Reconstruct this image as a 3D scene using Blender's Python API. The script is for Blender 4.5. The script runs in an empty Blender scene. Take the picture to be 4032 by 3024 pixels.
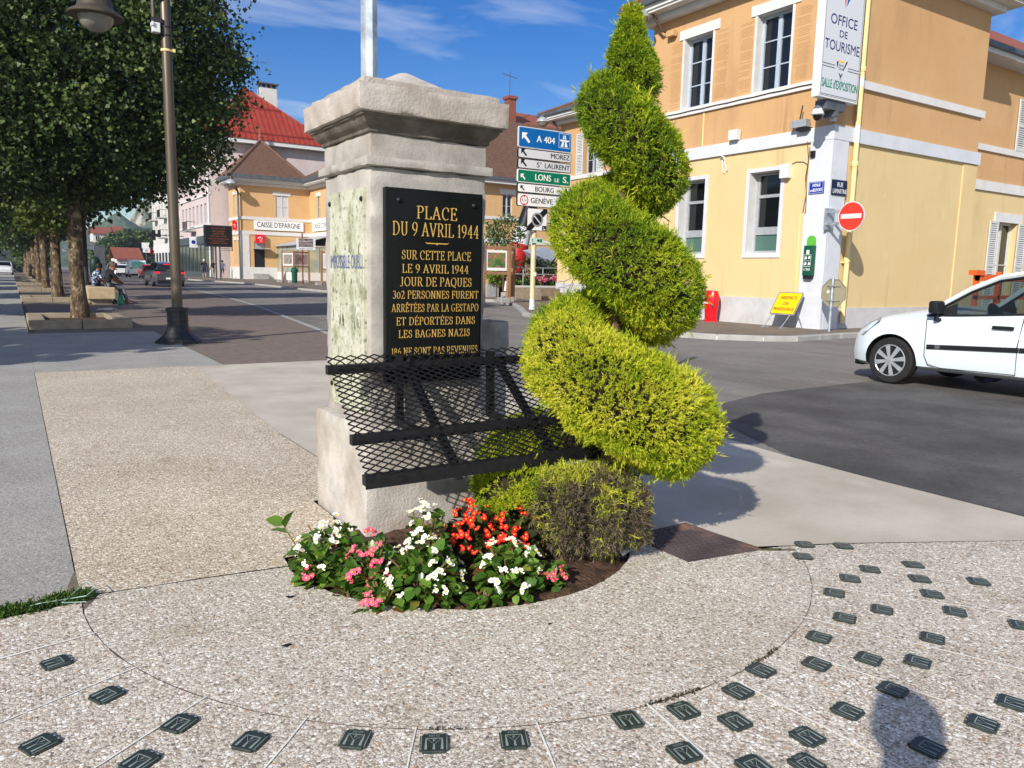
import bpy, bmesh, math, random
import numpy as np
from mathutils import Vector, Matrix, noise as mnoise
scene = bpy.context.scene
col = scene.collection
R = math.radians
# ---------------- camera ----------------
cam_d = bpy.data.cameras.new('camera'); cam = bpy.data.objects.new('camera', cam_d); col.objects.link(cam)
cam_d.sensor_width = 36; cam_d.lens = 36 * 3028 / 4032; cam_d.clip_start = 0.02; cam_d.clip_end = 6000
_az, _pitch, _roll = R(33), math.atan(435 / 3028), math.atan(.021)
_f0 = Vector((math.sin(_az), math.cos(_az), 0)); _r0 = Vector((math.cos(_az), -math.sin(_az), 0)); _up = Vector((0, 0, 1))
_fw = _f0 * math.cos(_pitch) - _up * math.sin(_pitch); _u1 = _r0.cross(_fw)
_rt = _r0 * math.cos(_roll) + _u1 * math.sin(_roll); _uc = _rt.cross(_fw)
cam.matrix_world = Matrix(((_rt.x, _uc.x, -_fw.x, 0), (_rt.y, _uc.y, -_fw.y, 0), (_rt.z, _uc.z, -_fw.z, 1.3), (0, 0, 0, 1)))
scene.camera = cam
# ---------------- sun, sky, exposure ----------------
SUN_EL, SUN_DIR = R(29.5), (.857, .515)                    # shadows run along SUN_DIR on the ground
sd = bpy.data.lights.new('sun', 'SUN'); sd.energy = 4.4; sd.angle = R(.5); sd.color = (1.0, .945, .86)
so = bpy.data.objects.new('sun', sd); col.objects.link(so)
_d = Vector((SUN_DIR[0] * math.cos(SUN_EL), SUN_DIR[1] * math.cos(SUN_EL), -math.sin(SUN_EL)))
so.rotation_euler = _d.to_track_quat('-Z', 'Y').to_euler(); so.location = (-20, -12, 25)
w = bpy.data.worlds.new('World'); scene.world = w; w.use_nodes = True
nt = w.node_tree; nt.nodes.clear()
def wn(t): return nt.nodes.new(t)
sky = wn('ShaderNodeTexSky'); sky.sky_type = 'NISHITA'; sky.sun_disc = False
sky.sun_elevation = SUN_EL; sky.sun_rotation = math.atan2(-SUN_DIR[0], -SUN_DIR[1]); sky.altitude = 450; sky.air_density = 1.0; sky.dust_density = .35; sky.ozone_density = 2.2
hs = wn('ShaderNodeHueSaturation'); hs.inputs['Hue'].default_value = .516; hs.inputs['Saturation'].default_value = 1.5; hs.inputs['Value'].default_value = .92
tc = wn('ShaderNodeTexCoord'); sx = wn('ShaderNodeSeparateXYZ'); ad = wn('ShaderNodeMath'); ad.operation = 'ADD'; ad.inputs[1].default_value = .12
dx = wn('ShaderNodeMath'); dx.operation = 'DIVIDE'; dy = wn('ShaderNodeMath'); dy.operation = 'DIVIDE'; cb = wn('ShaderNodeCombineXYZ')
mp = wn('ShaderNodeMapping'); mp.inputs['Scale'].default_value = (.9, 1.9, 1); mp.inputs['Rotation'].default_value = (0, 0, R(-33)); mp.inputs['Location'].default_value = (.25, .55, 0)
n1 = wn('ShaderNodeTexNoise'); n1.inputs['Scale'].default_value = 1.15; n1.inputs['Detail'].default_value = 9; n1.inputs['Roughness'].default_value = .58; n1.inputs['Distortion'].default_value = .5
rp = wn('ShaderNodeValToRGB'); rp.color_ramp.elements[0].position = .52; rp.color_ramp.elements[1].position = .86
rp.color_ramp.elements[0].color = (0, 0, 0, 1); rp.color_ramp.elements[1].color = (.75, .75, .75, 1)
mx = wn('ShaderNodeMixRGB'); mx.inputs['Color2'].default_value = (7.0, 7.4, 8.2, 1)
bg = wn('ShaderNodeBackground'); bg.inputs['Strength'].default_value = .1; ow = wn('ShaderNodeOutputWorld'); L = nt.links.new
L(tc.outputs['Generated'], sx.inputs[0]); L(sx.outputs['Z'], ad.inputs[0]); L(sx.outputs['X'], dx.inputs[0]); L(ad.outputs[0], dx.inputs[1]); L(sx.outputs['Y'], dy.inputs[0]); L(ad.outputs[0], dy.inputs[1])
L(dx.outputs[0], cb.inputs[0]); L(dy.outputs[0], cb.inputs[1]); L(cb.outputs[0], mp.inputs[0]); L(mp.outputs[0], n1.inputs['Vector']); L(rp.outputs[0], mx.inputs['Fac'])
# white cloud added in the unseen sky behind the viewer to neutralise blue shade; the half ahead is clear apart from wisps
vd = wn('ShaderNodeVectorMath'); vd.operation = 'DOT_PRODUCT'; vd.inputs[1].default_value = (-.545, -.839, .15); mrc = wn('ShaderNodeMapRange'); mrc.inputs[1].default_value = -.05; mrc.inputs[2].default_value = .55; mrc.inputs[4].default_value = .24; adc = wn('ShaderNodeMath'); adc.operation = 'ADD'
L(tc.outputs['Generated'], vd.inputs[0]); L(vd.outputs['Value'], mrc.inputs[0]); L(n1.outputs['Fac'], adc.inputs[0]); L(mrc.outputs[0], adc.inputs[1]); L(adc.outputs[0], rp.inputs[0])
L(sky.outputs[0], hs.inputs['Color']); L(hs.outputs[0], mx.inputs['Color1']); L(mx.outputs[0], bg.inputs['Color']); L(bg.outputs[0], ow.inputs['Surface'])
scene.view_settings.view_transform = 'Standard'; scene.view_settings.look = 'None'; scene.view_settings.exposure = 0.45; scene.view_settings.gamma = 1.0
scene.cycles.max_bounces = 6; scene.cycles.transparent_max_bounces = 8
# ---------------- helpers ----------------
def S(r, g, b):
    f = lambda c: (c / 255 / 12.92) if c / 255 < .04045 else ((c / 255 + .055) / 1.055) ** 2.4
    return (f(r), f(g), f(b), 1)
def tag(o, label=None, cat=None, group=None, kind=None):
    if label: o['label'] = label
    if cat: o['category'] = cat
    if group: o['group'] = group
    if kind: o['kind'] = kind
    return o
def thing(name, label, cat, loc=(0, 0, 0), group=None, rot=0):
    o = bpy.data.objects.new(name, None); col.objects.link(o); o.location = loc; o.rotation_euler = (0, 0, rot); o.empty_display_size = .1
    return tag(o, label, cat, group)
def copy_tree(o, parent=None, kids=None):
    c = o.copy(); col.objects.link(c)
    if parent: c.parent = parent
    for ch in KIDS.get(o.name, []):
        copy_tree(ch, c)
    return c
KIDS = {}
class MB:
    def __init__(s): s.v = []; s.f = []; s.m = []; s.X = None
    def add(s, vs, fs, mi=0):
        b = len(s.v)
        s.v += [tuple(s.X @ Vector(p)) for p in vs] if s.X is not None else [tuple(p) for p in vs]
        s.f += [tuple(i + b for i in f) for f in fs]; s.m += [mi] * len(fs); return s
    def box(s, x0, x1, y0, y1, z0, z1, mi=0):
        v = [(x, y, z) for z in (z0, z1) for y in (y0, y1) for x in (x0, x1)]
        return s.add(v, [(0, 2, 3, 1), (4, 5, 7, 6), (0, 1, 5, 4), (2, 6, 7, 3), (0, 4, 6, 2), (1, 3, 7, 5)], mi)
    def bbox(s, x0, x1, y0, y1, z0, z1, b=.01, mi=0):      # box with chamfered edges
        bm = bmesh.new(); bmesh.ops.create_cube(bm, size=1)
        for v in bm.verts: v.co = ((x0 + x1) / 2 + v.co.x * (x1 - x0), (y0 + y1) / 2 + v.co.y * (y1 - y0), (z0 + z1) / 2 + v.co.z * (z1 - z0))
        bmesh.ops.bevel(bm, geom=bm.edges[:], offset=b, segments=2, affect='EDGES', profile=.6)
        s.bm(bm, mi); return s
    def bm(s, bm, mi=0):
        bm.verts.index_update(); s.add([v.co[:] for v in bm.verts], [[v.index for v in f.verts] for f in bm.faces], mi); bm.free(); return s
    def bar(s, p, q, a, b=None, up=(0, 0, 1), mi=0):      # rectangular bar from p to q
        p = Vector(p); q = Vector(q); d = (q - p).normalized(); u = Vector(up)
        if abs(d.dot(u)) > .95: u = Vector((1, 0, 0))
        e = d.cross(u).normalized(); n = e.cross(d); b = b or a
        v = [pt + e * (sx * a / 2) + n * (sy * b / 2) for pt in (p, q) for sx, sy in ((-1, -1), (1, -1), (1, 1), (-1, 1))]
        return s.add(v, [(3, 2, 1, 0), (4, 5, 6, 7), (0, 1, 5, 4), (1, 2, 6, 5), (2, 3, 7, 6), (3, 0, 4, 7)], mi)
    def tube(s, pts, r, n=8, mi=0, caps=True):
        pts = [Vector(p) for p in pts]; k = len(pts); rs = r if isinstance(r, (list, tuple)) else [r] * k
        vs = []; d0 = None; e = None
        for i in range(k):
            d = (pts[min(i + 1, k - 1)] - pts[max(i - 1, 0)]).normalized()
            if e is None:
                e = d.cross(Vector((0, 0, 1)) if abs(d.z) < .9 else Vector((1, 0, 0))).normalized()
            else:
                e = (e - d * e.dot(d)).normalized()
            g = d.cross(e)
            vs += [pts[i] + (e * math.cos(2 * math.pi * j / n) + g * math.sin(2 * math.pi * j / n)) * rs[i] for j in range(n)]
        fs = [(i * n + j, i * n + (j + 1) % n, (i + 1) * n + (j + 1) % n, (i + 1) * n + j) for i in range(k - 1) for j in range(n)]
        if caps: fs += [tuple(range(n - 1, -1, -1)), tuple((k - 1) * n + j for j in range(n))]
        return s.add(vs, fs, mi)
    def lathe(s, prof, c=(0, 0, 0), n=16, mi=0, sx=1, sy=1, caps=True):
        vs = [(c[0] + r * sx * math.cos(2 * math.pi * j / n), c[1] + r * sy * math.sin(2 * math.pi * j / n), c[2] + z) for r, z in prof for j in range(n)]
        k = len(prof)
        fs = [(i * n + j, i * n + (j + 1) % n, (i + 1) * n + (j + 1) % n, (i + 1) * n + j) for i in range(k - 1) for j in range(n)]
        if caps and prof[0][0] > 1e-4: fs.append(tuple(range(n - 1, -1, -1)))
        if caps and prof[-1][0] > 1e-4: fs.append(tuple((k - 1) * n + j for j in range(n)))
        return s.add(vs, fs, mi)
    def poly(s, pts, mi=0): return s.add(pts, [tuple(range(len(pts)))], mi)
    def prism(s, pts, d, mi=0):                              # closed 3D polygon swept along d
        k = len(pts); d = Vector(d); v = [Vector(p) for p in pts] + [Vector(p) + d for p in pts]
        return s.add(v, [tuple(range(k - 1, -1, -1)), tuple(range(k, 2 * k))] + [(i, (i + 1) % k, k + (i + 1) % k, k + i) for i in range(k)], mi)
    def quad(s, a, b, c, d, mi=0): return s.add([a, b, c, d], [(0, 1, 2, 3)], mi)
    def build(s, name, mats, parent=None, smooth=False, local=False):
        me = bpy.data.meshes.new(name); me.from_pydata(s.v, [], s.f); me.update()
        mats = mats if isinstance(mats, (list, tuple)) else [mats]
        for m in mats: me.materials.append(m)
        if len(mats) > 1: me.polygons.foreach_set('material_index', s.m)
        bm = bmesh.new(); bm.from_mesh(me); bmesh.ops.recalc_face_normals(bm, faces=bm.faces) if not getattr(s, 'sheet', False) else None; bm.to_mesh(me); bm.free()
        return link(name, me, parent, smooth, local)
def link(name, me, parent=None, smooth=False, local=False):
    o = bpy.data.objects.new(name, me); col.objects.link(o)
    if smooth:
        me.polygons.foreach_set('use_smooth', [True] * len(me.polygons))
        try: me.set_sharp_from_angle(angle=R(40 if smooth is True else smooth))
        except Exception: pass
    if parent:
        o.parent = parent; KIDS.setdefault(parent.name, []).append(o)
        if not local and parent.type == 'EMPTY': o.location = -parent.location
    return o
def fastmesh(name, V, F, mats, parent=None, attr=None, smooth=False, local=False):     # V (n,3), F (m,k) numpy
    me = bpy.data.meshes.new(name); n, (m, k) = len(V), F.shape
    me.vertices.add(n); me.vertices.foreach_set('co', np.asarray(V, np.float32).ravel())
    me.loops.add(m * k); me.loops.foreach_set('vertex_index', F.astype(np.int32).ravel())
    me.polygons.add(m); me.polygons.foreach_set('loop_start', np.arange(0, m * k, k, dtype=np.int32)); me.polygons.foreach_set('loop_total', np.full(m, k, np.int32))
    me.update(calc_edges=True); me.validate()
    if attr is not None:
        a = me.attributes.new('tint', 'FLOAT', 'POINT'); a.data.foreach_set('value', np.asarray(attr, np.float32))
    for x in (mats if isinstance(mats, (list, tuple)) else [mats]): me.materials.append(x)
    return link(name, me, parent, smooth, local)
# ---- lettering: outlines of the built-in typeface turned into flat or slightly raised mesh
_tc = {}
def text_geo(body, sp=1.0):
    if (body, sp) in _tc: return _tc[(body, sp)]
    cu = bpy.data.curves.new('t', 'FONT'); cu.body = body; cu.resolution_u = 3; cu.space_character = sp
    o = bpy.data.objects.new('t', cu); col.objects.link(o); bpy.context.view_layer.update()
    me = bpy.data.meshes.new_from_object(o.evaluated_get(bpy.context.evaluated_depsgraph_get()))
    vs = np.array([v.co[:2] for v in me.vertices]) if len(me.vertices) else np.zeros((0, 2)); fs = [tuple(p.vertices) for p in me.polygons]
    bpy.data.objects.remove(o); bpy.data.curves.remove(cu); bpy.data.meshes.remove(me)
    vs = vs / .69
    if len(vs): vs[:, 0] -= vs[:, 0].min()
    _tc[(body, sp)] = (vs, fs); return vs, fs
def text(mb, body, o, ex, ez, h, width=None, align='L', mi=0, sp=1.0, bold=0):
    vs, fs = text_geo(body, sp); wd = vs[:, 0].max() * h; k = 1.0
    if width: k = width / wd; wd = width
    off = {'L': 0, 'C': -wd / 2, 'R': -wd}[align]
    o = Vector(o); ex = Vector(ex); ez = Vector(ez); nn = ex.cross(ez)
    for j in range(2 if bold else 1):
        sh = bold * j * h
        mb.add([o + ex * (x * h * k + off + sh) + ez * (y * h) + nn * (-.0004 * j) for x, y in vs], fs, mi)
def serif(mb, body, o, ex, ez, h, width):
    """roman capitals drawn with a broad pen: thick stems, thin bars, slab serifs"""
    def arc(cx, cy, rx, ry, a0, a1, n=9): return [(cx + rx * math.cos(R(a0 + (a1 - a0) * k / n)), cy + ry * math.sin(R(a0 + (a1 - a0) * k / n))) for k in range(n + 1)]
    I = lambda x: [(x, 0), (x, 1)]
    G_ = {'I': (.3, [I(.15)], [(.15, 0), (.15, 1)]), 'L': (.62, [I(.15), [(.15, 0), (.6, 0), (.6, .2)]], [(.15, 0), (.15, 1)]), 'E': (.64, [I(.15), [(.15, 0), (.6, 0), (.62, .2)], [(.15, 1), (.58, 1), (.58, .82)], [(.15, .52), (.45, .52), (.45, .62), (.45, .42)]], [(.15, 0), (.15, 1)]),
     'F': (.6, [I(.15), [(.15, 1), (.58, 1), (.58, .82)], [(.15, .52), (.45, .52), (.45, .62), (.45, .42)]], [(.15, 0), (.15, 1)]), 'T': (.72, [I(.36), [(.04, .82), (.04, 1), (.68, 1), (.68, .82)]], [(.36, 0)]), 'P': (.64, [I(.15), [(.15, 1), (.38, 1)] + arc(.36, .75, .24, .25, 90, -90) + [(.15, .5)]], [(.15, 0), (.15, 1)]),
     'R': (.74, [I(.15), [(.15, 1), (.38, 1)] + arc(.36, .75, .24, .25, 90, -90) + [(.15, .5)], [(.36, .5), (.66, 0)]], [(.15, 0), (.15, 1), (.66, 0)]), 'B': (.66, [I(.15), [(.15, 1)] + arc(.36, .76, .2, .24, 90, -90) + [(.15, .52)], [(.36, .52)] + arc(.37, .26, .25, .26, 90, -90) + [(.15, 0)]], [(.15, 0), (.15, 1)]),
     'D': (.78, [I(.15), [(.15, 1)] + arc(.32, .5, .4, .5, 90, -90, 14) + [(.15, 0)]], [(.15, 0), (.15, 1)]), 'O': (.82, [arc(.41, .5, .36, .5, 0, 360, 22)], []), 'Q': (.82, [arc(.41, .5, .36, .5, 0, 360, 22), [(.4, .1), (.72, -.18)]], []), 'C': (.74, [arc(.42, .5, .36, .5, 50, 310, 16), [(.66, .9), (.66, .7)]], []),
     'G': (.80, [arc(.42, .5, .36, .5, 50, 330, 16), [(.68, .14), (.68, .45), (.5, .45)]], []), 'J': (.42, [[(.26, 1), (.26, .15)] + arc(.1, .14, .16, .16, 0, -150, 8)], [(.26, 1)]), 'S': (.58, [arc(.3, .75, .2, .25, 40, 240, 10) + arc(.28, .26, .24, .26, 60, -140, 12), [(.46, .9), (.48, .72)], [(.06, .1), (.05, .3)]], []), 'U': (.78, [[(.15, 1), (.15, .28)] + arc(.39, .28, .24, .28, 180, 360, 12) + [(.63, 1)]], [(.15, 1), (.63, 1)]),
     'V': (.76, [[(.06, 1), (.38, 0)], [(.38, 0), (.70, 1)]], [(.08, 1), (.68, 1)]), 'A': (.78, [[(.08, 0), (.38, 1)], [(.38, 1), (.70, 0)], [(.2, .34), (.58, .34)]], [(.08, 0), (.70, 0)]), 'N': (.82, [[(.15, 0), (.15, 1)], [(.15, 1), (.67, 0)], [(.67, 0), (.67, 1)]], [(.15, 0), (.13, 1), (.67, 1)]), 'Z': (.66, [[(.08, .82), (.08, 1), (.58, 1)], [(.06, 0), (.58, 1)], [(.06, 0), (.6, 0), (.6, .2)]], []), 'M': (.95, [[(.12, 0), (.15, 1)], [(.15, 1), (.46, .1)], [(.46, .1), (.78, 1)], [(.78, 1), (.8, 0)]], [(.12, 0), (.8, 0)]),
     '0': (.6, [arc(.3, .4, .25, .4, 0, 360, 18)], []), '1': (.36, [I(.2), [(.06, .84), (.2, 1)]], [(.2, 0)]), '2': (.58, [arc(.28, .72, .2, .26, 160, -30, 10) + [(.06, 0), (.54, 0), (.56, .16)]], []), '3': (.56, [arc(.26, .76, .19, .23, 150, -80, 10), arc(.26, .27, .23, .27, 80, -150, 11)], []), '4': (.62, [[(.42, 0), (.42, 1), (.04, .3), (.58, .3)]], [(.42, 0)]), '6': (.6, [arc(.3, .3, .24, .3, 0, 360, 16), [(.07, .32), (.14, .7), (.42, 1)]], []), '8': (.58, [arc(.29, .76, .19, .23, 0, 360, 14), arc(.29, .27, .24, .27, 0, 360, 16)], []), '9': (.6, [arc(.3, .7, .24, .3, 0, 360, 16), [(.53, .68), (.46, .3), (.18, 0)]], [])}
    AC = {'É': ('E', [[(.3, 1.08), (.42, 1.26)]]), 'Ê': ('E', [[(.22, 1.08), (.34, 1.24)], [(.34, 1.24), (.46, 1.08)]])}
    x = 0; quads = []
    for ch in body:
        if ch == ' ': x += .38; continue
        base, extra = AC.get(ch, (ch, [])); wd, st, sf = G_[base]
        for pl_ in st + extra:
            for (ax, ay), (bx_, by_) in zip(pl_[:-1], pl_[1:]):
                dx_, dy_ = bx_ - ax, by_ - ay; l_ = math.hypot(dx_, dy_)
                if l_ < 1e-6: continue
                t_ = .036 + .088 * abs(dx_ / l_ * math.sin(R(14)) - dy_ / l_ * math.cos(R(14))) ** 1.6; nx_, ny_ = -dy_ / l_ * t_ / 2, dx_ / l_ * t_ / 2; ux, uy = dx_ / l_ * .012, dy_ / l_ * .012
                quads.append([(x + ax + nx_ - ux, ay + ny_ - uy), (x + ax - nx_ - ux, ay - ny_ - uy), (x + bx_ - nx_ + ux, by_ - ny_ + uy), (x + bx_ + nx_ + ux, by_ + ny_ + uy)])
        for (sx_, sy_) in sf: s0 = -.0 if sy_ == 0 else -.05; quads.append([(x + sx_ - .15, sy_ + s0), (x + sx_ + .15, sy_ + s0), (x + sx_ + .15, sy_ + s0 + .05), (x + sx_ - .15, sy_ + s0 + .05)])
        x += wd + .13
    x -= .13; k = width / (x * h); o = Vector(o); ex = Vector(ex); ez = Vector(ez); nn = ex.cross(ez)
    for i, q in enumerate(quads): mb.add([o + ex * (a * h * k) + ez * (b * h) + nn * (.00004 * (i % 40)) for a, b in q], [(0, 1, 2, 3)])
# ---------------- materials ----------------
def nodes(name):
    m = bpy.data.materials.new(name); m.use_nodes = True; n = m.node_tree; return m, n, n.nodes['Principled BSDF'], n.links.new
def M(name, c1, c2=None, c3=None, scale=4, detail=5, rough=.8, metal=0, spec=.3, bump=0, bscale=None, stretch=(1, 1, 1), coat=0, lo=.35, hi=.65, emit=None, rvar=0, bdist=.02):
    m, n, b, l = nodes(name); b.inputs['Base Color'].default_value = c1; b.inputs['Roughness'].default_value = rough; b.inputs['Metallic'].default_value = metal
    b.inputs['Specular IOR Level'].default_value = spec; b.inputs['Coat Weight'].default_value = coat; b.inputs['Coat Roughness'].default_value = .05
    if emit: b.inputs['Emission Color'].default_value = emit[0]; b.inputs['Emission Strength'].default_value = emit[1]
    if c2 or bump:
        tcn = n.nodes.new('ShaderNodeTexCoord'); mp_ = n.nodes.new('ShaderNodeMapping'); mp_.inputs['Scale'].default_value = stretch; l(tcn.outputs['Object'], mp_.inputs[0])
    if c2:
        nz = n.nodes.new('ShaderNodeTexNoise'); nz.inputs['Scale'].default_value = scale; nz.inputs['Detail'].default_value = detail; nz.inputs['Roughness'].default_value = .6; l(mp_.outputs[0], nz.inputs['Vector'])
        rmp = n.nodes.new('ShaderNodeValToRGB'); e = rmp.color_ramp.elements; e[0].position = lo; e[0].color = c1; e[1].position = hi; e[1].color = c3 or c2
        if c3: q = e.new((lo + hi) / 2); q.color = c2
        l(nz.outputs['Fac'], rmp.inputs[0]); l(rmp.outputs[0], b.inputs['Base Color'])
        if rvar:
            mr = n.nodes.new('ShaderNodeMapRange'); mr.inputs['To Min'].default_value = rough - rvar; mr.inputs['To Max'].default_value = rough + rvar; l(nz.outputs['Fac'], mr.inputs[0]); l(mr.outputs[0], b.inputs['Roughness'])
    if bump:
        nb = n.nodes.new('ShaderNodeTexNoise'); nb.inputs['Scale'].default_value = bscale or scale * 6; nb.inputs['Detail'].default_value = 5; l(mp_.outputs[0], nb.inputs['Vector'])
        bp = n.nodes.new('ShaderNodeBump'); bp.inputs['Strength'].default_value = bump; bp.inputs['Distance'].default_value = bdist; l(nb.outputs['Fac'], bp.inputs['Height']); l(bp.outputs[0], b.inputs['Normal'])
    return m
def layer(m, col2, scale, lo, hi, stretch=(1, 1, 1), amt=1.0, detail=6, seed=0):
    """mix a second colour over the base where a noise is high: stains, dirt, wear"""
    n = m.node_tree; b = n.nodes['Principled BSDF']; l = n.links.new
    src = b.inputs['Base Color'].links[0].from_socket if b.inputs['Base Color'].links else None
    tcn = n.nodes.new('ShaderNodeTexCoord'); mp_ = n.nodes.new('ShaderNodeMapping'); mp_.inputs['Scale'].default_value = stretch; mp_.inputs['Location'].default_value = (seed, seed * .7, seed * .3); l(tcn.outputs['Object'], mp_.inputs[0])
    nz = n.nodes.new('ShaderNodeTexNoise'); nz.inputs['Scale'].default_value = scale; nz.inputs['Detail'].default_value = detail; nz.inputs['Roughness'].default_value = .65; l(mp_.outputs[0], nz.inputs['Vector'])
    mr = n.nodes.new('ShaderNodeMapRange'); mr.inputs[1].default_value = lo; mr.inputs[2].default_value = hi; mr.inputs[4].default_value = amt; l(nz.outputs['Fac'], mr.inputs[0])
    mxn = n.nodes.new('ShaderNodeMixRGB'); l(mr.outputs[0], mxn.inputs[0]); mxn.inputs[2].default_value = col2
    if src: l(src, mxn.inputs[1])
    else: mxn.inputs[1].default_value = b.inputs['Base Color'].default_value
    l(mxn.outputs[0], b.inputs['Base Color']); return m
def leafmat(name, stops, rough=.5, trans=.35, spec=.3):
    m, n, b, l = nodes(name); at = n.nodes.new('ShaderNodeAttribute'); at.attribute_name = 'tint'
    rmp = n.nodes.new('ShaderNodeValToRGB'); e = rmp.color_ramp.elements
    e[0].position = stops[0][0]; e[0].color = stops[0][1]; e[1].position = stops[-1][0]; e[1].color = stops[-1][1]
    for p, c in stops[1:-1]: q = e.new(p); q.color = c
    l(at.outputs['Fac'], rmp.inputs[0]); l(rmp.outputs[0], b.inputs['Base Color']); b.inputs['Roughness'].default_value = rough; b.inputs['Specular IOR Level'].default_value = spec
    tr = n.nodes.new('ShaderNodeBsdfTranslucent'); l(rmp.outputs[0], tr.inputs[0]); ms = n.nodes.new('ShaderNodeMixShader'); ms.inputs[0].default_value = trans
    l(b.outputs[0], ms.inputs[1]); l(tr.outputs[0], ms.inputs[2]); l(ms.outputs[0], n.nodes['Material Output'].inputs['Surface']); return m
def pebble(name, scale, cols, mortar, bump=.5, seed=0):
    """washed aggregate: two sizes of small stones, each its own tone, in a sandy mortar, with broad worn and dirty areas"""
    m, n, b, l = nodes(name); b.inputs['Roughness'].default_value = .8; b.inputs['Specular IOR Level'].default_value = .2
    tcn = n.nodes.new('ShaderNodeTexCoord'); mpn = n.nodes.new('ShaderNodeMapping'); mpn.inputs['Location'].default_value = (seed, seed * 1.7, 0); l(tcn.outputs['Object'], mpn.inputs[0])
    def vor(sc, ft='F1'):
        v = n.nodes.new('ShaderNodeTexVoronoi'); v.voronoi_dimensions = '2D'; v.feature = ft; v.inputs['Scale'].default_value = sc; l(mpn.outputs[0], v.inputs['Vector']); return v
    def ramp(src, st):
        r = n.nodes.new('ShaderNodeValToRGB'); e = r.color_ramp.elements; e[0].position, e[0].color = st[0]; e[1].position, e[1].color = st[-1]
        for p, c in st[1:-1]: q = e.new(p); q.color = c
        l(src, r.inputs[0]); return r
    def mix(f, a, c, bl='MIX', fac=None):
        x = n.nodes.new('ShaderNodeMixRGB'); x.blend_type = bl
        if f is not None: l(f, x.inputs[0])
        else: x.inputs[0].default_value = fac
        for i, q in ((1, a), (2, c)):
            if isinstance(q, tuple): x.inputs[i].default_value = q
            else: l(q, x.inputs[i])
        return x.outputs[0]
    va, vb = vor(scale), vor(scale * 2.1); sa, sb = n.nodes.new('ShaderNodeSeparateColor'), n.nodes.new('ShaderNodeSeparateColor'); l(va.outputs['Color'], sa.inputs[0]); l(vb.outputs['Color'], sb.inputs[0])
    ca, cb_ = ramp(sa.outputs[0], cols), ramp(sb.outputs[0], cols)
    fa = n.nodes.new('ShaderNodeMapRange'); fa.inputs[1].default_value = .50; fa.inputs[2].default_value = .36; l(va.outputs['Distance'], fa.inputs[0])
    fb_ = n.nodes.new('ShaderNodeMapRange'); fb_.inputs[1].default_value = .55; fb_.inputs[2].default_value = .38; l(vb.outputs['Distance'], fb_.inputs[0])
    big = n.nodes.new('ShaderNodeMath'); big.operation = 'GREATER_THAN'; big.inputs[1].default_value = .34; l(sa.outputs[1], big.inputs[0]); fa2 = n.nodes.new('ShaderNodeMath'); fa2.operation = 'MULTIPLY'; l(fa.outputs[0], fa2.inputs[0]); l(big.outputs[0], fa2.inputs[1])
    c1 = mix(fb_.outputs[0], mortar, cb_.outputs[0]); c2 = mix(fa2.outputs[0], c1, ca.outputs[0])
    def nz(sc, st, det=6):
        q = n.nodes.new('ShaderNodeTexNoise'); q.inputs['Scale'].default_value = sc; q.inputs['Detail'].default_value = det; q.inputs['Roughness'].default_value = .62; l(mpn.outputs[0], q.inputs['Vector']); return ramp(q.outputs['Fac'], st).outputs[0]
    c3 = mix(None, c2, nz(1.1, [(.3, (.86, .84, .80, 1)), (.7, (1.05, 1.04, 1.02, 1))]), 'MULTIPLY', 1.0)
    c4 = mix(None, c3, nz(4.5, [(.30, (.80, .76, .70, 1)), (.42, (1, 1, 1, 1))]), 'MULTIPLY', .8)
    l(c4, b.inputs['Base Color'])
    hgt = n.nodes.new('ShaderNodeMath'); hgt.operation = 'MAXIMUM'; l(fa2.outputs[0], hgt.inputs[0]); h2 = n.nodes.new('ShaderNodeMath'); h2.operation = 'MULTIPLY'; h2.inputs[1].default_value = .55; l(fb_.outputs[0], h2.inputs[0]); l(h2.outputs[0], hgt.inputs[1])
    bp = n.nodes.new('ShaderNodeBump'); bp.inputs['Strength'].default_value = bump; bp.inputs['Distance'].default_value = .003; l(hgt.outputs[0], bp.inputs['Height']); l(bp.outputs[0], b.inputs['Normal']); return m
def tiles(name, c1, c2, scale, axis='Z', rough=.85, mort=.012, w=.5, h=.25):
    """roof tiles / pavers with a brick pattern on object coordinates; axis = plane it lies in"""
    m, n, b, l = nodes(name); b.inputs['Roughness'].default_value = rough
    tcn = n.nodes.new('ShaderNodeTexCoord'); sp = n.nodes.new('ShaderNodeSeparateXYZ'); cbn = n.nodes.new('ShaderNodeCombineXYZ'); l(tcn.outputs['Object'], sp.inputs[0])
    a, c = {'Z': ('X', 'Y'), 'Y': ('X', 'Z'), 'X': ('Y', 'Z')}[axis]; l(sp.outputs[a], cbn.inputs[0]); l(sp.outputs[c], cbn.inputs[1])
    br = n.nodes.new('ShaderNodeTexBrick'); br.inputs['Scale'].default_value = scale; br.inputs['Color1'].default_value = c1; br.inputs['Color2'].default_value = c2; br.inputs['Mortar'].default_value = tuple(x * .45 for x in c1[:3]) + (1,)
    br.inputs['Mortar Size'].default_value = mort; br.inputs['Brick Width'].default_value = w; br.inputs['Row Height'].default_value = h; l(cbn.outputs[0], br.inputs['Vector']); l(br.outputs['Color'], b.inputs['Base Color'])
    bp = n.nodes.new('ShaderNodeBump'); bp.inputs['Strength'].default_value = .5; bp.inputs['Distance'].default_value = .02; bp.invert = True; l(br.outputs['Fac'], bp.inputs['Height']); l(bp.outputs[0], b.inputs['Normal']); return m
W_ = lambda v: (v, v, v, 1)
mt = {}
_pc = [(0, S(112, 104, 96)), (.10, S(150, 140, 128)), (.3, S(186, 176, 162)), (.55, S(204, 196, 182)), (.8, S(216, 210, 198)), (.92, S(244, 241, 234)), (.955, S(240, 236, 226)), (.96, S(186, 146, 110)), (1, S(128, 116, 112))]
_pc = [(p, tuple(min(.93, q * 1.10) for q in c[:3]) + (1,)) for p, c in _pc]
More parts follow.
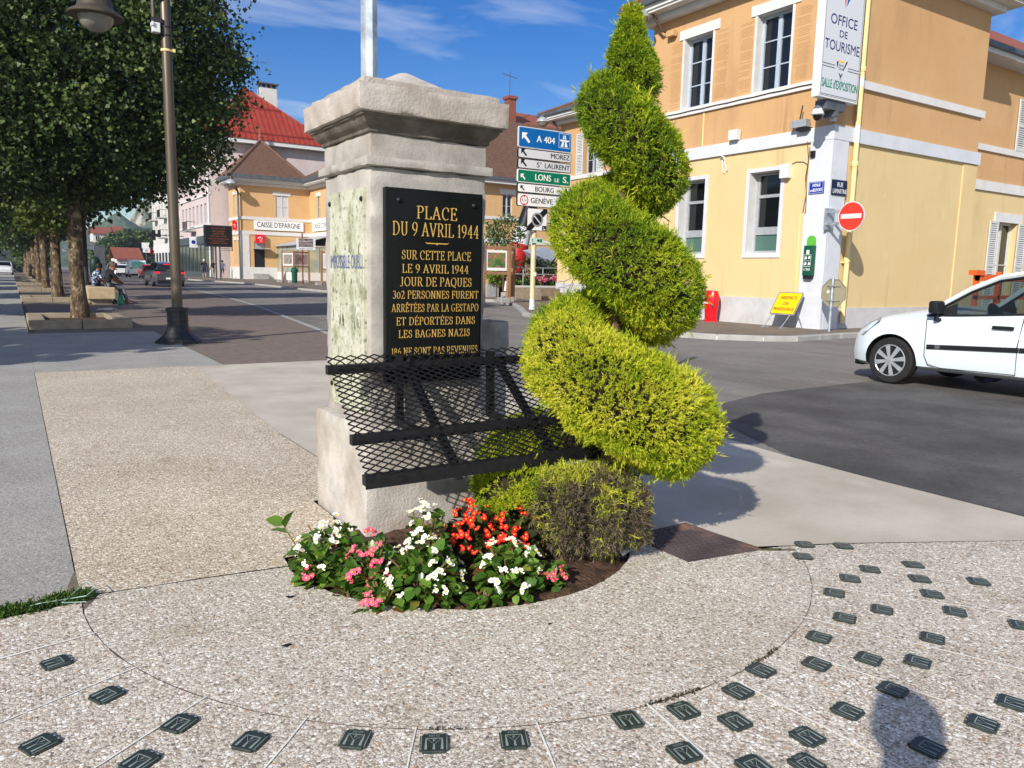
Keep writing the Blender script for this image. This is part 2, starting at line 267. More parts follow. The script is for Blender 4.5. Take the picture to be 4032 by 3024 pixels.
mt['agg'] = pebble('aggregate', 74, _pc, S(174, 163, 148)); mt['agg_ring'] = pebble('aggregate_ring', 78, _pc, S(176, 167, 152), seed=9)
_pl = [(c[0], tuple(a * q for a, q in zip(c[1], (1.0, .975, .92, 1)))) for c in _pc]; mt['agg_left'] = pebble('aggregate_walk', 74, _pl, S(172, 156, 132), seed=4)
mt['conc'] = layer(layer(layer(M('concrete_paving', S(176, 167, 150), S(188, 179, 163), S(198, 189, 174), scale=1.2, rough=.85, bump=.25, bscale=160, bdist=.004), S(160, 150, 134), 60, .55, .78, amt=.7), S(166, 156, 140), .9, .54, .68, amt=.5, seed=3), S(212, 205, 192), 2.2, .6, .72, stretch=(1, .4, 1), amt=.5, seed=8)
mt['asph_path'] = layer(layer(M('path_asphalt', S(150, 147, 140), S(166, 163, 155), scale=1.5, rough=.9, bump=.5, bscale=220, bdist=.006), S(92, 90, 85), 85, .50, .66, amt=.85), S(206, 203, 195), 75, .54, .68, amt=.85, seed=4)
mt['road'] = layer(layer(layer(M('road_asphalt', S(122, 118, 112), S(138, 133, 126), scale=.8, rough=.9, bump=.4, bscale=180, bdist=.006), S(98, 93, 87), 70, .5, .72, amt=.7), S(166, 158, 146), 110, .58, .74, amt=.7, seed=3), S(100, 95, 89), .5, .50, .62, stretch=(1, .25, 1), amt=.6, seed=6); layer(mt['road'], S(92, 88, 83), 26, .52, .66, amt=.55, seed=12, detail=9); layer(mt['road'], S(160, 152, 142), 9, .58, .72, amt=.45, seed=14, detail=9)
mt['patch'] = layer(layer(M('dark_asphalt', S(70, 68, 66), S(84, 82, 80), S(98, 96, 93), scale=1.1, rough=.85, bump=.4, bscale=160, bdist=.006), S(124, 122, 118), 90, .57, .73, amt=.7, seed=2), S(114, 110, 104), .7, .54, .7, stretch=(1, .3, 1), amt=.5, seed=5); layer(mt['patch'], S(62, 60, 58), 30, .52, .66, amt=.6, seed=12, detail=9); layer(mt['patch'], S(118, 115, 110), 10, .58, .72, amt=.4, seed=14, detail=9)
mt['pavers'] = tiles('small_pavers', S(112, 98, 88), S(134, 119, 106), 5.5)
mt['pave_far'] = layer(M('pavement_asphalt', S(112, 100, 88), S(128, 116, 102), scale=1.4, rough=.9, bump=.3, bscale=120, bdist=.004), S(92, 84, 78), 90, .5, .75, amt=.5)
mt['kerb'] = M('kerb_stone', S(148, 146, 142), S(168, 166, 160), scale=3, rough=.85, bump=.2, bscale=60)
mt['kerb_gap'] = M('kerb_joint', S(214, 208, 196), rough=.9)
mt['soil'] = layer(M('soil', S(58, 42, 32), S(84, 62, 46), S(104, 80, 60), scale=14, rough=.95, bump=.9, bscale=60, bdist=.02), S(134, 112, 88), 120, .62, .75, amt=.7)
mt['stone'] = layer(layer(layer(M('limestone', S(146, 142, 135), S(164, 159, 151), S(179, 174, 166), scale=5, rough=.9, bump=.4, bscale=90, bdist=.006), S(148, 126, 104), 3.2, .58, .75, amt=.55), S(112, 106, 100), 9, .6, .74, stretch=(1, 1, .5), amt=.5, seed=3), S(190, 184, 174), 14, .6, .74, amt=.45, seed=7)
layer(mt['stone'], S(104, 98, 90), 7, .56, .72, stretch=(1, 1, .14), amt=.5, seed=11); layer(mt['stone'], S(172, 140, 108), 9, .64, .74, stretch=(1, 1, .4), amt=.6, seed=17)
mt['stone_cap'] = layer(layer(M('rough_cap_stone', S(158, 148, 138), S(174, 165, 155), S(190, 183, 174), scale=6, rough=.92, bump=.5, bscale=80, bdist=.008), S(150, 130, 112), 4, .6, .75, amt=.4), S(126, 120, 112), 60, .62, .72, amt=.5, seed=2)
mt['stone_low'] = layer(layer(M('base_stone', S(156, 147, 135), S(174, 167, 156), S(192, 186, 177), scale=4, rough=.9, bump=.45, bscale=70, bdist=.01), S(160, 136, 112), 2.2, .55, .72, amt=.5), S(150, 150, 150), 2.6, .55, .68, amt=.5, seed=5)
mt['stone_dark'] = layer(M('shade_toned_moulding', S(84, 78, 70), S(104, 98, 88), S(122, 116, 106), scale=6, rough=.92, bump=.5, bscale=50, bdist=.01), S(84, 78, 70), 6, .55, .7, amt=.6, seed=1)  # moulding colour darkened to carry the shade beneath the cap
mt['granite'] = M('black_granite', (.006, .007, .007, 1), (.012, .014, .014, 1), scale=300, rough=.18, spec=.12)
mt['gold'] = M('gold_leaf', S(206, 160, 72), S(228, 190, 104), S(180, 130, 50), scale=160, rough=.5, metal=.2, spec=.5)
mt['bolt'] = M('dark_bolt', S(52, 52, 54), rough=.4, metal=.7)
mt['poster'] = layer(layer(layer(M('faded_poster', S(176, 177, 152), S(192, 193, 170), S(202, 203, 186), scale=7, rough=.35, spec=.5), S(128, 130, 98), 9, .50, .62, stretch=(1, 1.3, .9), amt=.75, seed=2), S(80, 82, 60), 34, .54, .66, amt=.8, seed=5), S(214, 216, 206), 5, .58, .75, stretch=(1, 2.4, .5), amt=.6, seed=9)
mt['ink_blue'] = M('blue_ink', S(84, 98, 150), rough=.4)
mt['ink_green'] = M('olive_ink', S(104, 106, 76), rough=.4)
mt['black_paint'] = M('black_paint', (.007, .007, .008, 1), (.014, .014, .015, 1), scale=40, rough=.45, spec=.25)
mt['galv'] = M('galvanised_steel', S(150, 158, 164), S(176, 184, 190), S(196, 204, 208), scale=9, rough=.5, metal=.55, rvar=.1)
mt['rust_iron'] = layer(M('cast_iron', S(84, 74, 74), S(104, 92, 90), scale=6, rough=.65, metal=.4), S(186, 138, 110), 2.2, .5, .68, amt=.8, seed=1)
mt['tagglass'] = M('dark_green_tile', S(38, 46, 42), S(52, 60, 54), scale=60, rough=.35, spec=.5)
mt['tagline'] = M('engraved_line', S(122, 134, 127), S(148, 160, 152), scale=80, rough=.6)
mt['white_strip'] = M('white_joint', S(236, 234, 226), S(214, 210, 200), scale=30, rough=.6)
mt['moss'] = leafmat('moss_green', [(0, S(38, 62, 20)), (1, S(86, 116, 44))], trans=.2)
# buildings
def plaster(name, c, c2, stain, s2=None):
    m = M(name, c, c2, scale=.7, rough=.9, bump=.25, bscale=70, bdist=.006)
    layer(m, stain, 1.1, .55, .78, stretch=(1, 1, .22), amt=.55, seed=3)
    layer(m, s2 or stain, 6, .6, .75, stretch=(1, 1, .4), amt=.5, seed=8); layer(m, tuple(q * .78 for q in stain[:3]) + (1,), 2.6, .58, .8, stretch=(1, 1, .07), amt=.75, seed=15); layer(m, tuple(q * 1.1 for q in c2[:3]) + (1,), 1.7, .58, .70, stretch=(1, 1, .8), amt=.5, seed=21)
    return m
mt['orange'] = plaster('orange_render', S(192, 152, 106), S(198, 159, 114), S(152, 120, 88), S(178, 140, 100))
mt['cream'] = plaster('yellow_render', S(208, 184, 134), S(213, 190, 142), S(184, 162, 120), S(194, 170, 120))
mt['orange2'] = plaster('orange_render_far', S(202, 162, 112), S(206, 168, 120), S(192, 152, 106))
mt['white_trim'] = layer(M('white_trim', S(204, 203, 200), S(213, 212, 210), scale=3, rough=.8), S(172, 169, 163), 5, .58, .75, stretch=(1, 1, .4), amt=.4)
mt['grey_trim'] = layer(M('blue_grey_trim', S(196, 199, 205), S(205, 208, 213), scale=2.5, rough=.8), S(170, 169, 168), 4, .58, .76, amt=.4)
mt['plinth'] = layer(M('plinth_render', S(182, 182, 182), S(195, 195, 195), scale=2.2, rough=.88, bump=.2, bscale=40), S(156, 150, 142), 2.6, .52, .72, amt=.5)
mt['winframe'] = M('blue_grey_window_frame', S(158, 170, 184), S(170, 182, 196), scale=5, rough=.6)
mt['glass'] = M('dark_glass', (.006, .007, .008, 1), rough=.06, spec=.6)
mt['glass_green'] = M('frosted_green_glass', S(74, 104, 96), rough=.25, spec=.5)
mt['alu'] = M('aluminium', S(160, 164, 168), S(176, 180, 184), scale=8, rough=.45, metal=.3)
mt['shutter'] = M('white_shutter', S(188, 188, 186), S(200, 200, 198), scale=6, rough=.65)
mt['zinc'] = M('zinc_gutter', S(86, 90, 94), S(108, 112, 116), scale=4, rough=.5, metal=.4)
mt['soffit'] = M('soffit_board', S(196, 194, 190), S(210, 208, 204), scale=3, rough=.8)
mt['brown_tiles'] = tiles('brown_roof_tiles', S(92, 66, 50), S(116, 84, 64), 3.0, 'X', w=.6, h=.28)
mt['brown_tiles_y'] = tiles('brown_roof_tiles_front', S(92, 66, 50), S(116, 84, 64), 3.0, 'Y', w=.6, h=.28)
mt['red_tiles'] = tiles('red_roof_tiles', S(132, 70, 52), S(154, 88, 66), 3.0, 'Y', w=.6, h=.28)
mt['red_metal'] = layer(M('red_metal_roof', S(142, 50, 38), S(154, 60, 46), scale=1, rough=.6), S(142, 78, 42), .5, .52, .72, amt=.6)
mt['pink'] = plaster('pink_render', S(196, 180, 176), S(204, 190, 186), S(182, 166, 162))
mt['pale'] = plaster('pale_render', S(200, 197, 190), S(208, 205, 199), S(184, 179, 170))
mt['slate'] = M('slate_panel', S(64, 74, 80), S(78, 88, 94), scale=3, rough=.5)
mt['dark'] = M('dark_interior', (.012, .012, .013, 1), rough=.6)
mt['red_sign'] = M('red_sign', S(212, 24, 40), rough=.4)
mt['white_sign'] = M('white_sign', S(232, 232, 230), rough=.35)
mt['grey_sign'] = M('grey_white_sign', S(206, 208, 212), rough=.35)
mt['txt_dark'] = M('dark_lettering', S(34, 36, 40), rough=.5)
mt['txt_blue'] = M('navy_lettering', S(38, 42, 104), rough=.5)
mt['txt_green'] = M('green_lettering', S(20, 128, 104), rough=.5)
mt['txt_white'] = M('white_lettering', S(238, 238, 236), rough=.5)
mt['sign_blue'] = M('blue_sign', S(0, 96, 168), rough=.35)
mt['sign_green'] = M('green_sign', S(0, 116, 84), rough=.35)
mt['sign_black'] = M('black_sign', S(22, 22, 26), rough=.4)
mt['sign_red'] = M('no_entry_red', S(206, 52, 40), S(216, 64, 50), scale=3, rough=.4)
mt['sign_yellow'] = M('yellow_sign', S(250, 196, 20), rough=.4)
mt['sign_back'] = M('sign_back', S(140, 134, 112), S(150, 144, 122), scale=5, rough=.6)
mt['enamel_blue'] = M('blue_enamel', S(20, 50, 150), rough=.25)
mt['enamel_navy'] = M('navy_enamel', S(14, 20, 62), rough=.25)
mt['bronze'] = M('bronze_paint', S(88, 80, 68), S(104, 94, 80), scale=6, rough=.42, metal=.55, stretch=(1, 1, .2))
mt['lamp_black'] = M('dark_grey_iron', S(48, 48, 50), S(60, 60, 62), scale=8, rough=.5, metal=.3)
mt['lampglass'] = M('smoked_lamp_glass', S(116, 112, 104), S(138, 134, 124), scale=5, rough=.2, spec=.6)
mt['white_plastic'] = M('white_plastic', S(214, 216, 216), rough=.45)
mt['cream_paint'] = M('cream_paint', S(226, 200, 138), S(234, 210, 150), scale=3, rough=.55)
mt['cream_post'] = M('cream_post', S(196, 184, 146), S(206, 196, 160), scale=3, rough=.55)
mt['wood'] = M('brown_wood', S(140, 104, 76), S(160, 122, 90), scale=6, rough=.75, stretch=(1, 1, .15))
mt['cable'] = M('grey_cable', S(92, 80, 72), rough=.7)
mt['white_car'] = M('white_car_paint', S(214, 224, 228), rough=.22, spec=.5, coat=.5)
mt['rubber'] = M('tyre_rubber', (.012, .012, .012, 1), (.022, .021, .02, 1), scale=30, rough=.8)
mt['hubcap'] = M('silver_hubcap', S(168, 172, 176), S(186, 190, 194), scale=20, rough=.35, metal=.5)
mt['black_trim'] = M('black_trim', S(28, 29, 31), rough=.5)
mt['headlamp'] = M('headlamp_lens', S(120, 126, 134), S(150, 156, 164), scale=14, rough=.12, spec=.6)
mt['suv'] = M('dark_grey_car_paint', S(66, 68, 74), rough=.2, spec=.5, coat=.6)
mt['tail'] = M('tail_light', S(180, 16, 26), rough=.25, emit=(S(230, 20, 30), 1.2))
mt['tail_off'] = M('red_lamp_lens', S(130, 16, 20), rough=.25)
mt['red_plastic'] = M('glossy_red_plastic', S(206, 12, 28), rough=.28, spec=.5)
mt['dgreen'] = M('dark_green_plastic', S(20, 78, 60), rough=.4)
mt['lgreen'] = M('light_green_plastic', S(92, 172, 60), rough=.45)
mt['bench'] = layer(M('washed_concrete', S(176, 156, 122), S(194, 174, 140), scale=6, rough=.88, bump=.4, bscale=60), S(146, 126, 96), 20, .55, .7, amt=.5)
mt['planter'] = layer(M('planter_concrete', S(140, 128, 108), S(158, 146, 126), scale=5, rough=.9, bump=.4, bscale=60), S(112, 100, 84), 9, .55, .72, amt=.5)
mt['bark'] = layer(layer(M('mottled_bark', S(58, 48, 36), S(92, 76, 58), S(120, 102, 80), scale=9, rough=.95, bump=1, bscale=26, bdist=.05, stretch=(1, 1, .45)), S(168, 152, 126), 8, .54, .62, stretch=(1, 1, .5), amt=.85, seed=2), S(70, 64, 40), 3, .56, .7, amt=.6, seed=6)
mt['twig'] = M('twig_bark', S(84, 66, 50), S(108, 88, 70), scale=20, rough=.9)
mt['skin'] = M('skin', S(176, 124, 98), rough=.6)
mt['skin_dark'] = M('tanned_skin', S(140, 94, 72), rough=.6)
mt['cloth_black'] = M('black_cloth', S(30, 30, 33), S(38, 38, 42), scale=20, rough=.9)
mt['cloth_navy'] = M('navy_cloth', S(38, 44, 62), S(48, 54, 74), scale=20, rough=.9)
mt['cloth_grey'] = M('grey_cloth', S(108, 110, 114), S(128, 130, 134), scale=12, rough=.9)
mt['cloth_blue'] = M('blue_grey_cloth', S(88, 102, 124), rough=.9)
mt['cloth_beige'] = M('beige_cloth', S(176, 164, 142), rough=.9)
mt['cloth_print'] = M('blue_white_print', S(30, 40, 66), S(70, 90, 130), S(196, 208, 226), scale=16, rough=.9, lo=.44, hi=.56)
mt['hair_dark'] = M('dark_hair', S(26, 22, 20), rough=.6)
mt['hair_grey'] = M('grey_hair', S(196, 194, 190), rough=.7)
mt['hair_brown'] = M('brown_grey_hair', S(104, 90, 76), rough=.7)
mt['hair_thin'] = M('cropped_hair', S(86, 70, 60), rough=.7)
# ---------------- the setting ----------------
PC = (1.80, 3.23)                                     # centre of the round paving
def sheet(name, outer, z, mat, holes=()):
    bm = bmesh.new()
    for loop in [outer] + list(holes):
        vs = [bm.verts.new((p[0], p[1], z)) for p in loop]
        for i in range(len(vs)): bm.edges.new((vs[i], vs[(i + 1) % len(vs)]))
    bmesh.ops.triangle_fill(bm, use_beauty=True, edges=bm.edges[:])
    for f in bm.faces:
        f.normal_update()
        if f.normal.z < 0: f.normal_flip()
    me = bpy.data.meshes.new(name); bm.to_mesh(me); bm.free(); me.materials.append(mat)
    return tag(link(name, me), kind='structure')
circ = lambda r, n=96, a0=0, c=PC: [(c[0] + r * math.cos(a0 + 2 * math.pi * i / n), c[1] + r * math.sin(a0 + 2 * math.pi * i / n)) for i in range(n)]
mt['far_ground'] = M('far_ground', S(96, 100, 74), S(120, 118, 92), scale=.05, rough=.95)
sheet('ground', [(-400, -50), (680, -50), (680, 960), (-400, 960)], -.03, mt['far_ground'])
mt['car_park'] = mt['road']
sheet('road', [(4.72, -14), (80, -14), (80, 30), (40, 60), (34, 200), (60, 420), (6, 420), (9.6, 95), (9.2, 51), (7.28, 27.6), (5.69, 16.3), (4.75, 10.8)], -.012, mt['road'])
sheet('asphalt_patch', [(4.75, -14), (16, -14), (16, 5.9), (9.1, 5.86), (7.2, 5.78), (6.2, 5.5), (5.3, 4.6), (4.78, 3.5)], -.008, mt['patch'])
rng0 = random.Random(5)
def wob(pts, step, a, rg=rng0):
    out = []
    for i in range(len(pts)):
        p, q = Vector(pts[i]), Vector(pts[(i + 1) % len(pts)]); n = max(1, int((q - p).length / step))
        for k in range(n): out.append(tuple(p.lerp(q, k / n) + Vector((rg.uniform(-a, a), rg.uniform(-a, a)))))
    return out
sheet('path', [(-7.5, 3.12), (-.14, 3.275), (.152, 3.30), (.156, 6), (.166, 10.8), (.22, 17), (.3, 60), (.3, 330), (-6, 330)], -.004, mt['asph_path'])
# washed aggregate: the outer slab has a round hole for the ring slab, cast with a thin open joint between them
mt['joint_bed'] = M('joint_fill', S(104, 94, 82), S(136, 124, 108), scale=12, rough=.95); sheet('joint_bed', circ(1.70, 80), -.0035, mt['joint_bed'], [circ(1.58, 80)])
def arc_pts(r, a0, a1, n): return [(PC[0] + r * math.cos(R(a0 + (a1 - a0) * i / n)), PC[1] + r * math.sin(R(a0 + (a1 - a0) * i / n))) for i in range(n + 1)]
def jag(pts, a, rg=random.Random(3)): return [(p[0] + rg.uniform(-a, a), p[1] + rg.uniform(-a, a)) for p in pts]
# outer slab (front and sides): between the ring joint and the plaza edges
sheet('outer_paving', [(.155, 3.285), (-.14, 3.262), (-7.5, 3.1)] + [(-7.5, -12), (4.66, -12), (4.66, 1.55), (3.38, 2.20), (3.02, 2.34)] + jag(list(reversed(arc_pts(1.648, -178.0, -36, 110))), .0018), 0, mt['agg'])
# walkway slab behind the ring, split from it by a thin crack
sheet('walk_paving', [(.17, 10.79), (.160, 6), (.157, 3.44)] + jag([(.22, 3.336), (.40, 3.318), (.6, 3.298), (.8, 3.275), (.955, 3.255)], .003) + [(.965, 3.36), (1.365, 3.372), (1.365, 4.15), (1.725, 4.15), (1.725, 6), (1.83, 8), (1.955, 10.79)], 0, mt['agg_left'])
# ring slab round the planting bed
bed = jag(arc_pts(.85, -180, -18, 90), .004)
sheet('ring_paving', jag(arc_pts(1.644, -178.6, -37, 110), .0018) + [(2.955, 2.335), (2.545, 2.395), (2.538, 2.78)] + list(reversed([p for p in bed if p[0] < 2.535 or p[1] < 2.7])) + [(.95, 3.246), (.6, 3.29), (.22, 3.328)], 0, mt['agg_ring'])
sheet('concrete_paving', [(1.735, 10.79), (1.735, 4.16)] + [(2.0, 4.16), (2.12, 4.14), (2.12, 3.38), (2.62, 2.96), (2.61, 2.815), (2.955, 2.825), (3.0, 2.38), (3.40, 2.21), (4.665, 1.56), (4.66, -12)] + [(4.72, -12), (4.74, 2.76), (4.78, 3.6), (4.84, 4.1), (4.76, 10.79)], -.003, mt['conc'])
# the soil of the bed, slightly domed and lower than the paving at its rim
g = MB(); g.sheet = True; N = 46
def soil_z(x, y):
    d = math.hypot(x - PC[0], y - PC[1]) / .86
    return -.028 + .05 * max(0, 1 - d ** 3) + .012 * mnoise.noise((x * 9, y * 9, 1)) + .008 * mnoise.noise((x * 30, y * 30, 4))
vi = {}
for i in range(N + 1):
    for j in range(N + 1):
        x = PC[0] - .87 + 1.74 * i / N; y = PC[1] - .87 + 1.3 * j / N
        vi[i, j] = len(g.v); g.v.append((x, y, soil_z(x, y)))
for i in range(N):
    for j in range(N):
        g.f.append((vi[i, j], vi[i + 1, j], vi[i + 1, j + 1], vi[i, j + 1])); g.m.append(0)
tag(g.build('soil_bed', mt['soil'], smooth=60), kind='structure')
# white joint strips set radially into the paving
for k, a in enumerate((-41.8, -52.1, -64.5, -74.6, -86.4, -98.4, -111, -123.2, -134.6, -146.8, -158.6, -170.6)):
    m_ = MB(); u = Vector((math.cos(R(a)), math.sin(R(a)), 0)); n_ = Vector((-u.y, u.x, 0)); c = Vector((PC[0], PC[1], .0035)); wd = .0055 if -170 < a < -110 else .008
    pts = [1.64 + .12 * i for i in range(34)]; rg = random.Random(k)
    A = [c + u * r + n_ * (wd / 2 + rg.uniform(-.0012, .0012)) for r in pts]; B = [c + u * r - n_ * (wd / 2 + rg.uniform(-.0012, .0012)) for r in pts]
    for i in range(33): m_.quad(A[i], B[i], B[i + 1], A[i + 1])
    m_.sheet = False; tag(m_.build('paving_joint', mt['white_strip']), kind='structure')
# strip of pavers and worn asphalt towards the trees
sheet('planted_strip', [(.168, 10.8), (2.35, 10.8), (2.35, 17.0), (.222, 17.0)], -.0035, mt['asph_path'])
sheet('paver_strip', [(2.36, 10.81), (4.6, 10.81), (5.5, 16.3), (7.1, 27.6), (8.0, 36.7), (8.9, 51), (9.2, 95), (9.2, 320), (.32, 320), (.32, 17.02), (2.36, 17.02)], -.0035, mt['pavers'])
sheet('edge_strip', [(4.61, 10.81), (4.74, 10.81), (5.66, 16.3), (7.26, 27.6), (8.16, 36.7), (9.08, 51), (9.4, 95), (9.4, 320), (9.21, 320), (9.21, 95), (8.91, 51), (8.01, 36.7), (7.11, 27.6), (5.51, 16.3)], -.003, mt['kerb'])
# raised pavement along the yellow buildings with its kerb stones
PZ = .10
pave = [(24.5, 10.9), (15.8, 10.62), (14.0, 10.43), (13.3, 10.75), (12.6, 11.4), (12.15, 12.4), (12.4, 15), (12.9, 18.2), (13.4, 20.1), (15.4, 23.4), (17.2, 26.6), (18.4, 30), (15.2, 42), (15.3, 47), (15.7, 55), (16.2, 65), (15.7, 72.5), (14.8, 80.7), (16.0, 92.8), (16.5, 120), (17.5, 200)]
sheet('pavement', [(p[0] + .1, p[1] + .05) for p in pave] + [(24, 200), (60, 120), (60, 10.95)], PZ, mt['pave_far'])
k_ = MB(); rg = random.Random(2)
P = [Vector((p[0], p[1], 0)) for p in pave]
for i in range(len(P) - 1):
    d = (P[i + 1] - P[i]); L_ = d.length; d.normalize(); n = max(1, round(L_ / 1.0)); sp = L_ / n
    nn = Vector((d.y, -d.x, 0))                                   # towards the pavement
    for q in range(n):
        a = P[i] + d * (sp * q + .012); b = P[i] + d * (sp * (q + 1) - .012); z = PZ + .004 + rg.uniform(-.002, .002)
        o = [a, b, b + nn * .16, a + nn * .16]
        v = [Vector((p.x, p.y, -.02)) for p in o] + [Vector((p.x, p.y, z - .02)) for p in o[:2]] + [Vector((p.x + nn.x * .02, p.y + nn.y * .02, z)) for p in o[:2]] + [Vector((p.x, p.y, z)) for p in o[2:]]
        k_.add(v, [(0, 1, 5, 4), (4, 5, 7, 6), (6, 7, 8, 9), (1, 2, 8, 7, 5), (0, 4, 6, 9, 3), (2, 3, 9, 8)])
        c0 = P[i] + d * (sp * (q + 1)); 
        k_.box(0, 0, 0, 0, 0, 0) if False else k_.prism([c0 - d * .011 + Vector((0, 0, -.01)), c0 + d * .011 + Vector((0, 0, -.01)), c0 + d * .011 + Vector((0, 0, PZ - .02)), c0 - d * .011 + Vector((0, 0, PZ - .02))], nn * .15, 1)
tag(k_.build('kerb', [mt['kerb'], mt['kerb_gap']]), kind='structure')
# a small drain grate in the road edge and the square iron cover beside the bed
def grid_iron(m_, x0, x1, y0, y1, z):
    m_.bbox(x0, x1, y0, y1, z - .03, z, .004)
# ---------------- memorial pillar ----------------
def rough_block(mb, x0, x1, y0, y1, z0, z1, step=.03, amp=.005, chip=.012, mi=0, seed=0, top=None, skip=()):
    """stone block: gridded faces displaced by one noise so that faces meet, edges worn back unevenly"""
    X0 = np.array([x0, y0, z0]); X1 = np.array([x1, y1, z1]); keys = {}
    ns = [max(2, int(round((X1[i] - X0[i]) / step))) for i in range(3)]
    def vert(i):
        if i in keys: return keys[i]
        p = [X0[a] + (X1[a] - X0[a]) * i[a] / ns[a] for a in range(3)]
        onb = [(-1 if i[a] == 0 else 1 if i[a] == ns[a] else 0) for a in range(3)]; nb = sum(1 for q in onb if q)
        q = Vector((p[0] * 7 + seed, p[1] * 7, p[2] * 7)); d = mnoise.fractal(q, .6, 2.1, 4) * amp
        if nb >= 2:
            c = chip * (.35 + .9 * max(0, mnoise.noise(Vector((p[0] * 11, p[1] * 11 + seed, p[2] * 11))) + .35)); d -= c
        for a in range(3): p[a] += onb[a] * d
        if top and i[2] == ns[2]: p[2] = top(p[0], p[1]) + d
        keys[i] = len(mb.v); mb.v.append(tuple(p)); return keys[i]
    for ax in range(3):
        b, c = [(1, 2), (2, 0), (0, 1)][ax]
        for side in (0, ns[ax]):
            if (ax, side > 0) in skip: continue
            for j in range(ns[b]):
                for k in range(ns[c]):
                    def I(jj, kk):
                        t = [0, 0, 0]; t[ax] = side; t[b] = jj; t[c] = kk; return tuple(t)
                    q = [vert(I(j, k)), vert(I(j + 1, k)), vert(I(j + 1, k + 1)), vert(I(j, k + 1))]
                    mb.f.append(tuple(q if side else q[::-1])); mb.m.append(mi)
    return mb
pil = thing('memorial_pillar', 'old limestone gate pillar with heavy cap, black memorial plaque and faded picture panel', 'monument', (1.745, 3.765, 0))
x0, x1, y0, y1 = 1.43, 2.06, 3.45, 4.08
m_ = rough_block(MB(), 1.38, 2.11, 3.40, 4.13, -.04, .55, amp=.003, chip=.008, seed=1, top=lambda x, y: .55 + .0 * x); m_.build('plinth', mt['stone_low'], pil, smooth=50)
m_ = rough_block(MB(), x0, x1, y0, y1, .535, 1.785, amp=.0035, chip=.008, seed=2); m_.build('shaft', mt['stone'], pil, smooth=50)
m_ = rough_block(MB(), x0 - .026, x1 + .026, y0 - .026, y1 + .026, 1.782, 1.828, step=.02, amp=.002, chip=.006, seed=3)
m_.build('necking_band', mt['stone'], pil, smooth=50)
m_ = rough_block(MB(), x0 + .002, x1 - .002, y0 + .002, y1 - .002, 1.822, 1.935, amp=.003, chip=.004, seed=4); m_.build('frieze', mt['stone'], pil, smooth=50)
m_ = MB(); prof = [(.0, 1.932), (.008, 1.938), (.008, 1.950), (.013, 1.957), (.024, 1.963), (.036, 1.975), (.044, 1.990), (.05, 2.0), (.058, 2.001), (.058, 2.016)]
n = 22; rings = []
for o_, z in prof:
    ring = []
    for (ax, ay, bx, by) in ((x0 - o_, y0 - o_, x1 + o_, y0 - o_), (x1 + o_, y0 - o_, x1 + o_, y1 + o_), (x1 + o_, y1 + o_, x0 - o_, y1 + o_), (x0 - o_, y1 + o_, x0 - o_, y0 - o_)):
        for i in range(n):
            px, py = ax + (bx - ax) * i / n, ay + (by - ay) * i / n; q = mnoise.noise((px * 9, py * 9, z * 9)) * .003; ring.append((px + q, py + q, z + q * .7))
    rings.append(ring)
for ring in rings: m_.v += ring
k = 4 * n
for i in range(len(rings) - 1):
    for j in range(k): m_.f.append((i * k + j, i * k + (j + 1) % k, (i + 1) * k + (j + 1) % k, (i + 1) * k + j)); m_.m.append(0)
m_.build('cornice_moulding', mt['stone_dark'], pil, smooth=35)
c_ = .082
rough_block(cp := MB(), x0 - c_, x1 + c_, y0 - c_, y1 + c_, 2.012, 2.136, step=.0175, amp=.0024, chip=.0055, seed=6)
l_ = .047
def captop(x, y):
    v = max(abs(x - 1.745), abs(y - 3.765)) / .31; q = math.hypot(x - 1.745, y - 3.765) / .34; k = max(v, q * .97)
    return 2.166 + .142 * (max(0, 1 - k) ** 1.15 if k > .08 else .92 ** 1.15 - k * .2)
rough_block(cp, x0 - l_, x1 + l_, y0 - l_, y1 + l_, 2.126, 2.166, step=.0175, amp=.0022, chip=.004, seed=11, top=captop); cp.build('cap', mt['stone_cap'], pil, smooth=45)
# plaque with gilt letters
pl = MB(); pl.bbox(1.492, 2.020, 3.415, 3.452, .757, 1.690, .006); pl.bbox(1.508, 2.008, 3.409, 3.4155, .775, 1.678, .003)
plaque = pl.build('plaque', mt['granite'], pil)
tx = MB(); yv = 3.4075
for body, xa, xb, za, zb in [("PLACE", 1.650, 1.867, 1.552, 1.612), ("DU 9 AVRIL 1944", 1.524, 1.993, 1.470, 1.534), ("SUR CETTE PLACE", 1.572, 1.949, 1.358, 1.401), ("LE 9 AVRIL 1944", 1.574, 1.937, 1.294, 1.335), ("JOUR DE PAQUES", 1.565, 1.956, 1.230, 1.273), ("302 PERSONNES FURENT", 1.524, 1.996, 1.170, 1.208), ("ARRÊTÉES PAR LA GESTAPO", 1.519, 1.997, 1.106, 1.144), ("ET DÉPORTÉES DANS", 1.543, 1.978, 1.042, 1.080), ("LES BAGNES NAZIS", 1.555, 1.949, .981, 1.018), ("186 NE SONT PAS REVENUES", 1.518, 1.995, .895, .932)]:
    dx = .0 
    serif(tx, body, (xa, yv, za), (1, 0, 0), (0, 0, 1), (zb - za) * .98, xb - xa)
for z, xa, xb in ((1.438, 1.693, 1.827), (.868, 1.69, 1.82)):
    tx.poly([(xa, yv, z + .004), (xa + .012, yv, z - .004), ((xa + xb) / 2 - .006, yv, z - .004), ((xa + xb) / 2, yv, z - .010), ((xa + xb) / 2 + .006, yv, z - .004), (xb - .012, yv, z - .004), (xb, yv, z + .004), (xb - .012, yv, z + .001), (xa + .012, yv, z + .001)])
tx.build('lettering', mt['gold'], plaque)
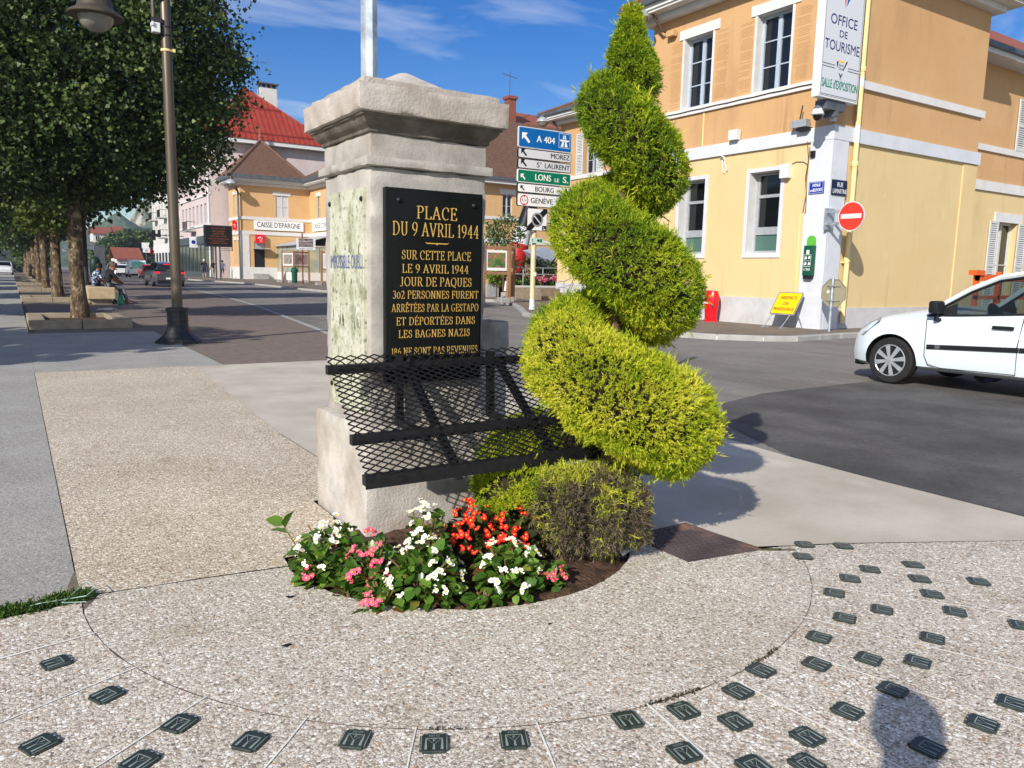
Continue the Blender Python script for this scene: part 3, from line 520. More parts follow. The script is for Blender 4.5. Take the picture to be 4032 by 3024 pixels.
for bx, bz in ((1.557, 1.632), (1.965, 1.630), (1.557, .80), (1.965, .80)):
    b_ = MB(); b_.X = Matrix.Translation((bx, 3.4095, bz)) @ Matrix.Rotation(R(90), 4, 'X'); b_.lathe([(.013, 0), (.013, .004), (.009, .009), (.0, .011)], n=12); b_.build('bolt', mt['bolt'], plaque, smooth=True)
# faded picture panel on the side face
pp = MB(); pp.bbox(1.414, 1.436, 3.500, 3.955, .600, 1.687, .002); panel = pp.build('picture_panel', mt['poster'], pil)
tx = MB(); text(tx, 'IMPOSSIBLE OUBLI', (1.4125, 3.945, 1.308), (0, -1, 0), (0, 0, 1), .066, width=.435); tx.build('lettering', mt['ink_blue'], panel)
ik = MB(); rg = random.Random(12)
for k in range(26):
    yy = 3.93 - rg.uniform(0, .40); zz = rg.choice((.66, .74, 1.0, 1.18, 1.36)) + rg.uniform(0, .06); h_ = rg.uniform(.02, .05); wd = rg.uniform(.008, .02)
    ik.poly([(1.4128, yy, zz), (1.4128, yy - wd, zz), (1.4128, yy - wd * .7, zz + h_), (1.4128, yy - wd * .2, zz + h_)])
ik.build('drawing', mt['ink_green'], panel)
for by, bz in ((3.945, 1.635), (3.515, 1.635), (3.945, .70), (3.515, .625)):
    b_ = MB(); b_.X = Matrix.Translation((1.4135, by, bz)) @ Matrix.Rotation(R(-90), 4, 'Y'); b_.lathe([(.013, 0), (.013, .004), (.009, .008), (0, .01)], n=12); b_.build('bolt', mt['bolt'], panel, smooth=True)
# rough stone standing behind the pillar
m_ = rough_block(MB(), 2.42, 2.80, 4.35, 4.62, -.02, 1.02, step=.04, amp=.02, chip=.02, seed=9, top=lambda x, y: 1.02 - max(0, x - 2.5) * .55)
tag(m_.build('boundary_stone', mt['stone'], smooth=50), 'grey rough boundary stone with a sloping top just right of the pillar', 'stone')
# galvanised pole rising behind the pillar
t = thing('flag_pole', 'tall galvanised octagonal pole rising behind the memorial pillar', 'pole', (1.835, 4.43, 0))
MB().tube([(1.835, 4.43, .02), (1.835, 4.43, 2.5), (1.835, 4.43, 5.0)], [.056, .052, .042], n=8).build('pole', mt['galv'], t)
MB().lathe([(.11, 0), (.11, .02), (.062, .03), (.06, .05)], (1.835, 4.43, 0), n=16).build('base_plate', mt['galv'], t)
MB().lathe([(.046, 5.0), (.05, 5.02), (.03, 5.05), (0, 5.06)], (1.835, 4.43, 0), n=12).build('cap', mt['galv'], t)
# ---------------- sloping black mesh rack on the front of the pillar ----------------
rk = thing('mesh_rack', 'black expanded metal rack sloping out from the front of the pillar', 'rack', (1.74, 3.2, .44))
A0 = Vector((0, 3.40, .885)); B0 = Vector((0, 2.872, .462)); dS = (B0 - A0); LS = dS.length; dS.normalize(); nS = Vector((1, 0, 0)).cross(dS); nS = nS if nS.z > 0 else -nS
def mp3(x, s):
    q = .006 * mnoise.noise((x * 4, s * 5, 2)) + .004 * mnoise.noise((x * 11, s * 9, 7)); 
    return Vector((x, 0, 0)) + A0 + dS * s + nS * (q + .012 + (.014 if s < .04 else 0))
ms = MB(); pitch = .0335; nl = int(LS / (pitch / 2)) + 1; cx = .0288; nx = int(1.12 / cx)
for l_ in range(nl):
    sc = l_ * pitch / 2; ph = l_ % 2
    pts = []
    for i in range(nx + 1):
        s_ = sc + (pitch * .25 if (i + ph) % 2 else -pitch * .25); pts.append(mp3(1.17 + i * cx, s_))
    ms.tube(pts, .0037, n=4, caps=False)
ms.build('mesh', mt['black_paint'], rk)
for xa, xb, y, z in ((1.165, 2.30, 3.365, .852), (1.165, 2.30, 3.03, .590), (1.165, 2.34, 2.872, .452)):
    r_ = MB(); e = .021
    r_.prism([(xa, y - e, z - e), (xa, y + e, z - e), (xa, y + e, z + e), (xa, y - e, z + e)], (xb - xa, 0, 0))
    if z < .5: r_.prism([(xa, y - e - .004, z - e - .012), (xa, y - e, z - e - .012), (xa, y - e, z + e), (xa, y - e - .004, z + e)], (xb - xa, 0, 0))
    r_.build('rail', mt['black_paint'], rk)
for xs in (1.56, 2.06):
    MB().bar((xs, 3.385, .86), (xs + .03, 2.862, .438), .046, .014, up=nS).build('strut', mt['black_paint'], rk)
    MB().bar((xs - .04, 3.375, .90), (xs - .04, 3.375, .56), .034, .034, up=(0, 1, 0)).build('upright', mt['black_paint'], rk)
    MB().bar((xs - .04, 3.375, .575), (xs - .04, 3.03, .565), .03, .03).build('bracket', mt['black_paint'], rk)
    b_ = MB(); b_.box(xs + .015, xs + .045, 2.85, 2.885, .405, .436); b_.build('foot', mt['black_paint'], rk)
    for (yy, zz) in ((3.345, .874), (3.01, .612)):
        b_ = MB(); b_.X = Matrix.Translation((xs, yy, zz)) ; b_.lathe([(.018, 0), (.018, .003), (.01, .006), (.01, .012), (0, .013)], n=10); b_.build('bolt', mt['bolt'], rk, smooth=True)
rk.location.x += .022; rk.rotation_euler = (0, R(-.8), R(-3.2))
# ---------------- spiral topiary ----------------
rng = np.random.default_rng(7)
TA = np.array([2.295, 2.70])
RT = np.array([_r0.x, _r0.y]); FW = np.array([_f0.x, _f0.y])
def axis(z): return TA + RT * (.012 * z)
# (height, angle: 180 left / 270 towards the viewer / 360 right / 90 behind, helix radius, tube radius)
coil = [(2.45, 90, .00, .010), (2.36, 150, .0, .036), (2.27, 240, .005, .070), (2.19, 300, .025, .088), (2.10, 350, .055, .075), (2.095, 400, .04, .055), (2.13, 465, .05, .055), (2.10, 518, .08, .085), (2.035, 555, .10, .112), (1.90, 630, .10, .136), (1.735, 718, .15, .130), (1.64, 800, .12, .115),
        (1.555, 885, .15, .145), (1.40, 980, .15, .188), (1.195, 1078, .205, .178), (1.10, 1160, .15, .15), (1.0, 1250, .215, .185), (.81, 1340, .23, .222), (.595, 1436, .285, .215), (.53, 1500, .22, .15), (.51, 1545, .22, .11)]
cz = np.array([c[0] for c in coil]); ca = np.array([c[1] for c in coil]); cR = np.array([c[2] for c in coil]); cr = np.array([c[3] for c in coil])
tt = np.linspace(0, len(coil) - 1, 420); ii = np.arange(len(coil))
Z_, A_, R_, r_ = (np.interp(tt, ii, q) for q in (cz, ca, cR, cr))
def smooth(q, k=9):
    p = np.pad(q, k, mode='edge'); return np.convolve(p, np.ones(2 * k + 1) / (2 * k + 1), mode='same')[k:-k]
Z_, A_, R_, r_ = smooth(Z_), smooth(A_), smooth(R_), smooth(r_)
PX = np.stack([axis(z) + RT * (Rr * math.cos(math.radians(a))) + FW * (-Rr * -math.sin(math.radians(a))) for z, a, Rr in zip(Z_, A_, R_)])
PATH = np.c_[PX, Z_]
_q = np.array([(2.26, 3.10, .51, .12), (2.10, 3.13, .45, .14), (1.97, 3.05, .375, .16), (1.92, 2.92, .27, .165), (1.93, 2.86, .20, .15)]); _k = np.linspace(0, 4, 60); _q = np.stack([np.interp(_k, range(5), _q[:, c]) for c in range(4)], 1)
PATH = np.r_[PATH, _q[:, :3]]; r_ = np.r_[r_, _q[:, 3]]; Z_ = PATH[:, 2]
def tube_samples(path, rad, n, rng, shell=(.86, 1.0)):
    seg = np.linalg.norm(np.diff(path, axis=0), axis=1); wgt = np.r_[seg, seg[-1]] * rad + 2e-4; idx = rng.choice(len(path), n, p=wgt / wgt.sum())
    T = np.gradient(path, axis=0); T /= np.linalg.norm(T, axis=1)[:, None] + 1e-9
    t = T[idx]; ref = np.tile([0, 0, 1.0], (n, 1)); e = np.cross(t, ref); e /= np.linalg.norm(e, axis=1)[:, None] + 1e-9; g = np.cross(e, t)
    a = rng.uniform(0, 2 * np.pi, n); nn = e * np.cos(a)[:, None] + g * np.sin(a)[:, None]
    rr = rad[idx] * rng.uniform(*shell, n); q0 = path[idx] + nn * rad[idx][:, None]; rr = rr * np.array([1 + .13 * mnoise.noise((a_ * 9, b_ * 9, c_ * 9)) + .10 * mnoise.noise((a_ * 24, b_ * 24, c_ * 24)) for a_, b_, c_ in q0]); p = path[idx] + nn * rr[:, None] + t * rng.uniform(-.01, .01, n)[:, None]
    d2 = ((p[:, None, :] - path[None, ::6, :]) ** 2).sum(2); inside = (np.sqrt(d2) < rad[None, ::6] * .80).any(1)
    return p[~inside], nn[~inside], idx[~inside]
def sprigs(P, N, L, W, k, rng, up=.35, spread=.55, jit=.45):
    n = len(P); d = N + rng.normal(0, jit, (n, 3)) + np.array([0, 0, up]); d /= np.linalg.norm(d, axis=1)[:, None]
    ln = L * rng.uniform(.6, 1.35, n); V = []; tint = []
    for j in range(k):
        f = 0 if j == 0 else rng.uniform(.1, .75, n)
        bd = d + (rng.normal(0, spread, (n, 3)) if j else 0); bd /= np.linalg.norm(bd, axis=1)[:, None]
        bl = (ln * (1.0 if j == 0 else 1) * (rng.uniform(.35, .6, n) if j else 1))[:, None]
        b = P + d * (ln * f)[:, None]; s = np.cross(bd, rng.normal(0, 1, (n, 3))); s /= np.linalg.norm(s, axis=1)[:, None] + 1e-9; s = s * W * (.8 if j else 1)
        V.append(np.stack([b - s * .6, b + bd * bl * .45 - s, b + bd * bl, b + bd * bl * .45 + s], 1)); tint.append(f if j else np.zeros(n))
    V = np.stack(V, 1).reshape(-1, 3); F = np.arange(len(V)).reshape(-1, 4)
    return V, F
top_ = thing('spiral_topiary', 'golden green conifer clipped into a spiral, its lowest turn browned, beside the pillar', 'topiary', (TA[0], TA[1], 0))
p, nn, idx = tube_samples(PATH, r_, 74000, rng); V, F = sprigs(p, nn, .031, .0020, 9, rng, up=.3, spread=.5)
z = p[:, 2]; big = np.array([mnoise.noise((a * 5, b * 5, c * 5)) + .9 * mnoise.noise((a * 22, b * 22, c * 22)) for a, b, c in p])
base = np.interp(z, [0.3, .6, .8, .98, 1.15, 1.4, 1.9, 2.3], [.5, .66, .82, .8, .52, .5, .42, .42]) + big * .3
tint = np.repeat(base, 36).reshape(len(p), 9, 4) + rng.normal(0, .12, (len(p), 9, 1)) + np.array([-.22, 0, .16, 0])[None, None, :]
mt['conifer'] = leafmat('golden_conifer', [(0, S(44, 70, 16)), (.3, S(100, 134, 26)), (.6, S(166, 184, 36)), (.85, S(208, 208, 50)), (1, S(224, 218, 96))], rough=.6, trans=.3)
mt['conifer_dead'] = leafmat('dead_conifer', [(0, S(48, 44, 34)), (.45, S(98, 88, 70)), (.88, S(140, 126, 98)), (.91, S(120, 136, 40)), (1, S(196, 196, 60))], rough=.8, trans=.1)
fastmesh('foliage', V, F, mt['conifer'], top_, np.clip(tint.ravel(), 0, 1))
# loose tips that break the clipped outline
p, nn, idx = tube_samples(PATH, r_, 1300, rng, (.95, 1.04)); V, F = sprigs(p, nn, .056, .0022, 9, rng, up=.7, spread=.35)
fastmesh('shoots', V, F, mt['conifer'], top_, np.clip(np.repeat(.6 + rng.normal(0, .12, len(p)), 36), 0, 1))
# browned lowest turn
LB = np.array([[2.20, 2.60, .19], [2.26, 2.66, .2], [2.34, 2.62, .19], [2.24, 2.6, .2]]); LP = np.array([[TA[0] + RT[0] * s + FW[0] * b, TA[1] + RT[1] * s + FW[1] * b, zz] for s, b, zz in ((-.27, .0, .20), (-.20, -.06, .215), (-.11, -.09, .22), (0, -.06, .23), (.08, .0, .235))])
LP = np.stack([np.interp(np.linspace(0, 4, 60), range(5), LP[:, k]) for k in range(3)], 1); LR = np.full(60, .175)
p, nn, idx = tube_samples(LP, LR, 13000, rng); keep = p[:, 2] > .0; p, nn = p[keep], nn[keep]; p = p + nn * rng.uniform(-.05, .02, len(p))[:, None]; V, F = sprigs(p, nn, .046, .0020, 8, rng, up=.0, spread=1.1)
nzv = np.array([mnoise.noise((a * 9, b * 9, c * 9)) for a, b, c in p]); live = rng.random(len(p)) < np.clip((p[:, 2] - .24) * 2.6 + nzv * .9 + .1, .08, .85)
tb = np.where(live, .96 + rng.normal(0, .03, len(p)), np.clip(.42 + rng.normal(0, .24, len(p)), 0, .85)); fastmesh('dead_foliage', V, F, mt['conifer_dead'], top_, np.clip(np.repeat(tb, 32), 0, 1))
b_ = MB(); stp = 14
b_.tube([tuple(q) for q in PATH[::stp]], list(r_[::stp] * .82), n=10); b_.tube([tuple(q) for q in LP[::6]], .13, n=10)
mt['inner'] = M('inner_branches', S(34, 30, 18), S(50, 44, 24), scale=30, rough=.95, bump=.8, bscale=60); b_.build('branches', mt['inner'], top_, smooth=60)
a0, a1 = axis(0), axis(2.3)
MB().tube([(a0[0], a0[1], -.02), (a0[0] + .01, a0[1], .5), (axis(1.2)[0], axis(1.2)[1], 1.2), (a1[0], a1[1], 2.3)], [.045, .038, .028, .008], n=10).build('trunk', mt['twig'], top_, smooth=True)
# ---------------- bedding plants ----------------
mt['begonia_leaf'] = leafmat('begonia_leaf', [(0, S(46, 78, 26)), (.5, S(86, 124, 42)), (.85, S(132, 164, 66)), (1, S(124, 74, 46))], rough=.32, trans=.32, spec=.5)
mt['begonia_dark'] = leafmat('begonia_leaf_bronze', [(0, S(34, 36, 22)), (.5, S(58, 60, 30)), (.85, S(84, 100, 40)), (1, S(84, 44, 32))], rough=.3, trans=.15, spec=.5)
mt['petal_white'] = M('white_petal', S(236, 236, 222), rough=.5); mt['petal_pink'] = M('pink_petal', S(222, 70, 110), S(232, 104, 138), scale=60, rough=.5)
mt['petal_red'] = M('red_petal', S(206, 20, 22), S(226, 44, 36), scale=60, rough=.5); mt['pollen'] = M('yellow_stamens', S(226, 184, 40), rough=.6); mt['stem'] = M('plant_stem', S(96, 110, 56), S(130, 96, 70), scale=20, rough=.6)
def leaf_mesh(P, D, size, rng, cup=.25):
    """rounded leaves: two four-sided halves folded on the midrib"""
    n = len(P); D = D / np.linalg.norm(D, axis=1)[:, None]; s = np.cross(D, np.array([0, 0, 1.0]) + rng.normal(0, .35, (n, 3))); s /= np.linalg.norm(s, axis=1)[:, None] + 1e-9
    nz = np.cross(s, D); L = size * rng.uniform(.65, 1.25, n); L = L[:, None]; w = L * .40
    a = P; m1 = P + D * L * .3; m2 = P + D * L * .7 + nz * L * -.03; tip = P + D * L + nz * L * -.12
    l1 = m1 - s * w + nz * w * cup; l2 = m2 - s * w * .85 + nz * w * cup; q1 = m1 + s * w + nz * w * cup; q2 = m2 + s * w * .85 + nz * w * cup
    V = np.stack([a, l1, l2, tip, q2, q1, m1, m2], 1).reshape(-1, 3); b = np.arange(n)[:, None] * 8
    quads = np.concatenate([b + np.array([[1, 0, 6, 7]]), b + np.array([[1, 7, 3, 2]]), b + np.array([[5, 7, 6, 0]]), b + np.array([[5, 4, 3, 7]])], 0)
    return V, quads
def blossom(mat):
    m_ = MB(); rg = random.Random(4)
    for (ox, oy, oz, sc, n) in ((0, 0, 0, 1, 4), (.019, .007, -.006, .8, 4), (-.012, .016, .004, .7, 2)):
        for k in range(n):
            a = 2 * math.pi * k / n + ox * 40; ln = (.0165 if k % 2 == 0 else .0125) * sc; wd = (.0105 if k % 2 == 0 else .0075) * sc
            u = Vector((math.cos(a), math.sin(a), .25)); v = Vector((-math.sin(a), math.cos(a), 0)); o = Vector((ox, oy, oz))
            m_.add([o, o + u * ln * .5 + v * wd, o + u * ln + v * wd * .5 + Vector((0, 0, .002)), o + u * ln - v * wd * .5 + Vector((0, 0, .002)), o + u * ln * .5 - v * wd], [(0, 1, 2, 3, 4)], 0)
        if n == 4: m_.lathe([(.0042 * sc, .001), (.004 * sc, .006), (0, .008)], (ox, oy, oz), n=6, mi=1)
    return m_
def mesh_of(mb, name, mats):
    me = bpy.data.meshes.new(name); me.from_pydata(mb.v, [], mb.f); me.update()
    for m in mats: me.materials.append(m)
    me.polygons.foreach_set('material_index', mb.m); return me
BL = {k: mesh_of(blossom(None), 'blossom_' + k, [mt['petal_' + k], mt['pollen']]) for k in ('white', 'pink', 'red')}
def begonia(x, y, r, h, kind, n_leaf, n_fl, label, seed, leaf='begonia_leaf', size=.052):
    rg = np.random.default_rng(seed); t = thing('begonia_plant', label, 'flower', (x, y, soil_z(x, y)), 'begonias bedded round the pillar'); z0 = soil_z(x, y)
    n_leaf = int(n_leaf * 1.55); ph = rg.uniform(0, 2 * np.pi, n_leaf); u = rg.uniform(.05, 1, n_leaf); el = np.arcsin(u * .98)
    sh = rg.uniform(.6, 1.02, n_leaf); N = np.stack([np.cos(ph) * np.cos(el), np.sin(ph) * np.cos(el), np.sin(el)], 1)
    P = np.array([x, y, z0 + .01]) + N * np.array([r, r, h]) * sh[:, None] * .9; P[:, 2] = np.maximum(P[:, 2], z0 + .015)
    D = N * [1, 1, .25] + rg.normal(0, .45, (n_leaf, 3)); V, F = leaf_mesh(P, D, size, rg); fastmesh('foliage', V, F, mt[leaf], t, np.clip(np.repeat(rg.beta(2, 2.4, n_leaf) + (rg.random(n_leaf) > .94) * .5, 8), 0, 1), smooth=False)
    m_ = MB()
    for k in range(9):
        a = rg.uniform(0, 6.28); q = rg.uniform(.3, .9); m_.tube([(x, y, z0), (x + r * q * .5 * math.cos(a), y + r * q * .5 * math.sin(a), z0 + h * .5), (x + r * q * math.cos(a), y + r * q * math.sin(a), z0 + h * .85)], .004, n=5)
    m_.build('stem', mt['stem'], t)
    for k in range(int(n_fl * (1.9 if kind == 'red' else 1.35))):
        a = rg.uniform(0, 6.28) if k % 4 == 0 else rg.normal(R(237), 1.15); e = math.asin(rg.uniform(.2, 1)); q = rg.uniform(.95, 1.12)
        o = bpy.data.objects.new('blossom', BL[kind]); col.objects.link(o); o.parent = t
        o.location = (r * q * math.cos(a) * math.cos(e), r * q * math.sin(a) * math.cos(e), .02 + h * q * math.sin(e)); v = Vector((math.cos(a) * math.cos(e), math.sin(a) * math.cos(e) - .3, math.sin(e) + .35))
        o.rotation_euler = (v.to_track_quat('Z', 'Y') @ Matrix.Rotation(rg.uniform(0, 6.28), 3, 'Z').to_quaternion()).to_euler(); s_ = rg.uniform(.6, 1.05); o.scale = (s_,) * 3
begonia(1.09, 3.07, .17, .23, 'white', 150, 14, 'white begonia with pale buds and broad leaves at the left end of the bed', 1)
begonia(1.02, 3.03, .10, .12, 'pink', 60, 7, 'low pink begonia at the far left rim of the bed under a white one', 2)
begonia(1.17, 2.84, .11, .235, 'pink', 80, 16, 'tall pink begonia between two white ones in front of the pillar corner', 3)
begonia(1.33, 2.67, .17, .22, 'white', 190, 20, 'largest white begonia at the front of the bed with dense blossom', 4)
begonia(1.43, 2.84, .10, .31, 'white', 80, 13, 'tall white begonia with an upright stem against the pillar base', 5)
begonia(1.67, 2.86, .15, .24, 'red', 170, 20, 'red begonia with bronze leaves left of the browned conifer', 6, leaf='begonia_dark')
begonia(1.83, 2.80, .14, .23, 'red', 150, 18, 'red begonia with bronze leaves touching the browned conifer', 7, leaf='begonia_dark')
begonia(1.66, 2.56, .15, .19, 'white', 170, 15, 'white begonia in front of the red ones at the rim of the bed', 8)
begonia(1.84, 2.53, .08, .10, 'pink', 45, 6, 'small pink begonia at the right end of the row beside bare soil', 9)
begonia(1.16, 2.68, .10, .13, 'pink', 55, 5, 'low pink begonia with few flowers on the front left rim', 10)
begonia(1.50, 2.50, .06, .07, 'white', 22, 0, 'small flowerless begonia rosette at the front edge of the bed', 11)
begonia(1.08, 2.83, .06, .07, 'white', 20, 0, 'small flowerless leafy rosette on the left rim of the bed', 12)
rg = np.random.default_rng(31)
t = thing('leafy_shoot', 'leafy green shoot leaning out over the paving at the far left of the bed', 'plant', (.985, 3.22, 0))
m_ = MB(); m_.tube([(1.0, 3.2, -.01), (.985, 3.22, .09), (.95, 3.25, .16), (.94, 3.262, .185)], [.004, .0035, .003, .002], n=6); m_.build('stem', mt['stem'], t)
Pl = np.array([[.985, 3.22, .08], [.97, 3.235, .12], [.955, 3.248, .15], [.945, 3.258, .175], [.98, 3.225, .1], [.94, 3.262, .185], [.99, 3.215, .05]]); Dl = np.array([[-.5, .4, -.35], [.5, -.3, .2], [-.6, .45, .2], [.2, -.1, .6], [.3, -.4, .1], [-.7, .5, .4], [-.2, -.1, -.6]])
V, F = leaf_mesh(Pl, Dl, .085, rg); fastmesh('foliage', V, F, mt['begonia_leaf'], t, np.full(len(V), .62))
# weeds growing in the corner of the paving, with a twist of plastic ribbon in them
n = 1500; k = rg.uniform(0, 1, n); P = np.stack([.19 - .42 * k + rg.normal(0, .012, n), 3.30 + .0 * k + rg.normal(0, .02, n) + np.where(k < .35, .05 * rg.random(n), 0), np.full(n, .0)], 1)
N_ = np.tile([0, 0, 1.0], (n, 1)) + rg.normal(0, .5, (n, 3)); V, F = sprigs(P, N_, .028, .003, 5, rg, up=.5, spread=.8); tag(fastmesh('weeds', V, F, mt['moss'], None, np.clip(np.repeat(rg.random(n), 20), 0, 1)), kind='stuff')
m_ = MB(); m_.tube([(-.05, 3.30, .012), (.02, 3.27, .03), (.10, 3.29, .02), (.17, 3.26, .03), (.21, 3.30, .04), (.18, 3.36, .05), (.14, 3.33, .03), (.09, 3.26, .02), (.17, 3.245, .012)], .002, n=5)
tag(m_.build('plastic_ribbon', M('pale_ribbon', S(150, 178, 166), rough=.3), smooth=True), 'pale twisted plastic ribbon caught in the weeds at the left paving corner', 'ribbon')
# moss and dirt gathered in the ring joint
n = 900; a = R(-75) - np.abs(rg.normal(0, .55, n)); P = np.stack([PC[0] + 1.645 * np.cos(a), PC[1] + 1.645 * np.sin(a), np.full(n, -.004)], 1) + rg.normal(0, .004, (n, 3)) * [1, 1, .2]
keep = np.array([mnoise.noise((q[0] * 4, q[1] * 4, 3)) for q in P]) > .12; V, F = sprigs(P[keep], np.tile([0, 0, 1.0], (keep.sum(), 1)), .010, .003, 3, rg); mt['joint_moss'] = leafmat('joint_moss', [(0, S(50, 42, 34)), (1, S(72, 66, 40))], trans=0)
tag(fastmesh('joint_moss', V, F, mt['joint_moss'], None, np.repeat(rg.random(keep.sum()), 12)), kind='stuff')
# ---------------- square iron cover ----------------
t = thing('iron_cover', 'square patterned cast iron cover set in the paving behind the bed', 'manhole cover', (2.755, 2.58, 0))
m_ = MB(); qd = [Vector((2.545, 2.790, 0)), Vector((2.955, 2.815, 0)), Vector((2.985, 2.34, 0)), Vector((2.555, 2.405, 0))]
m_.prism([q + Vector((0, 0, -.03)) for q in qd], (0, 0, .031)); m_.build('frame', mt['rust_iron'], t)
cq = sum(qd, Vector()) / 4; ins = [cq + (q - cq) * .95 for q in qd]
m_ = MB(); m_.prism([q + Vector((0, 0, -.02)) for q in ins], (0, 0, .0235))
def bil(u, v): return ins[0] * (1 - u) * (1 - v) + ins[1] * u * (1 - v) + ins[2] * u * v + ins[3] * (1 - u) * v
for i in range(11):
    for j in range(12):
        u, v = (i + .5 + .5 * (j % 2)) / 11.6, (j + .5) / 12; c = bil(u, v) + Vector((0, 0, .0045)); s_ = .0135; ex = (bil(u + .02, v) - bil(u, v)).normalized(); ey = Vector((-ex.y, ex.x, 0))
        for aa in (90, 210, 330):
            d = ex * math.cos(R(aa + 12)) + ey * math.sin(R(aa + 12)); m_.bar(c, c + d * s_, .0055, .004)
m_.build('cover', mt['rust_iron'], t)
# ---------------- memorial tiles let into the paving ----------------
tile_mb = MB(); bmx = bmesh.new(); bmesh.ops.create_cube(bmx, size=1)
for v in bmx.verts: v.co = (v.co.x * .080, v.co.y * .084, v.co.z * .016)
bmesh.ops.bevel(bmx, geom=[e for e in bmx.edges if abs(e.verts[0].co.z - e.verts[1].co.z) > .01], offset=.009, segments=3, affect='EDGES')
bmesh.ops.bevel(bmx, geom=[e for e in bmx.edges if e.verts[0].co.z > .007 and e.verts[1].co.z > .007 and len(e.link_faces) == 2 and any(abs(f.normal.z) < .5 for f in e.link_faces)], offset=.002, segments=1, affect='EDGES')
tile_mb.bm(bmx); TILE = mesh_of(tile_mb, 'memorial_tile', [mt['tagglass']])
eg = MB(); zt = .0088
def strip(x0, y0, x1, y1, w0, w1=None):
    w1 = w1 or w0; d = Vector((x1 - x0, y1 - y0, 0)).normalized(); q = Vector((-d.y, d.x, 0)); a = Vector((x0, y0, zt)); b = Vector((x1, y1, zt)); eg.poly([a - q * w0 / 2, b - q * w1 / 2, b + q * w1 / 2, a + q * w0 / 2])
for x in (-.022, 0, .022): eg.poly([(x - .004, .0365, zt), (x + .004, .0365, zt), (x + .004, .0405, zt), (x - .004, .0405, zt)])
strip(-.024, .0165, .024, .0165, .003); strip(-.0225, .015, -.0225, -.034, .003, .008); strip(.0225, .015, .0225, -.034, .003, .008)
strip(-.0195, .0135, -.001, -.0105, .0016); strip(.0195, .0135, .001, -.0105, .0016); strip(0, -.010, 0, -.034, .004, .0075)
strip(-.0355, .03, -.0355, -.036, .0018, .0026); strip(.0355, .03, .0355, -.036, .0018, .0026)
text(eg, 'F', (0, .0005, zt), (1, 0, 0), (0, 1, 0), .0115, align='C', bold=.08)
ENG = mesh_of(eg, 'engraving', [mt['tagline']])
tiles_ = [(3.22, 2.27), (3.37, 2.16), (3.07, 2.17), (3.43, 1.84), (3.2, 1.91), (3.02, 1.89), (3.29, 1.73), (3.49, 1.58), (2.82, 1.83), (3.17, 1.61), (2.84, 1.63), (3.08, 1.47), (2.64, 1.66), (3.18, 1.27), (2.41, 1.61), (2.77, 1.39), (2.42, 1.42), (2.55, 1.32), (2.23, 1.49), (2.03, 1.56), (2.3, 1.26), (2.55, 1.02), (1.86, 1.51), (2.06, 1.26), (2.35, 1.01), (1.63, 1.52), (1.72, 1.4), (1.84, 1.24), (2.09, 1.03), (1.45, 1.57), (1.48, 1.37), (1.11, 1.66), (.91, 1.76), (.73, 1.89), (.48, 2.03), (.33, 2.22), (.17, 2.49), (.05, 2.79), (-.01, 2.31), (.21, 2.09), (1.6, 1.23), (1.73, 1.16)]
nums = {(1.11, 1.66): '51969', (.91, 1.76): '52142', (.73, 1.89): '52109', (1.48, 1.37): '51550', (1.86, 1.51): '39344', (1.72, 1.4): '3117', (1.63, 1.52): '34485', (1.73, 1.16): '51265', (1.84, 1.24): '69605'}
tiles_.sort(key=lambda p: -math.degrees(math.atan2(p[1] - PC[1], p[0] - PC[0])))
ordw = ['first', 'second', 'third', 'fourth', 'fifth', 'sixth', 'seventh', 'eighth', 'ninth', 'tenth', 'eleventh', 'twelfth', 'thirteenth', 'fourteenth', 'fifteenth', 'sixteenth', 'seventeenth', 'eighteenth', 'nineteenth', 'twentieth', 'twenty-first', 'twenty-second', 'twenty-third', 'twenty-fourth']
ni = no = 0
for x, y in tiles_:
    rr = math.hypot(x - PC[0], y - PC[1]); a = math.atan2(y - PC[1], x - PC[0]); q = random.Random(int(x * 1000 + y * 77))
    if rr < 1.86: lab = ordw[ni] + ' tile of the inner arc along the round joint, counted from the iron cover'; ni += 1
    else: lab = ordw[no] + ' tile of the outer scatter on the paving, counted from the iron cover'; no += 1
    if (x, y) in nums and len(nums[(x, y)]) == 5: lab = 'dark memorial tile engraved ' + nums[(x, y)] + ', ' + lab.split(' tile')[0] + (' of the inner arc' if rr < 1.86 else ' of the outer scatter')
    t = thing('memorial_tile', lab, 'tile', (x, y, 0), 'dark memorial tiles let into the paving', rot=a + R(90) + q.uniform(-.06, .06))
    o = bpy.data.objects.new('plate', TILE); col.objects.link(o); o.parent = t
    o = bpy.data.objects.new('engraving', ENG); col.objects.link(o); o.parent = t
    if (x, y) in nums:
        n_ = MB(); text(n_, nums[(x, y)], (0, .0245, zt), (1, 0, 0), (0, 1, 0), .0085, align='C'); o = bpy.data.objects.new('number', mesh_of(n_, 'number', [mt['tagline']])); col.objects.link(o); o.parent = t
# small litter
m_ = MB(); m_.X = Matrix.Translation((2.33, 2.60, .045)) @ Matrix.Rotation(R(25), 4, 'Z') @ Matrix.Rotation(R(38), 4, 'X'); m_.bbox(-.055, .055, -.03, .03, -.003, .003, .001); tag(m_.build('paper_scrap', mt['white_plastic']), 'white card scrap lying on the soil under the browned conifer', 'litter')
for (x, y, s_, lab) in ((1.045, 3.03, .0, ''), (.86, 2.92, .022, 'dark leaf scrap lying on the paving left of the bed'), (.73, 2.53, .02, 'flat dark gum spot on the paving in front of the bed'), (1.62, 2.2, .008, 'tiny dark crumb on the bare ring paving')):
    if s_: m_ = MB(); rq = random.Random(int(x * 100)); pts = [(x + s_ * rq.uniform(.35, 1.1) * math.cos(k * .57), y + .6 * s_ * rq.uniform(.35, 1.1) * math.sin(k * .57), .002) for k in range(11)]; m_.prism(pts, (0, 0, .003)); tag(m_.build('debris', mt['black_trim']), lab, 'debris')
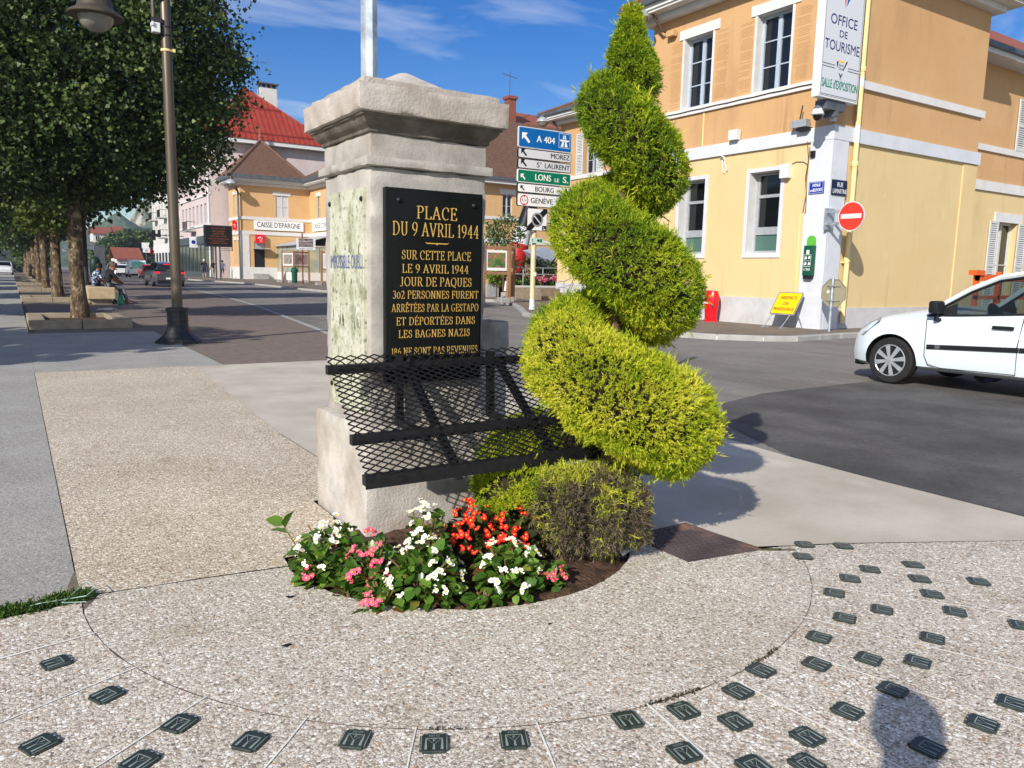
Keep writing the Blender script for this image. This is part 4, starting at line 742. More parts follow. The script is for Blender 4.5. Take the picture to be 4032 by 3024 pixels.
# ---------------- buildings ----------------
FU = lambda X0: (lambda a, b, c: Vector((X0 - c, a, b)))            # wall facing -x: a = y, b = height, c = out of the wall
FV = lambda Y0: (lambda a, b, c: Vector((a, Y0 - c, b)))            # wall facing -y: a = x
def fb(m_, F, a0, a1, b0, b1, c0, c1, mi=0):
    v = [F(a, b, c) for c in (c0, c1) for b in (b0, b1) for a in (a0, a1)]
    m_.add(v, [(0, 1, 3, 2), (4, 6, 7, 5), (0, 4, 5, 1), (2, 3, 7, 6), (0, 2, 6, 4), (1, 5, 7, 3)], mi)
def wall(m_, F, a0, a1, b0, b1, holes=(), depth=.18, mi=0, rmi=None):
    """sheet of wall with real openings and their reveals"""
    As = sorted({a0, a1, *[h[0] for h in holes], *[h[1] for h in holes]}); Bs = sorted({b0, b1, *[h[2] for h in holes], *[h[3] for h in holes]})
    for i in range(len(As) - 1):
        for j in range(len(Bs) - 1):
            ca, cb_ = (As[i] + As[i + 1]) / 2, (Bs[j] + Bs[j + 1]) / 2
            if any(h[0] < ca < h[1] and h[2] < cb_ < h[3] for h in holes): continue
            m_.quad(F(As[i], Bs[j], 0), F(As[i + 1], Bs[j], 0), F(As[i + 1], Bs[j + 1], 0), F(As[i], Bs[j + 1], 0), mi)
    r = mi if rmi is None else rmi
    for h in holes:
        p = [(h[0], h[2]), (h[1], h[2]), (h[1], h[3]), (h[0], h[3])]
        for k in range(4): a, b = p[k], p[(k + 1) % 4]; m_.quad(F(*a, 0), F(*b, 0), F(*b, -depth), F(*a, -depth), r)
def window(parent, F, a0, a1, b0, b1, d=.2, frame='winframe', glass='glass', cols=2, rows=3, fw=.07, bw=.03, shutters=None, mull=.12, label=None):
    m_ = MB(); c0, c1 = -d - .05, -d + .02
    fb(m_, F, a0, a0 + fw, b0, b1, c0, c1); fb(m_, F, a1 - fw, a1, b0, b1, c0, c1); fb(m_, F, a0 + fw, a1 - fw, b0, b0 + fw, c0, c1 + .002); fb(m_, F, a0 + fw, a1 - fw, b1 - fw, b1, c0, c1 + .002)
    for i in range(1, cols): a = a0 + (a1 - a0) * i / cols; fb(m_, F, a - mull / 2, a + mull / 2, b0 + fw, b1 - fw, c0, c1 - .004)
    for j in range(1, rows): b = b0 + (b1 - b0) * j / rows; fb(m_, F, a0 + fw, a1 - fw, b - bw / 2, b + bw / 2, c0, c1 - .012)
    w_ = m_.build('window', mt[frame], parent)
    g_ = MB(); g_.quad(F(a0 + .01, b0 + .01, -d - .03), F(a1 - .01, b0 + .01, -d - .03), F(a1 - .01, b1 - .01, -d - .03), F(a0 + .01, b1 - .01, -d - .03)); g_.build('pane', mt[glass], w_)
    if shutters: shutter_pair(parent, F, a0, a1, b0, b1, shutters)
    return w_
def shutter(parent, F, a0, a1, b0, b1, c=.03, ang=None):
    m_ = MB(); t_ = .04; f = .07
    for (x0, x1, z0, z1) in ((a0, a0 + f, b0, b1), (a1 - f, a1, b0, b1), (a0 + f, a1 - f, b0, b0 + .12), (a0 + f, a1 - f, b1 - f, b1), (a0 + f, a1 - f, (b0 + b1) / 2 - .05, (b0 + b1) / 2 + .05)): fb(m_, F, x0, x1, z0, z1, c, c + t_)
    n = int((b1 - b0) / .075)
    for k in range(n):
        z = b0 + .12 + (b1 - b0 - .2) * (k + .5) / n
        m_.add([F(a0 + f, z - .022, c + t_ - .004), F(a1 - f, z - .022, c + t_ - .004), F(a1 - f, z + .022, c + .008), F(a0 + f, z + .022, c + .008)], [(0, 1, 2, 3)])
    fb(m_, F, a0 + f, a1 - f, b0 + .1, b1 - .05, c + .001, c + .006)
    return m_.build('shutter', mt['shutter'], parent)
def shutter_pair(parent, F, a0, a1, b0, b1, wd): shutter(parent, F, a0 - wd - .02, a0 - .02, b0, b1); shutter(parent, F, a1 + .02, a1 + wd + .02, b0, b1)
def part(parent, name, mat, *boxes, F=None):
    m_ = MB()
    for b in boxes: fb(m_, F or (lambda a, b, c: Vector((a, c, b))), *b)
    return m_.build(name, mat if not isinstance(mat, str) else mt[mat], parent)
mt['ghost'] = M('weather_marks', S(166, 124, 80), S(178, 134, 88), scale=4, rough=.9)
# --- tourist office: the corner pavilion of the old yellow station range
XA, YB = 16.64, 11.81; FA, FB = FU(XA), FV(YB)
to = thing('tourist_office', 'two storey yellow and orange corner building with white bands and grey windows at the right', 'building', (XA, YB, 0))
holesA = [(13.22, 14.30, 6.10, 8.03), (15.82, 16.88, 6.10, 8.03), (13.22, 14.22, 1.98, 4.06), (15.80, 16.78, 1.98, 4.06), (17.4, 17.42, 1, 1.02)]
m_ = MB(); wall(m_, FA, YB, 18.2, 4.62, 8.86, [h for h in holesA if h[2] > 5], .24, 0, 2); wall(m_, FB, XA, 23.25, 4.62, 8.86, [], .2, 0)
wall(m_, FA, YB, 18.2, .0, 4.63, [h for h in holesA if 1.5 < h[2] < 5], .30, 1, 2); wall(m_, FB, XA, 23.25, 0, 4.63, [], .2, 1)
m_.quad((23.25, YB, 0), (23.25, 18.2, 0), (23.25, 18.2, 8.86), (23.25, YB, 8.86), 0); m_.quad((XA, 18.2, 0), (23.25, 18.2, 0), (23.25, 18.2, 8.86), (XA, 18.2, 8.86), 0)
m_.build('wall', [mt['orange'], mt['cream'], mt['white_trim']], to)
def bands(parent, z0, z1, c, mat, name='band', x1=23.32, y1=18.27, lip=.0):
    m_ = MB(); m_.box(XA - c, XA + .02, YB - c, y1, z0, z1); m_.box(XA + .021, x1, YB - c, YB + .02, z0, z1); 
    return m_.build(name, mt[mat], parent)
bands(to, 5.90, 6.09, .07, 'white_trim', 'sill_band'); bands(to, 4.62, 4.95, .07, 'grey_trim', 'storey_band')
part(to, 'plinth', 'plinth', (XA - .05, XA + .02, .0, .80, 12.39, 18.2)); part(to, 'plinth', 'plinth', (17.19, 23.25, 0, .62, YB - .05, YB + .02))
m_ = MB(); m_.box(XA - .06, XA + .015, YB - .058, 12.38, 0, 4.622); m_.box(XA + .0155, 17.18, YB - .06, YB + .015, 0, 4.622); m_.box(XA - .10, XA, YB - .095, 12.40, 0, .92); m_.box(XA + .0005, 17.2, YB - .1, YB - .02, 0, .915); m_.build('corner_pilaster', mt['grey_trim'], to)
part(to, 'quoin', 'cream', (22.55, 23.27, .62, 4.6, YB - .03, YB + .02))
for a0, a1 in ((13.22, 14.30), (15.82, 16.88)):
    m_ = MB(); fb(m_, FA, a0 - .24, a1 + .2, 8.03, 8.29, -.02, .03); fb(m_, FA, a0 - .07, a0 - .001, 6.091, 8.029, .001, .015); fb(m_, FA, a1 + .001, a1 + .07, 6.091, 8.029, .001, .015); m_.build('window_surround', mt['white_trim'], to)
    m_ = MB(); rq = random.Random(int(a0 * 10))
    for side in (a0 - .58, a1 + .10):
        for k in range(44):
            if rq.random() < .8: z = 6.2 + k * .041; e0 = side + rq.uniform(0, .08); m_.quad(FA(e0, z, .0025), FA(side + .46 - rq.uniform(0, .12), z, .0025), FA(side + .46 - rq.uniform(0, .1), z + .012, .0025), FA(e0, z + .012, .0025))
    m_.build('shutter_ghost_marks', mt['ghost'], to)
    window(to, FA, a0, a1, 6.11, 8.02, .24, cols=2, rows=3)
for a0, a1 in ((13.22, 14.22), (15.80, 16.78)):
    m_ = MB(); fb(m_, FA, a0 - .11, a1 + .11, 1.85, 1.979, .001, .03); fb(m_, FA, a0 - .11, a0 - .001, 1.98, 4.06, .001, .03); fb(m_, FA, a1 + .001, a1 + .11, 1.98, 4.06, .001, .03); fb(m_, FA, a0 - .11, a1 + .11, 4.061, 4.16, .001, .03); m_.build('window_surround', mt['grey_trim'], to)
    w_ = window(to, FA, a0, a1, 1.99, 4.05, .30, 'alu', cols=1, rows=1, fw=.05)
    m_ = MB(); fb(m_, FA, a0 + .05, a1 - .05, 3.42, 3.50, -.35, -.27); m_.build('transom', mt['alu'], w_); m_ = MB(); fb(m_, FA, a0 + .05, a1 - .05, 2.46, 2.66, -.35, -.275); m_.build('transom', mt['alu'], w_)
    m_ = MB(); fb(m_, FA, a0 + .05, a1 - .05, 2.04, 2.46, -.325, -.315); m_.build('frosted_pane', mt['glass_green'], w_)
    m_ = MB(); fb(m_, FA, a1 - .10, a1 - .05, 2.66, 4.0, -.34, -.285); m_.build('side_frame', mt['alu'], w_)
def eaves(parent, x0, x1, y0, y1, z, ov=.62, side=('x0', 'y0'), roofmat=('brown_tiles', 'brown_tiles_y'), rise=2.6, ridge=None, name='roof'):
    """boxed eaves: moulded white soffit and fascia, zinc gutter, hipped tile roof"""
    def ringbox(o0, o1, z0, z1, mat, nm):
        m_ = MB(); a, b, c, d = x0 - o1, x1 + o1, y0 - o1, y1 + o1; e, f, g_, h = x0 - o0, x1 + o0, y0 - o0, y1 + o0
        m_.box(a, e, c, d, z0, z1); m_.box(f, b, c, d, z0, z1); m_.box(e, f, c, g_, z0, z1); m_.box(e, f, h, d, z0, z1); return m_.build(nm, mt[mat], parent)
    ringbox(-.02, ov * .42, z - .16, z - .002, 'white_trim', 'frieze_board'); ringbox(-.02, ov, z, z + .07, 'soffit', 'soffit'); ringbox(ov * .9, ov + .05, z + .0705, z + .30, 'white_trim', 'fascia'); ringbox(ov + .051, ov + .17, z + .20, z + .325, 'zinc', 'gutter')
    o = ov + .12; A, B, C_, D_ = x0 - o, x1 + o, y0 - o, y1 + o; zb = z + .32; m_ = MB(); hx = min(B - A, D_ - C_) / 2
    if (B - A) <= (D_ - C_): r0, r1 = Vector(((A + B) / 2, C_ + hx, zb + rise)), Vector(((A + B) / 2, D_ - hx, zb + rise)); q = [(0, 1, 4), (1, 2, 5, 4), (2, 3, 5), (3, 0, 4, 5)]; mi = [1, 0, 1, 0]
    else: r0, r1 = Vector((A + hx, (C_ + D_) / 2, zb + rise)), Vector((B - hx, (C_ + D_) / 2, zb + rise)); q = [(0, 1, 5, 4), (1, 2, 5), (2, 3, 4, 5), (3, 0, 4)]; mi = [1, 0, 1, 0]
    v = [(A, C_, zb), (B, C_, zb), (B, D_, zb), (A, D_, zb), tuple(r0), tuple(r1)]
    for f, k in zip(q, mi): m_.add([v[i] for i in f], [tuple(range(len(f)))], k)
    m_.add(v[:4], [(0, 1, 2, 3)], 0); rf = m_.build(name, [mt[roofmat[0]], mt[roofmat[1]]], parent)
    h_ = MB()
    for i, j in ((0, 4), (1, 4 if (B - A) <= (D_ - C_) else 5), (2, 5), (3, 5 if (B - A) <= (D_ - C_) else 4), (4, 5)):
        if (Vector(v[i]) - Vector(v[j])).length > .01: h_.tube([Vector(v[i]) + Vector((0, 0, .02)), Vector(v[j]) + Vector((0, 0, .02))], .09, n=6)
    h_.build('ridge_tiles', mt['brown_tiles'], rf); return rf
eaves(to, XA, 23.25, YB, 18.2, 8.86)
# --- recessed wing beyond the pavilion (rue side)
YC = 12.95; FC = FV(YC)
wg = thing('station_wing', 'recessed orange wing with louvred white shutters behind the right end of the corner building', 'building', (23.25, YC, 0))
m_ = MB(); hw = [(28.35, 29.35, 5.62, 7.25), (27.2, 28.5, .55, 3.3)]
wall(m_, FC, 23.26, 36, 4.21, 8.0, hw[:1], .2, 0); wall(m_, FC, 23.26, 36, 0, 4.215, hw[1:], .2, 1); m_.build('wall', [mt['orange'], mt['cream']], wg)
part(wg, 'sill_band', 'white_trim', (23.26, 36, 5.42, 5.60, YC - .06, YC + .02)); part(wg, 'storey_band', 'white_trim', (23.26, 36, 4.22, 4.52, YC - .06, YC + .02))
part(wg, 'lintel', 'white_trim', (28.1, 29.6, 7.25, 7.55, YC - .04, YC + .02)); part(wg, 'lintel', 'white_trim', (26.95, 28.75, 3.3, 3.6, YC - .04, YC + .02))
window(wg, FC, 28.35, 29.35, 5.62, 7.25, .2); window(wg, FC, 27.2, 28.5, .55, 3.3, .2, 'shutter', cols=2, rows=2)
shutter(wg, FC, 27.72, 28.32, 5.6, 7.22); shutter(wg, FC, 29.38, 30.0, 5.6, 7.22); shutter(wg, FC, 26.62, 27.17, .5, 3.3); shutter(wg, FC, 28.53, 29.1, .5, 3.3)
m_ = MB(); m_.box(23.9, 36, YC - .55, YC + .1, 8.0, 8.06); m_.build('soffit', mt['soffit'], wg); m_ = MB(); m_.box(23.9, 36, YC - .62, YC - .55, 8.0, 8.22); m_.build('fascia', mt['white_trim'], wg); m_ = MB(); m_.box(23.9, 36, YC - .74, YC - .622, 8.14, 8.28); m_.build('gutter', mt['zinc'], wg)
m_ = MB(); m_.quad((23.3, YC - .7, 8.27), (36, YC - .7, 8.27), (36, YC + 4.5, 11.6), (23.3, YC + 4.5, 11.6)); m_.build('roof', mt['red_tiles'], wg)
# --- set-back wing to the left of the pavilion
XW = 22.5; FW_ = FU(XW); sw = thing('setback_wing', 'orange wing with white louvred shutters half hidden by the spiral conifer', 'building', (XW, 24, 0))
m_ = MB(); hs_ = [(29.05, 30.0, 5.9, 7.6) , (24.6, 25.6, 5.9, 7.6), (20.6, 21.6, 5.9, 7.6)]
FWx = lambda a, b, c: Vector((XW - c, a, b))
hs_ = [(28.0, 28.95, 5.90, 7.75), (24.3, 25.3, 5.90, 7.75), (20.4, 21.4, 5.90, 7.75)]
wall(m_, FW_, 18.21, 30.8, 4.62, 8.5, hs_, .2, 0); wall(m_, FW_, 18.21, 30.8, 0, 4.625, [(22.6, 24.0, 1.2, 3.6)], .2, 1)
m_.quad((XW, 30.8, 0), (40, 30.8, 0), (40, 30.8, 8.5), (XW, 30.8, 8.5), 0); m_.build('wall', [mt['orange'], mt['cream']], sw)
part(sw, 'sill_band', 'white_trim', (XW - .06, XW + .02, 5.72, 5.90, 18.21, 30.86)); part(sw, 'storey_band', 'white_trim', (XW - .06, XW + .02, 4.62, 4.95, 18.21, 30.86)); part(sw, 'plinth', 'plinth', (XW - .05, XW + .02, 0, .9, 18.21, 30.82))
for a0, a1, b0, b1 in hs_:
    part(sw, 'lintel', 'white_trim', (XW - .04, XW + .02, 7.75, 8.02, a0 - .25, a1 + .25)); window(sw, FW_, a0, a1, b0, b1, .2, shutters=.52)
window(sw, FW_, 22.6, 24.0, 1.2, 3.6, .2, 'alu', cols=2, rows=2)
eaves(sw, XW, 40, 18.4, 30.8, 8.5, ov=.7, rise=3.0)
# --- middle range, far behind the sign post
YM = 58.0; FM = FV(YM); md = thing('station_hall', 'long orange station hall with a brown tiled roof behind the direction signs', 'building', (34, YM, 0))
m_ = MB(); hm = [(36.3, 37.3, 6.15, 8.1), (31.2, 32.2, 6.15, 8.1), (41.5, 42.5, 6.15, 8.1)]; wall(m_, FM, 28, 70, 0, 9.0, hm + [(33.2, 34.6, .6, 3.4), (36.5, 37.9, .6, 3.4)], .2, 0); m_.build('wall', [mt['orange2']], md)
for a0, a1, b0, b1 in hm: window(md, FM, a0, a1, b0, b1, .15, 'shutter', cols=2, rows=2); part(md, 'lintel', 'white_trim', (a0 - .3, a1 + .3, b1, b1 + .45, YM - .05, YM + .02))
window(md, FM, 33.2, 34.6, .6, 3.4, .2, 'shutter'); window(md, FM, 36.5, 37.9, .6, 3.4, .2, 'shutter')
part(md, 'sill_band', 'white_trim', (28, 70, 5.9, 6.15, YM - .07, YM + .02)); part(md, 'storey_band', 'white_trim', (28, 70, 3.9, 4.3, YM - .07, YM + .02))
m_ = MB(); m_.box(28, 70, YM - .8, YM + .05, 8.9, 9.02); m_.build('soffit', mt['soffit'], md); m_ = MB(); m_.box(28, 70, YM - .85, YM - .8, 8.88, 9.3); m_.build('fascia', mt['white_trim'], md); m_ = MB(); m_.box(28, 70, YM - 1.02, YM - .852, 9.15, 9.42); m_.build('gutter', mt['zinc'], md)
m_ = MB(); m_.quad((28, YM - 1, 9.4), (70, YM - 1, 9.4), (70, YM + 6, 15.6), (28, YM + 6, 15.6)); m_.quad((28, YM + 6, 15.6), (70, YM + 6, 15.6), (70, YM + 13, 9.4), (28, YM + 13, 9.4)); m_.build('roof', mt['brown_tiles_y'], md)
hb = thing('red_roofed_house', 'taller house with a rusty red tiled roof and chimney beyond the station hall', 'building', (60, 95, 0))
m_ = MB(); m_.box(52, 84, 92, 106, 0, 18.5); m_.build('wall', mt['pale'], hb); m_ = MB(); m_.prism([(51.5, 91, 18.4), (84.5, 91, 18.4), (84.5, 99, 24.6), (51.5, 99, 24.6)], (0, 0, .2)); m_.prism([(51.5, 99, 24.6), (84.5, 99, 24.6), (84.5, 107, 18.4), (51.5, 107, 18.4)], (0, 0, .2)); rf = m_.build('roof', mt['red_tiles'], hb)
m_ = MB(); m_.box(60.2, 61.4, 95, 96.2, 21.5, 25.6); m_.box(60.0, 61.6, 94.8, 96.4, 25.6, 26.0); m_.build('chimney', mt['red_tiles'], rf); m_ = MB(); m_.tube([(60.6, 95.5, 26), (60.6, 95.5, 29.4)], .06, n=5); m_.tube([(59.4, 95.5, 28.9), (61.8, 95.5, 28.6)], .05, n=5); m_.build('aerial', mt['zinc'], rf)
# --- savings bank pavilion, mirror of the tourist office
bx, by = 21.15, 86.9; FBk, FBl = FV(by), FU(bx)
bk = thing('savings_bank', 'orange two storey bank pavilion with a brown pyramid roof and white sign bands', 'building', (bx, by, 0))
holesB = [(24.95, 26.35, 6.85, 9.25), (22.5, 23.66, .7, 4.2)]; hl = [(87.6, 88.3, 6.85, 9.2), (89.2, 89.9, 6.85, 9.2), (87.6, 88.3, 1.6, 4.3), (89.2, 89.9, 1.6, 4.3)]
hr_ = [(78.5, 79.6, 6.85, 9.2), (83.4, 84.4, 6.85, 9.2)]; FBr = FU(28.75)
m_ = MB(); wall(m_, FBk, bx, 28.75, 0, 10.3, holesB, .2); wall(m_, FBl, by, 92, 0, 10.3, hl, .2); wall(m_, FBr, 64, by, 0, 10.3, hr_, .2); m_.quad((28.75, 64, 0), (44, 64, 0), (44, 64, 10.3), (28.75, 64, 10.3)); m_.build('wall', mt['orange2'], bk)
m_ = MB()
for z0, z1 in ((6.5, 6.82), (4.9, 5.3)): m_.box(bx - .08, 28.66, by - .08, by + .02, z0, z1); m_.box(bx - .08, bx + .02, by + .021, 92, z0, z1); m_.box(28.67, 28.77, 64, by + .02, z0, z1)
m_.build('band', mt['white_trim'], bk)
m_ = MB(); m_.box(bx - .06, 22.0, by - .06, by + .02, 0, 4.9); m_.box(bx - .06, bx + .02, by + .021, 87.4, 0, 4.9); m_.box(bx - .07, 28.66, by - .07, by + .021, 0, 1.4) ; m_.box(bx - .07, bx + .02, by + .0215, 92, 0, 1.4); m_.build('plinth', mt['white_trim'], bk)
window(bk, FBk, 24.95, 26.35, 6.85, 9.25, .06, 'shutter', cols=2, rows=2, glass='shutter'); part(bk, 'lintel', 'white_trim', (24.65, 26.6, 9.25, 9.62, by - .06, by + .02))
for a0, a1, b0, b1 in hl: window(bk, FBl, a0, a1, b0, b1, .1, 'shutter', cols=1, rows=1, glass='glass_green'); part(bk, 'lintel', 'white_trim', (bx - .05, bx + .02, b1, b1 + .35, a0 - .15, a1 + .15))
for a0, a1, b0, b1 in hr_: window(bk, FBr, a0, a1, b0, b1, .1, 'shutter', cols=2, rows=2); part(bk, 'lintel', 'white_trim', (28.7, 28.77, b1, b1 + .4, a0 - .25, a1 + .25))
dr = part(bk, 'door', 'dark', (22.52, 23.64, .7, 3.4, by + .10, by + .16)); part(dr, 'transom', 'alu', (22.52, 23.64, 3.4, 4.2, by + .06, by + .14)); part(bk, 'doorstep', 'kerb', (22.3, 23.9, .1, .7, by - .5, by - .08))
part(bk, 'canopy', 'alu', (22.3, 24.2, 3.36, 3.42, by - .9, by - .02))
sb = part(bk, 'sign_board', 'white_sign', (22.5, 27.95, 5.46, 6.46, by - .16, by - .09)); m_ = MB(); text(m_, "CAISSE D'EPARGNE", (25.22, by - .165, 5.74), (1, 0, 0), (0, 0, 1), .56, width=4.75, align='C', bold=.025); m_.build('lettering', mt['txt_dark'], sb)
sb = part(bk, 'sign_board', 'white_sign', (28.6, 28.67, 5.46, 6.46, 78, 85.6)); m_ = MB(); text(m_, "CAISSE D'EPARGNE", (28.595, 85.3, 5.74), (0, -1, 0), (0, 0, 1), .56, width=6.9, bold=.025); m_.build('lettering', mt['txt_dark'], sb)
def squirrel_sq(o, ex, s_):   # red square with a white disc-and-stroke bank mark
    m_ = MB(); ex = Vector(ex); ez = Vector((0, 0, 1)); o = Vector(o)
    P_ = lambda u, v: o + ex * u * s_ + ez * v * s_
    m_.poly([P_(-.30, -.02), P_(-.08, .10), P_(.02, .20), (P_(-.12, .18)), P_(-.28, .08)]); m_.poly([P_(.05, .22), P_(.10, .22), P_(-.10, -.20), P_(-.14, -.20)]); m_.poly([P_(-.02, -.28), P_(.10, -.24), P_(.18, -.12), P_(.20, -.02), P_(.16, -.02), P_(.13, -.11), P_(.07, -.20), P_(-.03, -.24)])
    m_.poly([P_(.14, .10), P_(.24, .10), P_(.24, .04), P_(.14, .04)]); m_.poly([P_(-.02, -.34), P_(.26, -.34), P_(.26, -.37), P_(-.02, -.37)]); return m_
sb = part(bk, 'sign_cube', 'red_sign', (22.6, 23.55, 4.0, 4.92, by - .45, by - .085)); squirrel_sq((23.07, by - .455, 4.5), (1, 0, 0), 1.0).build('emblem', mt['white_sign'], sb)
sb = part(bk, 'sign_cube', 'red_sign', (bx - .5, bx - .085, 5.4, 6.35, 88.4, 88.6)); squirrel_sq((bx - .29, 88.395, 5.9), (1, 0, 0), .6).build('emblem', mt['white_sign'], sb)
def rfbox(z0, z1, o0, o1, mat, nm):
    m_ = MB(); m_.box(bx - o1, bx - o0, by - o1, 92, z0, z1); m_.box(bx - o0, 28.75 - o1, by - o1, by - o0, z0, z1); m_.box(28.75 - o1, 28.75 - o0, 64, by - o0, z0, z1); m_.build(nm, mt[mat], bk)
rfbox(10.1, 10.4, .0, .4, 'soffit', 'frieze_board'); rfbox(10.41, 10.5, 0, .9, 'soffit', 'soffit'); rfbox(10.51, 10.95, .7, 1.0, 'white_trim', 'fascia'); rfbox(10.75, 11.15, 1.01, 1.25, 'zinc', 'gutter')
m_ = MB(); e = 1.2; ap = (24.6, by + 4.2, 15.6); q = [(bx - e, by - e, 11.1), (28.75 - e + .6, by - e, 11.1), (28.75 - e + .6, by + 9, 11.1), (bx - e, by + 9, 11.1)]
m_.add([q[0], q[1], ap], [(0, 1, 2)], 1); m_.add([q[1], q[2], ap], [(0, 1, 2)], 0); m_.add([q[2], q[3], ap], [(0, 1, 2)], 1); m_.add([q[3], q[0], ap], [(0, 1, 2)], 0); m_.add([(28.75 - e, 64, 11.1), (28.75 - e, by + 2, 11.1), (34.5, by + 2, 14.6), (34.5, 64, 14.6)], [(0, 1, 2, 3)], 0); m_.quad((34.5, 64, 14.6), (34.5, by + 2, 14.6), (41, by + 2, 11.1), (41, 64, 11.1), 0)
rf = m_.build('roof', [mt['brown_tiles'], mt['brown_tiles_y']], bk); m_ = MB(); m_.tube([q[0], ap], .16, n=6); m_.tube([q[1], ap], .16, n=6); m_.build('ridge_tiles', mt['brown_tiles'], rf)
MB().lathe([(.32, 0), (.22, .3), (.3, .45), (.14, .7), (.2, .9), (.08, 1.3), (0, 1.7)], (ap[0], ap[1], ap[2] - .1), n=10).build('finial', mt['red_tiles'], rf, smooth=True)
m_ = MB(); m_.tube([(bx - 1.1, by - 1.1, 10.8), (bx - 1.0, by - 1.0, 9.9), (bx - .25, by - .2, 9.3), (bx - .2, by - .15, .1)], .09, n=6); m_.build('downpipe', mt['zinc'], bk, smooth=True)
# glazed lean-to in front of the bank wing
gl = thing('glass_porch', 'low glazed porch with a pale sheet roof beside the bank door', 'porch', (25, by - 3, 0))
m_ = MB(); m_.box(25.0, 28.6, by - 6.9, by - .1, .1, .95); m_.build('base_wall', mt['white_trim'], gl)
m_ = MB(); m_.box(25.05, 28.55, by - 6.85, by - .12, .95, 3.6); m_.build('glazing', M('porch_glass', S(120, 140, 132), S(150, 160, 140), S(190, 176, 140), scale=.5, rough=.15, spec=.6), gl)
m_ = MB()
for k in range(5): y = by - 6.9 + k * 1.7; m_.box(24.98, 25.04, y, y + .09, .95, 3.6)
for k in range(4): x = 25 + k * 1.15; m_.box(x, x + .09, by - 6.92, by - 6.86, .95, 3.6)
m_.box(24.97, 28.62, by - 6.93, by - 6.86, 3.6, 3.75); m_.box(24.97, 25.05, by - 6.86, by - .1, 3.6, 3.75); m_.build('frame', mt['alu'], gl)
m_ = MB(); m_.prism([(24.7, by - 7.2, 3.72), (28.66, by - 7.2, 4.8), (28.66, by - 7.2, 4.88), (24.7, by - 7.2, 3.8)], (0, 7.1, 0)); m_.build('roof', mt['zinc'] if False else M('porch_sheet', S(168, 178, 184), rough=.4, metal=.2), gl)
# --- tall pink building with the red metal roof, gable wall over the bank
pk = thing('pink_building', 'tall pale pink building with a big red metal hipped roof behind the bank', 'building', (19.4, 93, 0))
FP, FPs = FU(19.4), FV(93.0); hp = [(y, y + 1.15, z, z + 2.3) for y in (95.3, 97.6, 99.9, 102.2, 104.5, 106.8, 109.1) for z in (6.3, 10.2)]
m_ = MB(); wall(m_, FP, 93, 112, 0, 15.4, hp, .25); wall(m_, FPs, 19.4, 33, 0, 15.4, [], .2); m_.quad((33, 93, 0), (33, 112, 0), (33, 112, 15.4), (33, 93, 15.4)); m_.build('wall', mt['pink'], pk)
for k, (a0, a1, b0, b1) in enumerate(hp): window(pk, FP, a0, a1, b0, b1, .22, 'winframe', cols=2, rows=1, glass='glass_green' if k % 5 == 0 else 'glass')
m_ = MB()
for z in (6.0, 9.4, 13.6): m_.box(19.28, 19.42, 92.95, 112, z, z + .25)
m_.build('string_course', mt['white_trim'], pk)
sf = part(pk, 'shopfront', 'slate', (19.2, 19.42, .1, 4.9, 92.9, 112)); part(pk, 'fascia_sign', 'slate', (19.05, 19.2, 4.0, 4.9, 92.9, 112))
for k in range(8): part(sf, 'shop_window', 'glass', (19.14, 19.19, .8, 3.8, 93.6 + 2.3 * k, 95.2 + 2.3 * k))
bs = part(pk, 'hanging_sign', 'white_sign', (18.3, 19.2, 3.6, 4.9, 99.9, 100.1)); m_ = MB(); m_.X = Matrix.Translation((18.72, 99.895, 4.25)) @ Matrix.Rotation(R(90), 4, 'X'); m_.lathe([(.24, 0), (.24, .005), (0, .006)], n=20); m_.build('emblem', mt['enamel_blue'], bs)
m_ = MB(); m_.X = Matrix.Translation((18.78, 99.893, 4.25)) @ Matrix.Rotation(R(90), 4, 'X')
for k in range(10): a = R(-70 + 14 * k); b = R(-70 + 14 * (k + 1)); m_.poly([(math.cos(a) * .34, math.sin(a) * .44, 0), (math.cos(b) * .34, math.sin(b) * .44, 0), (math.cos(b) * .29, math.sin(b) * .40, 0), (math.cos(a) * .29, math.sin(a) * .40, 0)])
m_.build('emblem', mt['zinc'], bs)
m_ = MB(); m_.box(18.3, 19.3, 101.5, 104.5, 5.55, 5.7); m_.build('balcony', mt['kerb'], pk); m_ = MB()
for k in range(13): m_.box(18.34, 18.37, 101.55 + k * .24, 101.58 + k * .24, 5.7, 6.7)
m_.box(18.32, 18.39, 101.5, 104.5, 6.7, 6.76); m_.box(18.32, 19.3, 101.5, 101.55, 6.7, 6.76); m_.build('railing', mt['black_trim'], pk)
m_ = MB(); m_.box(18.5, 34.0, 92.2, 92.98, 15.3, 15.42); m_.box(18.5, 19.38, 92.98, 112.4, 15.3, 15.42); m_.build('soffit', mt['soffit'], pk); m_ = MB(); m_.box(18.42, 34.1, 92.0, 92.2, 15.3, 15.75); m_.box(18.3, 18.5, 92.2, 112.4, 15.3, 15.75); m_.build('gutter', mt['white_trim'], pk)
v = [(18.3, 91.9, 15.75), (34.2, 91.9, 15.75), (34.2, 113, 15.75), (18.3, 113, 15.75), (24.8, 98.2, 22.6), (27.0, 106, 22.6)]
m_ = MB(); m_.add(v, [(0, 1, 4), (1, 2, 5, 4), (2, 3, 5), (3, 0, 4, 5)]); rf = m_.build('roof', mt['red_metal'], pk)
m_ = MB(); A_, B_2, T_ = Vector(v[0]), Vector(v[1]), Vector(v[4]); up = Vector((0, -.04, .05))
for k in range(1, 26):
    f = k / 26; p = A_.lerp(B_2, f); # standing seam runs up the slope until it meets a hip
    d = Vector((0, (T_ - A_).y, (T_ - A_).z)); xa = (T_.x - A_.x) / (B_2.x - A_.x); s_ = f / xa if f < xa else (1 - f) / (1 - xa); m_.bar(p + up, p + d * s_ * .98 + up, .05, .07)
